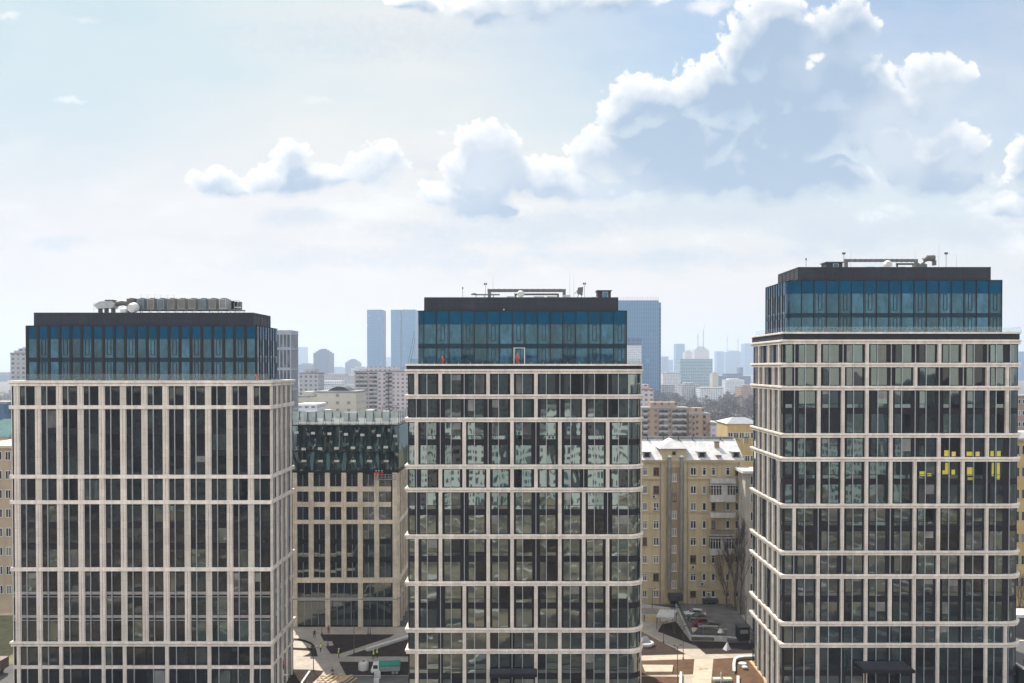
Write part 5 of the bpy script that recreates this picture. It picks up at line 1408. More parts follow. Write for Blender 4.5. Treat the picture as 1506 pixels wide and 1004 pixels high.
# ---- things of the right-hand gap
def planter(p, label, r, pyr, rz=0.2):
    t = thing("stone_planter", label, "planter", (p.x, p.y, 0.04), rz)
    b = MB(); b.lathe(0, 0, [(r * 0.9, 0), (r, 0.25), (r, 0.5), (r * 0.85, 0.62)], 20); b.build("base", M["offwhite"], t, local=True)
    q = MB(); q.add([(-pyr, -pyr, 0.6), (pyr, -pyr, 0.6), (pyr, pyr, 0.6), (-pyr, pyr, 0.6), (-pyr * 0.3, 0, 0.6 + pyr * 1.1), (pyr * 0.4, 0, 0.6 + pyr * 1.1)], [(0, 1, 5, 4), (1, 2, 5), (2, 3, 4, 5), (3, 0, 4), (0, 3, 2, 1)]); q.build("covered_mound", M["galv"], t, local=True)
planter(zR(140, 590), "round white base with a peaked grey cover in the dark soil by the middle tower", 1.75, 1.0)
t = thing("white_cone", "small white folded pyramid lying on the dark soil below the parking court", "cone", zR(1045, 640), 0.5)
b = MB(); b.add([(-0.7, -0.6, 0.05), (0.55, -0.5, 0.05), (0.65, 0.5, 0.05), (-0.55, 0.6, 0.05), (0.1, 0.1, 1.5)], [(0, 1, 4), (1, 2, 4), (2, 3, 4), (3, 0, 4), (0, 3, 2, 1)]); b.build("cover", M["offwhite"], t, local=True)
b = MB(); b.box(-0.75, 0.7, -0.65, 0.65, 0, 0.06); b.build("base", M["dull"], t, local=True)
# curved bench
t = thing("curved_bench", "white bench curving along the sunlit brown soil beside the tall tower", "bench", (zR(1110, 880).x, zR(1110, 880).y, 0))
pp_ = [zR(1106, 905), zR(1104, 830), zR(1112, 775), (zR(1150, 745)), zR(1210, 735), zR(1310, 733)]
sb = MB(); inn = [(p.x, p.y) for p in pp_]; out_ = [(p.x + (0.45 if i < 3 else 0.2), p.y - (0.1 if i < 3 else 0.7)) for i, p in enumerate(pp_)]
sb.strip(inn, out_, 0.42, 0.6); sb.build("seat", M["white"], t)
lb = MB(); mid = [((a[0] + b[0]) / 2, (a[1] + b[1]) / 2) for a, b in zip(inn, out_)]
lb.strip([(a[0] * 0.7 + b[0] * 0.3, a[1] * 0.7 + b[1] * 0.3) for a, b in zip(inn, out_)], [(a[0] * 0.25 + b[0] * 0.75, a[1] * 0.25 + b[1] * 0.75) for a, b in zip(inn, out_)], 0.05, 0.42); lb.build("base", M["concrete"], t)
slab_run("concrete_block", "short pale block standing at the lower edge before the curved bench", [zR(1180, 1020, 0.5), zR(1180, 925, 0.5)], 0.45, 0.0, 0.5, "offwhite", "block")
slab_run("concrete_block", "pale upright block beside the lamp post in the cream paving", [zR(545, 1040, 0.6), zR(548, 880, 0.6)], 0.4, 0.0, 0.6, "offwhite", "block")
slab_run("edging_kerb", "bright tan edging strip at the foot of the tall tower's sunlit side", [zR(1290, 775), zR(1480, 1010)], 0.5, 0.0, 0.25, "timber", "kerb")
def pallet(p, label):
    t = thing("board_stack", label, "boards", p, 0.05, "pale green boards"); b = MB()
    for k in range(5): b.box(-0.85, 0.85, -0.5, 0.5, 0.16 + k * 0.075, 0.225 + k * 0.075)
    b.build("board", M["palegreen"], t, local=True); c = MB()
    for x in (-0.7, 0, 0.7): c.box(x - 0.06, x + 0.06, -0.5, 0.5, 0, 0.155)
    c.build("bearer", M["timber"], t, local=True)
M["palegreen"] = plain("pale_green_board", (0.40, 0.45, 0.35), 0.7, 0.1)
pallet(zR(945, 985), "stack of pale green boards left of the thin white post"); pallet(zR(1040, 985), "stack of pale green boards right of the thin white post")
t = thing("marker_post", "thin white post between two stacks of pale green boards", "post", zR(975, 1010)); tube_mb([(0, 0, 0), (0, 0, 1.9)], 0.07, 8).build("post", M["white"], t, local=True); b = MB(); b.box(-0.25, 0.25, -0.25, 0.25, 0, 0.05); b.build("foot", M["dull"], t, local=True)
t = thing("mushroom_stool", "low mushroom-shaped stone seat in the brown soil by the curved bench", "seat", zR(1240, 855)); b = MB(); b.lathe(0, 0, [(0.25, 0), (0.22, 0.3)], 12); b.build("stem", M["concrete"], t, local=True); b = MB(); b.lathe(0, 0, [(0.4, 0.3), (0.55, 0.36), (0.5, 0.5), (0.2, 0.56)], 14); b.build("seat", M["white"], t, local=True)
t = thing("flat_stone", "flat pale stone slab lying in the brown soil below the curved bench's end", "slab", zR(1215, 800)); b = MB(); b.lathe(0, 0, [(0.7, 0), (0.8, 0.1), (0.7, 0.25)], 9); b.build("slab", M["white"], t, local=True)
# shelter and barrier
def shelter():
    a, b_, c, d = zR(262, 420), zR(452, 432), zR(492, 345), zR(300, 335)
    t = thing("shelter", "flat white-roofed shelter on thin posts beside the parking court", "shelter", ((a.x + c.x) / 2, (a.y + c.y) / 2, 0))
    r = MB(); z = 2.5
    k = 0.97
    r.prism([(p.x, p.y) for p in (a, b_, c, d)], z, z + 0.22); r.build("roof", M["offwhite"], t)
    for p in (a, b_, c, d):
        q = Vector(((p.x - (a.x + c.x) / 2) * 0.93 + (a.x + c.x) / 2, (p.y - (a.y + c.y) / 2) * 0.93 + (a.y + c.y) / 2, 0)); tube_mb([(q.x, q.y, 0), (q.x, q.y, z)], 0.06, 8).build("post", M["dull"], t)
shelter()
t = thing("site_barrier", "yellow barrier rail with dark posts left of the white-roofed shelter", "barrier", zR(200, 335), -0.25)
b = MB()
for z in (0.45, 0.8, 1.1): b.box(-1.4, 1.4, -0.03, 0.03, z, z + 0.16)
b.build("rail", M["barrier"], t, local=True)
for x in (-1.3, 1.35): b = MB(); b.box(x - 0.1, x + 0.1, -0.12, -0.031, 0, 1.4); b.build("post", M["dark_metal"], t, local=True)
# ------------------------------------------------------------------ people
def cloth_mat(name, legs, top, skin=(0.45, 0.29, 0.21), zh=0.90, zn=1.47):
    """one body: trousers, jacket, skin by height on the figure"""
    m, t, b = new_mat(name)
    z = t.sep(t.n("ShaderNodeTexCoord").outputs["Object"])[2]
    c = t.mix(t.m("GREATER_THAN", z, zh), c4(legs), c4(top)); c = t.mix(t.m("GREATER_THAN", z, zn), c, c4(skin))
    c = t.mix(t.m("LESS_THAN", z, 0.10), c, c4((0.02, 0.018, 0.016)))
    t.l(c, b.inputs["Base Color"]); b.inputs["Roughness"].default_value = 0.85
    return m
def person(label, pos, rz, legs, top, vest=None, helmet=None, pose="stand", hair=(0.05, 0.035, 0.025), parent_z=0.0, group=None):
    t = thing("person", label, "person", pos, rz, group)
    V, E, Rr = [], [], []
    def v(x, y, z, r, par=None):
        V.append((x, y, z)); Rr.append(r)
        if par is not None: E.append((par, len(V) - 1))
        return len(V) - 1
    dz = 0.0; kn = 0.0
    if pose == "crouch": dz, kn = -0.42, 0.34
    pel = v(0, 0, 0.95 + dz, 0.135)
    lean = 0.22 if pose == "crouch" else (0.04 if pose == "stand" else 0.0)
    wa = v(0, lean * 0.4, 1.10 + dz, 0.125, pel); ch = v(0, lean * 0.8, 1.32 + dz, 0.155, wa); nk = v(0, lean, 1.48 + dz, 0.062, ch)
    h1 = v(0, lean + 0.015, 1.56 + dz, 0.082, nk); h2 = v(0, lean + 0.01, 1.66 + dz, 0.088, h1); v(0, lean, 1.735 + dz, 0.05, h2); v(0, lean + 0.10, 1.615 + dz, 0.018, h1)
    st = {"walk": (0.22, -0.2)}.get(pose, (0.04, -0.03))
    for s, f in ((-1, st[0]), (1, st[1])):
        hp = v(s * 0.10, 0, 0.90 + dz, 0.105, pel)
        k = v(s * 0.115, f * 0.6 + kn + 0.03, 0.50 + dz * 0.55, 0.068, hp); a = v(s * 0.12, f, 0.10, 0.045, k); v(s * 0.135, f + 0.15, 0.04, 0.04, a)
        sh = v(s * 0.20, lean * 0.85, 1.40 + dz, 0.066, ch)
        if pose == "reach": el = v(s * 0.28, lean + 0.16, 1.50 + dz, 0.045, sh); wr = v(s * 0.22, lean + 0.34, 1.66 + dz, 0.032, el); hd = (0, 0.09, 0.06)
        elif pose == "work": el = v(s * 0.30, lean + 0.10, 1.16 + dz, 0.045, sh); wr = v(s * 0.20, lean + 0.34, 1.14 + dz, 0.032, el); hd = (0, 0.10, -0.01)
        else: el = v(s * 0.27, lean * 0.5 - f * 0.35, 1.14 + dz, 0.045, sh); wr = v(s * 0.28, lean + 0.06 - f * 0.6, 0.90 + dz, 0.032, el); hd = (0, 0.02, -0.10)
        w = Vector(V[wr]); d = Vector(hd); pm = v(*(w + d * 0.7), 0.034, wr)
        for i in range(4):
            o = (i - 1.5) * 0.02; L = (0.85, 1.0, 0.95, 0.75)[i]
            p1 = v(*(w + d * (0.95 + 0.35 * L) + Vector((o, 0.01, 0))), 0.0095, pm); v(*(w + d * (0.95 + 0.75 * L) + Vector((o, 0.025, -0.005))), 0.008, p1)
        th = v(*(w + d * 0.8 + Vector((-s * 0.045, 0.02, 0))), 0.011, pm); v(*(w + d * 1.25 + Vector((-s * 0.06, 0.035, 0))), 0.009, th)
    me = bpy.data.meshes.new("body"); me.from_pydata(V, E, []); me.materials.append(cloth_mat("clothes", legs, top, zh=0.92 + dz, zn=1.47 + dz))
    o = bpy.data.objects.new("body", me); COL.objects.link(o); o.parent = t
    sk = o.modifiers.new("skin", "SKIN"); sk.use_smooth_shade = True
    ly = me.skin_vertices[0].data
    for i, r in enumerate(Rr): ly[i].radius = (r, r * (0.72 if i in (0, 1, 2) else 1)); ly[i].use_root = (i == 0)
    o.modifiers.new("sub", "SUBSURF").levels = 1; o.modifiers["sub"].render_levels = 1
    c = (0, lean, 1.66 + dz)
    if helmet:
        h = MB(); h.lathe(0, lean + 0.01, [(0.135, c[2] + 0.0), (0.118, c[2] + 0.015), (0.115, c[2] + 0.06), (0.085, c[2] + 0.12), (0.03, c[2] + 0.145)], 14); h.box(-0.08, 0.08, lean + 0.09, lean + 0.19, c[2] - 0.0, c[2] + 0.015); h.build("helmet", plain("helmet_shell", helmet, 0.35), t, local=True)
    else:
        h = MB(); h.lathe(0, lean - 0.012, [(0.088, c[2] - 0.05), (0.104, c[2]), (0.098, c[2] + 0.06), (0.055, c[2] + 0.105), (0.01, c[2] + 0.115)], 12); h.build("hair", plain("hair", hair, 0.8), t, local=True)
    if vest:
        ve = MB(); n = 12; pr = [(0.175, 0.135, 0.93), (0.165, 0.13, 1.1), (0.195, 0.15, 1.3), (0.175, 0.125, 1.42), (0.085, 0.08, 1.475)]
        vv = [(a * math.cos(6.283 * k / n), lean * (z - 0.93) / 0.55 + b_ * math.sin(6.283 * k / n), z + dz) for a, b_, z in pr for k in range(n)]
        ve.add(vv, [(i * n + k, i * n + (k + 1) % n, i * n + n + (k + 1) % n, i * n + n + k) for i in range(4) for k in range(n)], 0, True)
        m, tt, bb = new_mat("safety_vest"); z = tt.sep(tt.n("ShaderNodeTexCoord").outputs["Object"])[2]
        band = tt.m("MULTIPLY", tt.m("GREATER_THAN", z, 1.06 + dz), tt.m("LESS_THAN", z, 1.11 + dz))
        tt.l(tt.mix(band, c4(vest), c4((0.6, 0.6, 0.6))), bb.inputs["Base Color"]); bb.inputs["Roughness"].default_value = 0.7
        ve.build("vest", m, t, local=True)
    ey = MB()
    for s in (-1, 1): ey.lathe(s * 0.033, lean + 0.088, [(0.004, 1.625 + dz), (0.012, 1.632 + dz), (0.004, 1.639 + dz)], 6)
    ey.build("eyes", M["frame"], t, local=True)
    mo = MB(); mo.box(-0.025, 0.025, lean + 0.085, lean + 0.097, 1.565 + dz, 1.573 + dz); mo.build("mouth", plain("lips", (0.3, 0.12, 0.1), 0.6), t, local=True)
    return t
HV = (0.55, 0.75, 0.05); NAVY = (0.015, 0.018, 0.03); BLK = (0.012, 0.012, 0.014); RED = (0.55, 0.03, 0.02)
person("person in dark clothes walking nearest the glazed building", zL(428, 332), 0.4, BLK, BLK, pose="walk")
person("person in a green-yellow vest and dark trousers walking on the narrow path", zL(490, 472), 2.8, NAVY, (0.10, 0.14, 0.06), HV, None, "walk")
person("person with a white helmet, vest and dark trousers standing at the path corner", zL(670, 530), -1.2, BLK, (0.05, 0.06, 0.04), HV, (0.75, 0.75, 0.72))
person("person in a safety vest standing behind the truck cab, left of a pair", zL(1022, 545), 1.0, NAVY, (0.05, 0.06, 0.05), HV, (0.75, 0.75, 0.72))
person("person in a bright safety vest behind the truck, right of a pair", zL(1058, 528), -0.6, NAVY, (0.06, 0.08, 0.04), HV, (0.75, 0.75, 0.2))
person("person in a yellow vest standing at the truck's cab door, back bent over work", zL(1028, 690), 0.2, NAVY, (0.06, 0.07, 0.04), HV, None, "work")
person("person in dark clothes crouching on the path above the timber formwork", zL(612, 700), 3.0, BLK, (0.05, 0.035, 0.03), None, None, "crouch")
person("person in dark clothes carrying a pale roll at the broad tower's foot", G(417, 1009), 0.6, BLK, (0.10, 0.03, 0.04), None, None, "reach")
p = G(417, 1009)
tag(tube_mb([(p.x - 0.55, p.y + 0.35, 1.78), (p.x + 0.65, p.y + 0.5, 1.68)], 0.17, 12).build("cloth_roll", M["offwhite"]), "pale roll carried by the person at the broad tower's foot", "roll")
person("person in a red jacket near the glazed entrance", zL(570, 288), 0.0, (0.08, 0.04, 0.035), (0.22, 0.05, 0.04), None, (0.5, 0.06, 0.05))
# workers on the terrace of the middle tower
person("person in red overalls standing in the open terrace door of the middle tower", (P(761, 530, 137.9).x, 137.9, mid_terr), 3.0, (0.42, 0.05, 0.03), (0.60, 0.06, 0.03), None, (0.6, 0.12, 0.03))
person("person in red crouching behind the terrace glass of the middle tower", (P(652, 530, 137.9).x, 137.9, mid_terr), 2.4, (0.42, 0.05, 0.03), (0.55, 0.06, 0.03), None, (0.5, 0.06, 0.03), "crouch")
db = MB(); a, b = P(756, 520, 139).x, P(771.5, 520, 139).x
for x in (a, b): db.box(x - 0.07, x + 0.07, 138.80, 138.94, mid_terr, zf(512, 139))
db.box(a - 0.07, b + 0.07, 138.80, 138.94, zf(512, 139), zf(511, 139)); db.build("terrace_door_frame", M["offwhite"], mid_tower)
person("person in red crouching on the broad tower's terrace corner", (P(378.5, 556, 136.9).x, 136.9, left_terr - 0.35), 2.0, (0.2, 0.03, 0.02), (0.60, 0.06, 0.03), None, (0.65, 0.10, 0.03), "crouch")
# rope worker and cradle
rx = xf(397.0); ry = 140.7
rope = person("person in a red jacket hanging on a rope at the broad tower's side", (rx + 0.75, ry, P(416, 985, 140.7).z), 1.57, BLK, RED, None, (0.6, 0.05, 0.05), "reach")
tag(tube_mb([(rx + 0.6, ry, P(0, 985, ry).z + 1.1), (rx + 0.62, ry, left_terr)], 0.02, 5).build("safety_rope", M["dark_metal"]), "thin rope down the broad tower's side to the hanging worker", "rope")
def cradle():
    Y = CRY - 1.6; x0, x1 = CRX(553), CRX(584); z = CRZ(703.5)
    t = thing("work_cradle", "suspended work cradle at the base of the dark glass crown", "cradle", ((x0 + x1) / 2, Y, z))
    b = MB(); b.box(x0, x1, Y - 0.35, Y + 0.35, z, z + 0.1); b.build("deck", M["galv"], t)
    r = MB()
    for zz in (0.5, 1.0):
        for yy in (-0.33, 0.33): r.tube([(x0, Y + yy, z + zz), (x1, Y + yy, z + zz)], 0.03, 5)
    for k in range(7):
        for yy in (-0.33, 0.33): r.tube([(x0 + (x1 - x0) * k / 6, Y + yy, z + 0.1), (x0 + (x1 - x0) * k / 6, Y + yy, z + 1.0)], 0.025, 5)
    r.build("railing", M["galv"], t)
    for x in (x0 + 0.2, x1 - 0.2): tube_mb([(x, Y, z + 0.1), (x, Y, CRZ(604) + 0.5)], 0.02, 4).build("cable", M["dark_metal"], t)
    for px, lab in ((555.5, "person in red in the suspended cradle, leftmost of three"), (559.5, "person in red in the middle of the suspended cradle's three"), (564, "person in red in the suspended cradle, rightmost of three")):
        person(lab, (CRX(px), Y, z + 0.1), 0.3 + px % 3, (0.35, 0.03, 0.03), RED, None, (0.65, 0.6, 0.6), "work")
cradle()

# ------------------------------------------------------------------ roof equipment
def chiller(x, y, z, w, d, h, label, m="galv"):
    t = thing("cooling_unit", label, "cooling unit", (x, y, z), 0, "cooling units in a row on the roof frame")
    b = MB(); b.box(-w / 2, w / 2, -d / 2, d / 2, 0.0, h)
    for k in range(11): b.box(-w / 2 + 0.12, w / 2 - 0.12, -d / 2 - 0.02, -d / 2 + 0.01, 0.2 + (h - 0.4) * k / 11, 0.2 + (h - 0.4) * (k + 0.55) / 11, 1)
    b.build("case", [M[m], M["dull"]], t, local=True)
    c = MB()
    for yy in (-d / 5, d / 5): c.lathe(0, yy, [(w * 0.36, h - 0.01), (w * 0.36, h + 0.14), (w * 0.3, h + 0.14), (w * 0.3, h + 0.05)], 14)
    c.build("fan_ring", M["dull"], t, local=True)
zr_l = zf(459.5, 140.3)
M["galv_blue"] = plain("bluish_steel_panel", (0.13, 0.18, 0.21), 0.4, 0.2, 1.0, metal=0.4)
M["galv_tan"] = plain("warm_steel_panel", (0.20, 0.185, 0.17), 0.5, 0.2, 1.0, metal=0.3)
ords = ["first", "second", "third", "fourth", "fifth", "sixth", "seventh", "eighth", "ninth", "tenth"]
for i in range(10):
    px = 196.5 + i * 14.85 + (1 if i > 5 else 0)
    mt = ["dull", "galv_blue", "galv_tan", "galv_blue", "galv_tan", "galv_tan", "galv_tan", "galv_blue", "galv_tan", "galv"][i]
    tone = {"dull": "dark", "galv_blue": "bluish", "galv_tan": "grey-brown", "galv": "light grey"}[mt]
    chiller(P(px, 450, 144).x, 144, zr_l + 0.75, 1.15, 2.6, 1.72, f"{tone} cooling unit, {ords[i]} in the row counted from the white roof domes", mt)
for i in range(4): chiller(P(338 + 4.2 * i, 450, 147.0).x, 146.9, zr_l + 0.75, 0.95, 1.3, 1.5, f"{ords[i]} of four small cooling units behind the row's end, counted toward the edge", "dull")
t = thing("equipment_frame", "steel frame under the row of cooling units on the broad tower", "steel frame", (P(272, 455, 144).x, 144, zr_l)); b = MB(); xa, xb_ = P(187, 455, 144).x, P(357, 455, 144).x
for y in (142.7, 145.3): b.box(xa, xb_, y - 0.08, y + 0.08, zr_l + 0.55, zr_l + 0.74)
b.build("beam", M["dull"], t); b = MB()
for k in range(14):
    for y in (142.7, 145.3): x = xa + 0.2 + (xb_ - xa - 0.4) * k / 13; b.box(x - 0.05, x + 0.05, y - 0.05, y + 0.05, zr_l, zr_l + 0.55)
b.build("leg", M["galv"], t)
def railing(label, px0, px1, Y, z, h, name="roof_railing"):
    a, c = P(px0, 450, Y).x, P(px1, 450, Y).x; t = thing(name, label, "railing", ((a + c) / 2, Y, z)); b = MB()
    for q in (0.5, 1.0): b.tube([(a, Y, z + h * q), (c, Y, z + h * q)], 0.03, 5)
    b.build("rail", M["galv"], t); b = MB(); n = max(2, int((c - a) / 1.0))
    for k in range(n + 1): x = a + (c - a) * k / n; b.tube([(x, Y, z), (x, Y, z + h)], 0.03, 5)
    b.build("post", M["galv"], t)
railing("thin railing above the cooling units' middle", 208, 256, 145.6, zr_l + 2.6, 0.75)
railing("thin railing at the end of the cooling unit row", 345, 354.5, 143.2, zr_l + 0.1, 1.9)
railing("thin railing round the ducts left of the white domes", 138, 190, 145.5, zr_l, 1.95)
def dome(px, py_t, r, Y, zr, label, tilt=True):
    p = P(px, py_t, Y); t = thing("vent_hood", label, "vent hood", (p.x, Y, zr), -0.5)
    zt = p.z - zr
    b = MB(); b.lathe(0, 0, [(r * 0.55, 0), (r * 0.55, max(0.1, zt - 2 * r))], 14); b.build("neck", M["galv"], t, local=True)
    c = MB(); zc = zt - r
    c.tube([(0.35 * r, -1.0 * r, zc - 0.25 * r), (0.2 * r, -0.55 * r, zc - 0.1 * r), (0, 0, zc), (-0.2 * r, 0.5 * r, zc), (-0.3 * r, 0.95 * r, zc)], [r * 0.8, r * 0.95, r, r * 0.85, r * 0.35], 16); c.build("hood", M["offwhite"], t, local=True)
dome(197.5, 444.5, 0.85, 142.0, zr_l, "large whitish vent hood before the first cooling unit on the broad tower")
dome(183.5, 452, 0.55, 142.0, zr_l, "smaller whitish vent hood beside the larger one on the broad tower")
# air handling cluster on the broad tower
t = thing("air_handler", "angular grey air handling unit with a duct at the row's start on the broad tower", "air handler", (P(160, 455, 143.5).x, 143.5, zr_l))
X_ = lambda px: P(px, 450, 143.5).x; Zz = lambda py: P(0, py, 143.5).z
b = MB(); pr = [(141, 449), (150, 443.5), (168, 443), (172, 447), (168, 453), (146, 454)]
b.add([(X_(x), 142.7, Zz(y)) for x, y in pr] + [(X_(x), 144.6, Zz(y)) for x, y in pr], [tuple(range(6)), tuple(range(11, 5, -1))] + [(i, 6 + i, 6 + (i + 1) % 6, (i + 1) % 6) for i in range(6)]); b.build("case", M["galv"], t)
b = MB(); b.tube([(X_(170), 143.6, Zz(447)), (X_(180), 143.6, Zz(445)), (X_(188), 143.8, Zz(447)), (X_(190), 144, Zz(452))], [0.42, 0.45, 0.45, 0.4], 10); b.build("duct", M["dull"], t)
b = MB(); b.box(X_(157), X_(169), 142.8, 144.2, Zz(443), Zz(441)); b.build("cap", M["dull"], t)
b = MB()
for px in (147, 156, 166, 190): b.box(X_(px) - 0.07, X_(px) + 0.07, 143.0, 144.3, zr_l, Zz(452.5))
b.build("leg", M["dull"], t)
# middle tower roof
Ym = 144.0; zr_m = zf(437, 140.5); XM = lambda px, Y=Ym: P(px, 430, Y).x; ZM = lambda py, Y=Ym: P(0, py, Y).z
def duct_loop(label, px0, px1, pyt, pyb, Y, zr, r, square=True):
    t = thing("roof_duct", label, "duct", (P((px0 + px1) / 2, 430, Y).x, Y, zr)); z = P(0, pyt, Y).z - r; a, c = P(px0, 430, Y).x, P(px1, 430, Y).x
    b = MB(); b.box(a, c, Y - r, Y + r, z - r, z + r)
    n = 14
    for k in range(n): x = a + (c - a) * k / n; b.box(x - 0.05, x + 0.05, Y - r - 0.04, Y + r + 0.04, z - r - 0.04, z + r + 0.04)
    b.build("duct_run", M["dull"], t)
    for x in (a + r * 1.1, c - r * 1.1): b = MB(); b.box(x - r * 1.1, x + r * 1.1, Y - r * 0.98, Y + r * 0.98, zr, z - r + 0.01); b.build("riser", M["dull"], t)
duct_loop("long square duct bridging the middle tower's roof", 717.5, 832, 425, 435, Ym, zr_m, 0.24)
duct_loop("lower thin duct across the middle tower's roof behind the white hood", 757, 822, 431.5, 435, 145.4, zr_m, 0.14)
dome(766, 426.8, 0.58, 142.5, zr_m, "round whitish vent hood under the long duct on the middle tower")
t = thing("cable_tray", "low flat tray on posts at the left of the middle tower's roof", "cable tray", (XM(708), Ym, zr_m)); b = MB(); b.lathe(XM(697), Ym, [(0.45, ZM(433.5)), (0.5, ZM(432.2)), (0.3, ZM(431))], 12); b.box(XM(699), XM(735), Ym - 0.2, Ym + 0.2, ZM(434), ZM(432.3)); b.build("tray", M["dull"], t); b = MB()
for px in (700, 712, 726): b.box(XM(px) - 0.05, XM(px) + 0.05, Ym - 0.1, Ym + 0.1, zr_m, ZM(434))
b.build("post", M["dull"], t)
t = thing("ventilation_cowl", "dark upright vent cowl leaning on a frame on the middle tower's roof", "cowl", (XM(853), Ym, zr_m)); b = MB(); pr = [(848.5, 431), (850, 423), (857.5, 422.2), (856.5, 434)]
b.add([(XM(x), Ym - 0.5, ZM(y)) for x, y in pr] + [(XM(x), Ym + 0.6, ZM(y)) for x, y in pr], [(0, 1, 2, 3), (7, 6, 5, 4)] + [(i, 4 + i, 4 + (i + 1) % 4, (i + 1) % 4) for i in range(4)]); b.build("hood", M["dull"], t); b = MB(); b.tube([(XM(849), Ym, zr_m), (XM(851), Ym, ZM(432))], 0.06, 5); b.tube([(XM(856), Ym, zr_m), (XM(855), Ym, ZM(432))], 0.06, 5); b.tube([(XM(845), Ym, ZM(432)), (XM(850), Ym, ZM(426))], 0.05, 5); b.build("support", M["dull"], t)
def cabin(label, px0, px1, pyt, Y, zr):
    a, c = P(px0, 430, Y).x, P(px1, 430, Y).x; z = P(0, pyt, Y).z; t = thing("roof_cabin", label, "roof cabin", ((a + c) / 2, Y, zr)); b = MB(); b.box(a, c, Y, Y + 2.4, zr, z - 0.15); b.build("wall", M["screen"], t)
    b = MB(); b.box(a - 0.15, c + 0.15, Y - 0.2, Y + 2.6, z - 0.15, z); b.build("roof", M["dark_metal"], t); b = MB(); m_ = a + (c - a) * 0.55; F_ = ((0, Y), (1, 0), (0, -1)); jambs(b, F_, m_ - 0.3, m_ + 0.45, zr + 0.25, z - 0.35, 0.07, 0.0, 0.06); o = b.build("window", M["fin"], t); b = MB(); b.fbox(F_, m_ - 0.3, m_ + 0.45, 0.01, 0.03, zr + 0.25, z - 0.35); b.build("pane", M["glass_p"], o)
cabin("small roof cabin with a window at the edge of the middle tower's roof", 878.5, 898.5, 426.5, 143.5, zr_m)
for px0, px1, h, n_ in ((746, 758, 0.28, "low grey box left of the white hood on the middle tower"), (785, 800, 0.28, "low grey box right of the white hood on the middle tower"), (804, 818, 0.3, "low grey box near the long duct's far riser"), (827, 838, 0.5, "dark low box beside the long duct's riser on the middle tower"), (869, 878, 0.18, "flat box before the roof cabin on the middle tower")):
    t = thing("roof_box", n_, "roof box", (XM((px0 + px1) / 2), 142.2, zr_m), 0, "low boxes on the middle tower's roof"); w_2 = XM(px1) - XM(px0); b = MB(); b.box(-w_2 / 2, w_2 / 2, -0.5, 0.5, 0.06, h); b.build("case", M["galv"], t, local=True); b = MB(); b.box(-w_2 / 2 + 0.1, w_2 / 2 - 0.1, -0.4, 0.4, 0, 0.06); b.build("base", M["dull"], t, local=True)
def flood(px, pyt, Y, zr, label, two=True):
    p = P(px, pyt, Y); t = thing("floodlight_mast", label, "light mast", (p.x, Y, zr), 0, "slim masts on the roofs"); tube_mb([(0, 0, 0), (0, 0, p.z - zr)], 0.035, 6).build("pole", M["dull"], t, local=True)
    for s in ((-1, 1) if two else (0,)): b = MB(); b.box(s * 0.16 - 0.09, s * 0.16 + 0.09, -0.1, 0.1, p.z - zr - 0.32, p.z - zr); b.build("floodlight", M["dark_metal"], t, local=True)
flood(680.5, 422, 142, zr_m, "short mast with one lamp at the left of the middle tower's roof", False)
flood(714, 416, 142, zr_m, "mast with twin lamps near the long duct's start, middle tower"); flood(859.5, 415.5, 142, zr_m, "mast with twin lamps beside the dark cowl, middle tower")
def whip(px, pyt, Y, zr, label):
    p = P(px, pyt, Y); t = thing("lightning_rod", label, "lightning rod", (p.x, Y, zr), 0, "thin lightning rods"); tube_mb([(0, 0, 0), (0, 0, (p.z - zr) * 0.5), (0, 0, p.z - zr)], [0.03, 0.022, 0.01], 5).build("rod", M["galv"], t, local=True); b = MB(); b.lathe(0, 0, [(0.15, 0), (0.12, 0.12), (0.04, 0.15)], 8); b.build("base", M["dull"], t, local=True)
whip(725, 400, 143, zr_m, "thin rod just right of the twin-lamp mast by the duct's start"); whip(838, 398, 143, zr_m, "thin rod by the long duct's far riser"); whip(844, 402, 145, zr_m, "thin rod left of the dark cowl on the middle tower")
t = thing("camera_mount", "small white camera on a bracket at the middle tower's penthouse parapet", "camera", (P(741, 455, 140.2).x, 140.2, P(0, 456, 140.2).z)); b = MB(); b.box(-0.1, 0.1, -0.25, 0.0, 0, 0.18); b.build("case", M["white"], t, local=True); b = MB(); b.box(-0.04, 0.04, 0.0, 0.33, 0.02, 0.1); b.build("bracket", M["galv"], t, local=True)
# right-hand tower roof
Yr = 144.0; zr_r = zf(392.5, 140.5); XR = lambda px, Y=Yr: P(px, 385, Y).x; ZR = lambda py, Y=Yr: P(0, py, Y).z
duct_loop("long square duct on the tall tower's roof", 1242, 1349, 381, 390, Yr, zr_r, 0.22)
duct_loop("lower thin duct toward the hooked cowl on the tall tower's roof", 1318, 1352, 387, 391, 145.2, zr_r, 0.12)
dome(1305.5, 382.5, 0.68, 142.5, zr_r, "round whitish vent hood on the tall tower's roof")
cabin("low roof cabin with a small window on the tall tower's roof", 1215, 1239, 384.8, 142.6, zr_r)
t = thing("ventilation_cowl", "large hooked dark vent cowl on the tall tower's roof", "cowl", (XR(1366), Yr, zr_r)); b = MB(); b.tube([(XR(1358), Yr, ZR(388)), (XR(1359.5), Yr, ZR(382)), (XR(1364), Yr, ZR(379.5)), (XR(1374), Yr, ZR(379.5))], [0.42, 0.48, 0.5, 0.52], 12); b.build("hood", M["dull"], t); b = MB(); b.box(XR(1372), XR(1375.5), Yr - 0.4, Yr + 0.4, ZR(390), ZR(383)); b.box(XR(1343), XR(1362), Yr - 0.4, Yr + 0.4, zr_r, ZR(388.5)); b.build("support", M["dull"], t)
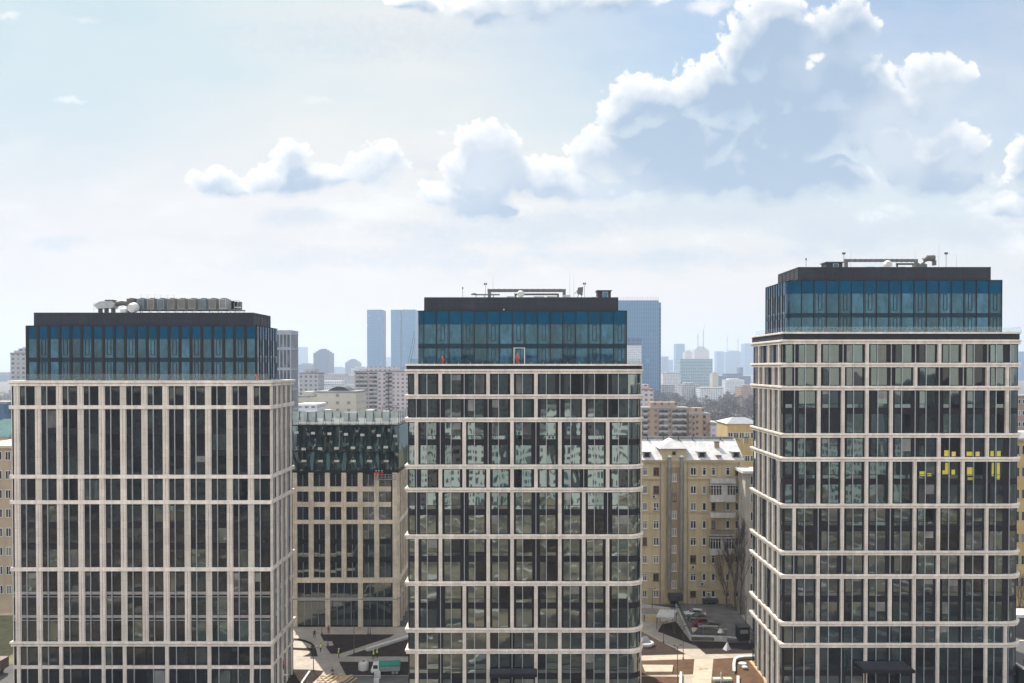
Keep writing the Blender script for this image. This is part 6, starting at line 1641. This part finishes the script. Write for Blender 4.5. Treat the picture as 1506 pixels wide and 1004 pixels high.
flood(1185.5, 379.5, 142, zr_r, "short single-lamp mast over the tall tower's roof corner", False); flood(1241, 371, 142, zr_r, "twin-lamp mast beside the low roof cabin, tall tower"); flood(1391.5, 371, 142, zr_r, "twin-lamp mast right of the hooked cowl, tall tower")
whip(1251.5, 366, 142.5, zr_r, "thicker rod beside the twin-lamp mast on the tall tower"); whip(1346, 362, 143, zr_r, "thin rod left of the hooked cowl"); whip(1381, 355, 143, zr_r, "tallest thin rod just right of the hooked cowl"); whip(1407, 372, 143, zr_r, "thin rod farthest right on the tall tower's roof")
for px0, px1, n_ in ((1266, 1279, "low flat box under the long duct's start, tall tower"), (1285, 1296, "low flat box left of the white hood, tall tower"), (1314, 1322, "low flat box right of the white hood, tall tower")):
    t = thing("roof_box", n_, "roof box", (XR((px0 + px1) / 2), 142.2, zr_r), 0, "low boxes on the tall tower's roof"); w_2 = XR(px1) - XR(px0); b = MB(); b.box(-w_2 / 2, w_2 / 2, -0.5, 0.5, 0.05, 0.2); b.build("case", M["galv"], t, local=True); b = MB(); b.box(-w_2 / 2 + 0.1, w_2 / 2 - 0.1, -0.4, 0.4, 0, 0.05); b.build("base", M["dull"], t, local=True)
# stay cables at the middle tower's terrace corner
for k, (p0, p1) in enumerate((((603.5, 534), (610.5, 497)), ((600, 534), (609.5, 487)))):
    q0, q1 = P(*p0, 138.2), P(*p1, 139.3)
    tag(tube_mb([(q0.x, q0.y, mid_terr), q1], 0.025, 4).build("stay_cable", M["dull"]), ("steeper" if k == 0 else "longer, slanting") + " stay cable at the middle tower's terrace corner", "cable", "stay cables at the terrace corner")

# ------------------------------------------------------------------ bare trees
def bare_tree_mesh(h, seed, spread=0.35, depth=6, dens=1.0):
    rnd = random.Random(seed); trunk, crown = MB(), MB()
    def grow(p, d, L, r, k):
        q = p + d * L; m_ = p + d * L * 0.5 + Vector((rnd.uniform(-1, 1), rnd.uniform(-1, 1), 0)) * L * 0.05
        (trunk if k == 0 else crown).tube([p, m_, q], [r, r * 0.85, r * 0.68], 6 if k < 2 else 3, 0, True, False)
        if k >= depth: return
        n = rnd.choice([2, 3, 3]) if k < 3 else rnd.choice([2, 3])
        for i in range(n):
            a = rnd.uniform(0, 6.283); s = rnd.uniform(0.25, 0.75) * (1 if i else 0.5)
            o = Vector((math.cos(a), math.sin(a), 0)) * spread * 2 * s
            nd = (d + o + Vector((0, 0, 0.12))).normalized()
            grow(p + d * L * (1 if i == 0 else rnd.uniform(0.45, 1.0)), nd, L * rnd.uniform(0.62, 0.82), r * 0.62 if i else r * 0.7, k + 1)
    grow(Vector((0, 0, 0)), Vector((0, 0, 1)), h * 0.27, h * 0.013, 0)
    return trunk, crown
M["bark"] = plain("grey_bark", (0.085, 0.068, 0.056), 0.95, 0.25, 1.2, bump=0.4)
M["bark_red"] = plain("reddish_bark", (0.12, 0.075, 0.055), 0.95, 0.2, 1.2)
def bare_tree(pos, h, seed, label, m="bark", spread=0.35):
    t = thing("bare_tree", label, "tree", pos, 0, "bare spring trees"); a, b = bare_tree_mesh(h, seed, spread)
    a.build("trunk", M[m], t, local=True, fix=False); b.build("crown", M[m], t, local=True, fix=False)
bare_tree((P(1082, 900, 184).x, 184, 0.7), 24, 3, "tallest bare tree before the ochre house, next to the pale narrow wing", "bark", 0.26)
bare_tree((P(1090, 900, 181).x, 181, 0.7), 18, 8, "bare tree close to the tall tower's side, front one of the group", "bark", 0.25)
bare_tree((P(1069, 900, 187).x, 187, 0.7), 15, 13, "reddish slender bare tree against the ochre wall", "bark_red", 0.3)
bare_tree((P(1097, 900, 187).x, 187, 0.7), 20, 19, "bare tree farthest back in front of the pale narrow wing", "bark", 0.28)
bare_tree((P(1500, 900, 178).x, 178, 0), 13, 23, "bare tree before the amber house at the photo's edge", "bark", 0.34)
bare_tree((P(1508, 900, 172).x, 172, 0), 11, 29, "smaller bare tree nearer the pavilion at the photo's edge", "bark", 0.36)
bare_tree((P(1082, 905, 172).x + 2.6, 174, PKZ), 7, 31, "low dense bare tree at the front corner of the parking court", "bark", 0.4)
# small dark booth by the trees
t = thing("site_booth", "dark booth with a light band under the bare trees", "booth", zR(1215, 520, PKZ), 0.1); b = MB(); b.box(-1.1, 1.1, -0.9, 0.9, 0, 2.5); b.build("wall", M["frame"], t, local=True); b = MB(); b.box(-1.25, 1.25, -1.05, 1.05, 2.5, 2.65); b.build("roof", M["dark_metal"], t, local=True); b = MB(); b.box(-0.8, 0.8, -0.93, -0.89, 1.3, 2.0); b.build("window", M["oldglass"], t, local=True)
# photo edges: box trailer, podium, pavilion
p0 = G(3, 992); t = thing("box_trailer", "brown box trailer at the photo's lower corner beside the broad tower", "trailer", (P(2, 985, 148).x - 3.0, 148, 0), 0); b = MB(); b.box(-3.2, 3.6, -1.2, 1.2, 0.9, 2.7)
for k in range(14): b.box(-3.1 + k * 0.5, -3.04 + k * 0.5, -1.24, -1.2, 0.9, 2.7)
b.build("box", M["brownbox"] if "brownbox" in M else plain("brown_panel", (0.11, 0.075, 0.05), 0.7), t, local=True)
for x in (-2, 2.4):
    for s in (-1, 1): wheel(t, x, s * 1.0, 0.45, 0.25)
xa = P(1479.5, 985, 136.5).x
t = thing("podium", "low podium with a pale coping and a railing joined to the tall tower", "podium", (xa + 9, 143, 0)); b = MB(); zc = P(0, 981, 136.5).z; b.prism(rrect(rx1 + 0.02, xa + 26, 136.6, 150), 0, zc - 0.3); b.build("wall", M["frame"], t); b = MB(); loft(b, [(rrect(rx1 + 0.45, xa + 26.3, 136.3, 150.2), zc - 0.3), (rrect(rx1 + 0.45, xa + 26.3, 136.3, 150.2), zc)]); b.build("coping", M["ledge"], t); b = MB(); b.prism(rrect(rx1 + 0.8, xa + 25.9, 136.8, 149.8), zc - 0.02, zc + 0.02); b.build("roof", M["dull"], t)
b = MB()
for k in range(12): b.tube([(rx1 + 0.8 + k * 2.0, 136.8, zc), (rx1 + 0.8 + k * 2.0, 136.8, zc + 1.1)], 0.03, 5)
for z in (0.6, 1.1): b.tube([(rx1 + 0.8, 136.8, zc + z), (rx1 + 23, 136.8, zc + z)], 0.03, 5)
b.build("railing", M["dark_metal"], t)
xa = P(1488, 905, 168).x; zt = P(0, 904, 168).z
t = thing("pavilion", "dark pavilion with a white roof slab behind the tall tower's corner", "pavilion", (xa + 8, 175, 0)); b = MB(); b.box(xa + 0.6, xa + 18, 168.6, 172, 0, zt - 0.6); b.build("wall", M["dull"], t); b = MB(); b.box(xa, xa + 19, 168, 172.5, zt - 0.6, zt); b.build("roof", M["offwhite"], t)
# ------------------------------------------------------------------ blocks mirrored in the towers' glass
def mirror_block(label, px0, px1, z, Y, mat, dep=14):
    root = thing("apartment_block", label, "apartment block", ((px0 + px1) / 2, Y, 0)); w = MB(); w.prism(rrect(px0, px1, Y - dep, Y), 0, z); w.build("wall", M[mat], root)
    r = MB(); loft(r, [(rrect(px0, px1, Y - dep, Y, 0.5), z - 0.3), (rrect(px0, px1, Y - dep, Y, 0.5), z + 0.4)]); r.build("roof", M["flatroof"], root)
M["w_mirror"] = windowed("white_mirror_wall", (0.74, 0.78, 0.76), (0.05, 0.07, 0.08), 3.1, 3.1, 0.42, 0.5)
M["w_mirror2"] = windowed("aqua_mirror_wall", (0.52, 0.63, 0.61), (0.06, 0.09, 0.10), 2.6, 3.3, 0.5, 0.6)
M["w_dim"] = windowed("dark_brick_wall", (0.075, 0.068, 0.062), (0.03, 0.035, 0.04), 3.4, 3.0, 0.5, 0.55, lite=0.4)
M["w_mid"] = windowed("grey_mirror_wall", (0.20, 0.21, 0.21), (0.05, 0.06, 0.07), 3.4, 3.0, 0.5, 0.5, lite=0.4)
mirror_block("white apartment block seen as rippled reflections at the left of the middle tower", -52, -14, 31, -60, "w_mirror")
mirror_block("aqua-grey block seen as rippled reflections in the middle tower's centre bays", -11, 9, 27, -66, "w_mirror2")
mirror_block("white apartment block seen as rippled reflections at the right of the middle tower", 12, 54, 33, -60, "w_mirror")
mirror_block("grey apartment block mirrored in the tall tower's windows", 66, 104, 36, -75, "w_mid")
mirror_block("pale block mirrored low in the tall tower's windows", 108, 150, 27, -70, "w_mirror2")
mirror_block("dark brick block mirrored at the tall tower's outer windows", 156, 230, 46, -60, "w_dim")
mirror_block("grey block mirrored low in the broad tower's windows", -150, -100, 17, -30, "w_mid")
mirror_block("tall dark block mirrored in the upper windows of the middle tower", -70, 70, 57, -105, "w_dim")
mirror_block("dark brick apartment block mirrored in the broad tower's windows", -215, -62, 44, -50, "w_dim")

# ------------------------------------------------------------------ haze
M["haze"] = bpy.data.materials.new("haze_air"); M["haze"].use_nodes = True
nt = M["haze"].node_tree; nt.nodes.remove(nt.nodes["Principled BSDF"])
pv = nt.nodes.new("ShaderNodeVolumePrincipled"); pv.inputs["Color"].default_value = HAZE_COL; pv.inputs["Density"].default_value = HAZE_D; pv.inputs["Anisotropy"].default_value = HAZE_G
nt.links.new(pv.outputs[0], nt.nodes["Material Output"].inputs["Volume"])
hz = MB(); hz.box(-9600, 9600, -1600, 14600, -1.0, 470.0)
hz = hz.build("haze", M["haze"], kind="stuff")

# ------------------------------------------------------------------ sun and sky
SUN_EL, SUN_AZ = R(46), R(-26)          # in front of the camera, a little to the left
sd = Vector((math.sin(SUN_AZ) * math.cos(SUN_EL), math.cos(SUN_AZ) * math.cos(SUN_EL), math.sin(SUN_EL)))
sl_ = bpy.data.lights.new("sun", "SUN"); sl_.energy = SUN_E; sl_.angle = R(0.5); sl_.color = (1.0, 0.93, 0.83)
so = bpy.data.objects.new("sun", sl_); COL.objects.link(so); so.rotation_euler = (-sd).to_track_quat("-Z", "Y").to_euler(); so.location = sd * 400

W = bpy.data.worlds.new("World"); S.world = W; W.use_nodes = True
wt = W.node_tree; bg = wt.nodes["Background"]; t = NT(wt)
gen = t.n("ShaderNodeTexCoord").outputs["Generated"]
dx, dy, dz = t.sep(gen)[:3]
up = t.m("MAXIMUM", dz, 0.012)
sky = t.n("ShaderNodeTexSky"); sky.sky_type = "NISHITA"; sky.sun_disc = False; sky.sun_elevation = SUN_EL; sky.sun_rotation = SUN_AZ
sky.air_density = 1.0; sky.dust_density = 0.6; sky.ozone_density = 1.0; sky.altitude = 100
t.l(t.vm("NORMALIZE", t.comb(dx, dy, up)), sky.inputs["Vector"])
# direction on a plane one unit ahead: u sideways, v up; the half behind the camera gets its own clouds
ay = t.m("MAXIMUM", t.m("ABSOLUTE", dy), 0.02)
u = t.m("DIVIDE", dx, ay); v = t.m("DIVIDE", up, ay)
uv = t.comb(u, v, t.m("SIGN", dy))

def field_group():
    """cloud density over the sky plane: heaps of puffs with ragged, billowing edges"""
    g = bpy.data.node_groups.new("cloud_field", "ShaderNodeTree")
    g.interface.new_socket("Vector", in_out="INPUT", socket_type="NodeSocketVector"); g.interface.new_socket("Value", in_out="OUTPUT", socket_type="NodeSocketFloat"); g.interface.new_socket("Soft", in_out="OUTPUT", socket_type="NodeSocketFloat"); g.interface.new_socket("Body", in_out="OUTPUT", socket_type="NodeSocketFloat")
    q = NT(g); gi, go = g.nodes.new("NodeGroupInput"), g.nodes.new("NodeGroupOutput")
    p = gi.outputs[0]
    w1 = q.noise(p, 9.0, 2, 0.5, 1); w2 = q.noise(p, 34.0, 5, 0.62, 1)
    def sc(vec, k): return q.vm("MULTIPLY", q.vm("SUBTRACT", vec, (0.5, 0.5, 0.5)), (k, k, 0))
    pw = q.vm("ADD", q.vm("ADD", p, sc(w1, 0.040)), sc(w2, 0.020))
    vo = q.n("ShaderNodeTexVoronoi"); vo.feature = "SMOOTH_F1"; vo.inputs["Scale"].default_value = 30; vo.inputs["Smoothness"].default_value = 0.35; q.l(pw, vo.inputs["Vector"])
    f = None; sf = None
    for px, py, rx, ry, k in BLOBS:
        c = ((px - CX) / FPX, (HY - py) / FPX, 0)
        d = q.vm("MULTIPLY", q.vm("SUBTRACT", pw, c), (FPX / rx, FPX / ry, 0))
        val = q.m("SUBTRACT", k, q.vm("DOT_PRODUCT", d, d, 1))
        if k >= 1.0: f = val if f is None else q.m("SMOOTH_MAX", f, val, 0.35)
        else: sf = val if sf is None else q.m("SMOOTH_MAX", sf, val, 0.2)
    v2 = q.n("ShaderNodeTexVoronoi"); v2.feature = "SMOOTH_F1"; v2.inputs["Scale"].default_value = 95; v2.inputs["Smoothness"].default_value = 0.3; q.l(pw, v2.inputs["Vector"])
    big = q.m("MULTIPLY", q.m("SUBTRACT", 0.45, vo.outputs["Distance"]), 0.7)
    q.l(q.m("ADD", f, big), go.inputs[2])
    puff = q.m("ADD", big, q.m("MULTIPLY", q.m("SUBTRACT", 0.4, v2.outputs["Distance"]), 0.55))
    fine = q.m("MULTIPLY", q.m("SUBTRACT", q.noise(p, 95, 6, 0.7), 0.5), 0.9)
    out = q.m("ADD", f, q.m("ADD", puff, fine))
    q.l(out, go.inputs[0]); q.l(q.m("ADD", sf, q.m("MULTIPLY", fine, 1.6)), go.inputs[1])
    return g
BLOBS = [  # photograph x, y, half width, half height, strength (below 1: thin soft veil)
    (1190, 95, 105, 95, 1), (1125, 55, 80, 75, 1), (1235, 45, 60, 60, 1), (1275, 130, 62, 62, 1), (1060, 135, 95, 60, 1), (960, 155, 75, 42, 1), (915, 175, 35, 30, 1),
    (1180, 190, 110, 70, 1), (820, 255, 82, 38, 1), (770, 262, 35, 26, 1), (905, 225, 80, 45, 1), (1000, 215, 100, 60, 1), (1010, 255, 130, 48, 1), (1130, 250, 130, 50, 1), (1235, 255, 60, 34, 1), (860, 275, 90, 22, 1),
    (1378, 115, 62, 42, 1), (1345, 150, 55, 34, 1), (1415, 112, 30, 26, 1), (1335, 235, 60, 40, 1), (1395, 215, 66, 44, 1), (1390, 262, 85, 30, 1), (1500, 235, 24, 40, 1), (1490, 296, 44, 26, 1), (1300, 200, 46, 34, 1), 
    (716, 210, 44, 44, 1), (690, 250, 40, 40, 1), (735, 250, 40, 52, 1), (650, 282, 44, 28, 1), (700, 295, 80, 34, 1),
    (548, 245, 54, 40, 1), (430, 235, 34, 38, 1), (448, 262, 58, 30, 1), (395, 262, 40, 24, 1), (312, 266, 46, 26, 1), (350, 276, 40, 16, 1), (492, 262, 40, 22, 1),
    (740, 8, 110, 34, 1), (880, -2, 110, 30, 1), (610, 5, 40, 20, 1), 
    (440, 322, 80, 22, 0.9), (800, 325, 170, 30, 0.9), (1040, 312, 260, 26, 0.9), (90, 360, 70, 14, 0.8), (1250, 330, 200, 30, 0.85), (700, 345, 260, 26, 0.7), (1420, 340, 140, 30, 0.8), (1130, 300, 120, 40, 0.9), (150, 30, 60, 18, 0.6), (530, 60, 420, 60, 0.5), (560, 385, 500, 28, 0.5), (1000, 380, 420, 26, 0.6)]
fg = field_group()
def field(vec):
    nd = wt.nodes.new("ShaderNodeGroup"); nd.node_tree = fg; t.l(vec, nd.inputs[0]); return nd.outputs
f0 = field(uv); f1 = field(t.vm("ADD", uv, (-0.006, 0.013, 0))); f2 = field(t.vm("ADD", uv, (-0.012, 0.034, 0)))
front = t.m("GREATER_THAN", dy, 0.03)
# tops are crisp, undersides melt into the veil
below = t.ramp(t.m("SUBTRACT", f1[2], f0[2]), -0.05, 0.3)
edge = t.m("ADD", t.m("MULTIPLY", f0[0], t.m("SUBTRACT", 1.0, t.m("MULTIPLY", below, 0.8))), t.m("MULTIPLY", f0[2], t.m("MULTIPLY", below, 0.8)))
alpha = t.m("MAXIMUM", t.m("DIVIDE", edge, t.m("ADD", 0.22, t.m("MULTIPLY", below, 0.9)), None, True), t.ramp(f0[2], 0.25, 0.8))
alpha = t.m("MULTIPLY", t.m("MULTIPLY", alpha, front), 0.95)
# how much cloud lies between this spot and the sun above it, and which way each billow faces
thick = t.m("ADD", t.m("ADD", t.m("MULTIPLY", t.ramp(f0[2], 0.0, 0.6), 0.46), t.m("MULTIPLY", t.ramp(f1[2], -0.05, 0.75), 0.25)), t.m("MULTIPLY", t.ramp(f2[2], -0.15, 0.7), 0.45))
thick = t.m("SUBTRACT", thick, t.m("ADD", t.m("MULTIPLY", t.m("SUBTRACT", f0[2], f1[2]), 0.55), t.m("MULTIPLY", t.m("SUBTRACT", f0[0], f0[2]), 0.30)))
puffs = t.noise(uv, 11, 4, 0.55)
thick = t.m("ADD", thick, t.m("MULTIPLY", t.m("SUBTRACT", puffs, 0.5), 1.0), None, True)
depth = t.ramp(t.noise(uv, 6.5, 3, 0.5), 0.36, 0.64, 0.62, 1.08)
lit = t.mix(t.m("MULTIPLY", t.ramp(thick, 0.0, 0.95, 0, 1, False), depth, None, True), c4(CL_LIT), c4(CL_SHADE))
veil = t.ramp(v, 0.03, 0.42, 1.0, 0.22)
side = t.ramp(t.m("ABSOLUTE", t.m("ADD", u, 0.16)), 0.02, 0.42, 0.50, 0.0)
wisp = t.m("MULTIPLY", t.m("SUBTRACT", t.noise(t.vm("MULTIPLY", uv, (1, 2.4, 1)), 3.2, 7, 0.62), 0.5), 1.1)
vf = t.m("MULTIPLY", t.m("ADD", t.m("ADD", veil, side), wisp, None, True), t.ramp(dy, -0.2, 0.2, 0.3, 1))
base = t.mix(t.m("MULTIPLY", vf, 0.95), t.mix(t.ramp(dy, -0.3, 0.2, 0, 1), sky.outputs[0], t.vm("MINIMUM", t.mix(1.0, sky.outputs[0], c4(SKY_TINT), "MULTIPLY"), (2.28, 2.40, 2.70))), t.mix(t.ramp(v, 0.03, 0.2), c4((3.3, 2.9, 2.5)), c4(CL_VEIL)))
soft = t.m("MULTIPLY", t.m("MULTIPLY", t.ramp(f0[1], 0.0, 0.9), front), 0.7)
base0 = base
# broken layers of far cloud low over the city
ln = t.noise(t.vm("MULTIPLY", uv, (1, 2.3, 1)), 8.0, 7, 0.62)
lband = t.m("MULTIPLY", t.m("MULTIPLY", t.ramp(v, 0.075, 0.13), t.ramp(v, 0.30, 0.19)), t.ramp(u, -0.45, 0.1, 0.35, 1.0))
base = t.mix(t.m("MULTIPLY", t.m("MULTIPLY", t.ramp(ln, 0.52, 0.68), lband), 0.65), base, c4(CL_LIT))
base = t.mix(t.m("MULTIPLY", t.m("MULTIPLY", t.ramp(ln, 0.5, 0.36), lband), 0.75), base, c4(CL_SOFT))
base = t.mix(soft, base, c4(CL_SOFT))
c = t.mix(alpha, base, lit)
# small bright scraps drifting before the big cloud, thin ones far left
bit = None
bw = t.vm("ADD", uv, t.vm("MULTIPLY", t.vm("SUBTRACT", t.noise(uv, 45, 5, 0.65, 1), (0.5, 0.5, 0.5)), (0.022, 0.022, 0)))
for px, py, rx, ry, k in ((1198, 86, 16, 8, 1), (1188, 96, 9, 9, 1), (1186, 28, 13, 8, 1), (1212, 20, 5, 4, 0.8), (105, 149, 34, 7, 0.6), (20, 25, 20, 7, 0.6), (130, 32, 30, 7, 0.4), (470, 152, 30, 8, 0.4), (650, 195, 12, 6, 0.6), (1045, 10, 44, 16, 0.8)):
    d = t.vm("MULTIPLY", t.vm("SUBTRACT", bw, ((px - CX) / FPX, (HY - py) / FPX, 0)), (FPX / rx, FPX / ry, 0))
    q_ = t.m("MULTIPLY", t.m("SUBTRACT", 1.0, t.vm("DOT_PRODUCT", d, d, 1), None, True), k)
    bit = q_ if bit is None else t.m("MAXIMUM", bit, q_)
c = t.mix(t.m("MULTIPLY", t.ramp(bit, 0.0, 1.0), t.m("MULTIPLY", front, 0.8)), c, c4(CL_LIT))
# clouds of the unseen half sky behind, made brighter to light the shaded facades
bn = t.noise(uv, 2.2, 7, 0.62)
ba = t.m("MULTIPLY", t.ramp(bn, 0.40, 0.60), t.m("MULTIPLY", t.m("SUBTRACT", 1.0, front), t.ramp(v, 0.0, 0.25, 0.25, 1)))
W.cycles.sampling_method = "MANUAL"; W.cycles.sample_map_resolution = 512
# the cumulus in front is worked out only where it stands; the rest of the sky stays simple
zone = t.m("MULTIPLY", t.m("MULTIPLY", t.ramp(v, 0.50, 0.60, 1, 0), t.ramp(t.m("ABSOLUTE", u), 0.75, 0.95, 1, 0)), front)
rest = t.mix(t.m("MULTIPLY", ba, 0.8), base0, c4(CL_BACK_FILL))
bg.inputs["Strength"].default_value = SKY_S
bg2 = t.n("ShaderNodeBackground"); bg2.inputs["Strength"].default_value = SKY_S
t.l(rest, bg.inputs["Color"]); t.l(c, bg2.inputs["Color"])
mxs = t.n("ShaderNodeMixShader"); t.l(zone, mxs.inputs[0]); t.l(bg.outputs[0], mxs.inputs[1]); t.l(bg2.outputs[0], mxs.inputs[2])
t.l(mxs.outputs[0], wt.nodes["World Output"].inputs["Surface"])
S.view_settings.view_transform = "Standard"; S.view_settings.look = "None"; S.view_settings.gamma = 1.0; S.view_settings.exposure = EXPO
S.cycles.use_denoising = True
S.cycles.max_bounces = 8; S.cycles.transparent_max_bounces = 12; S.cycles.volume_bounces = 1; S.cycles.sample_clamp_indirect = 6.0
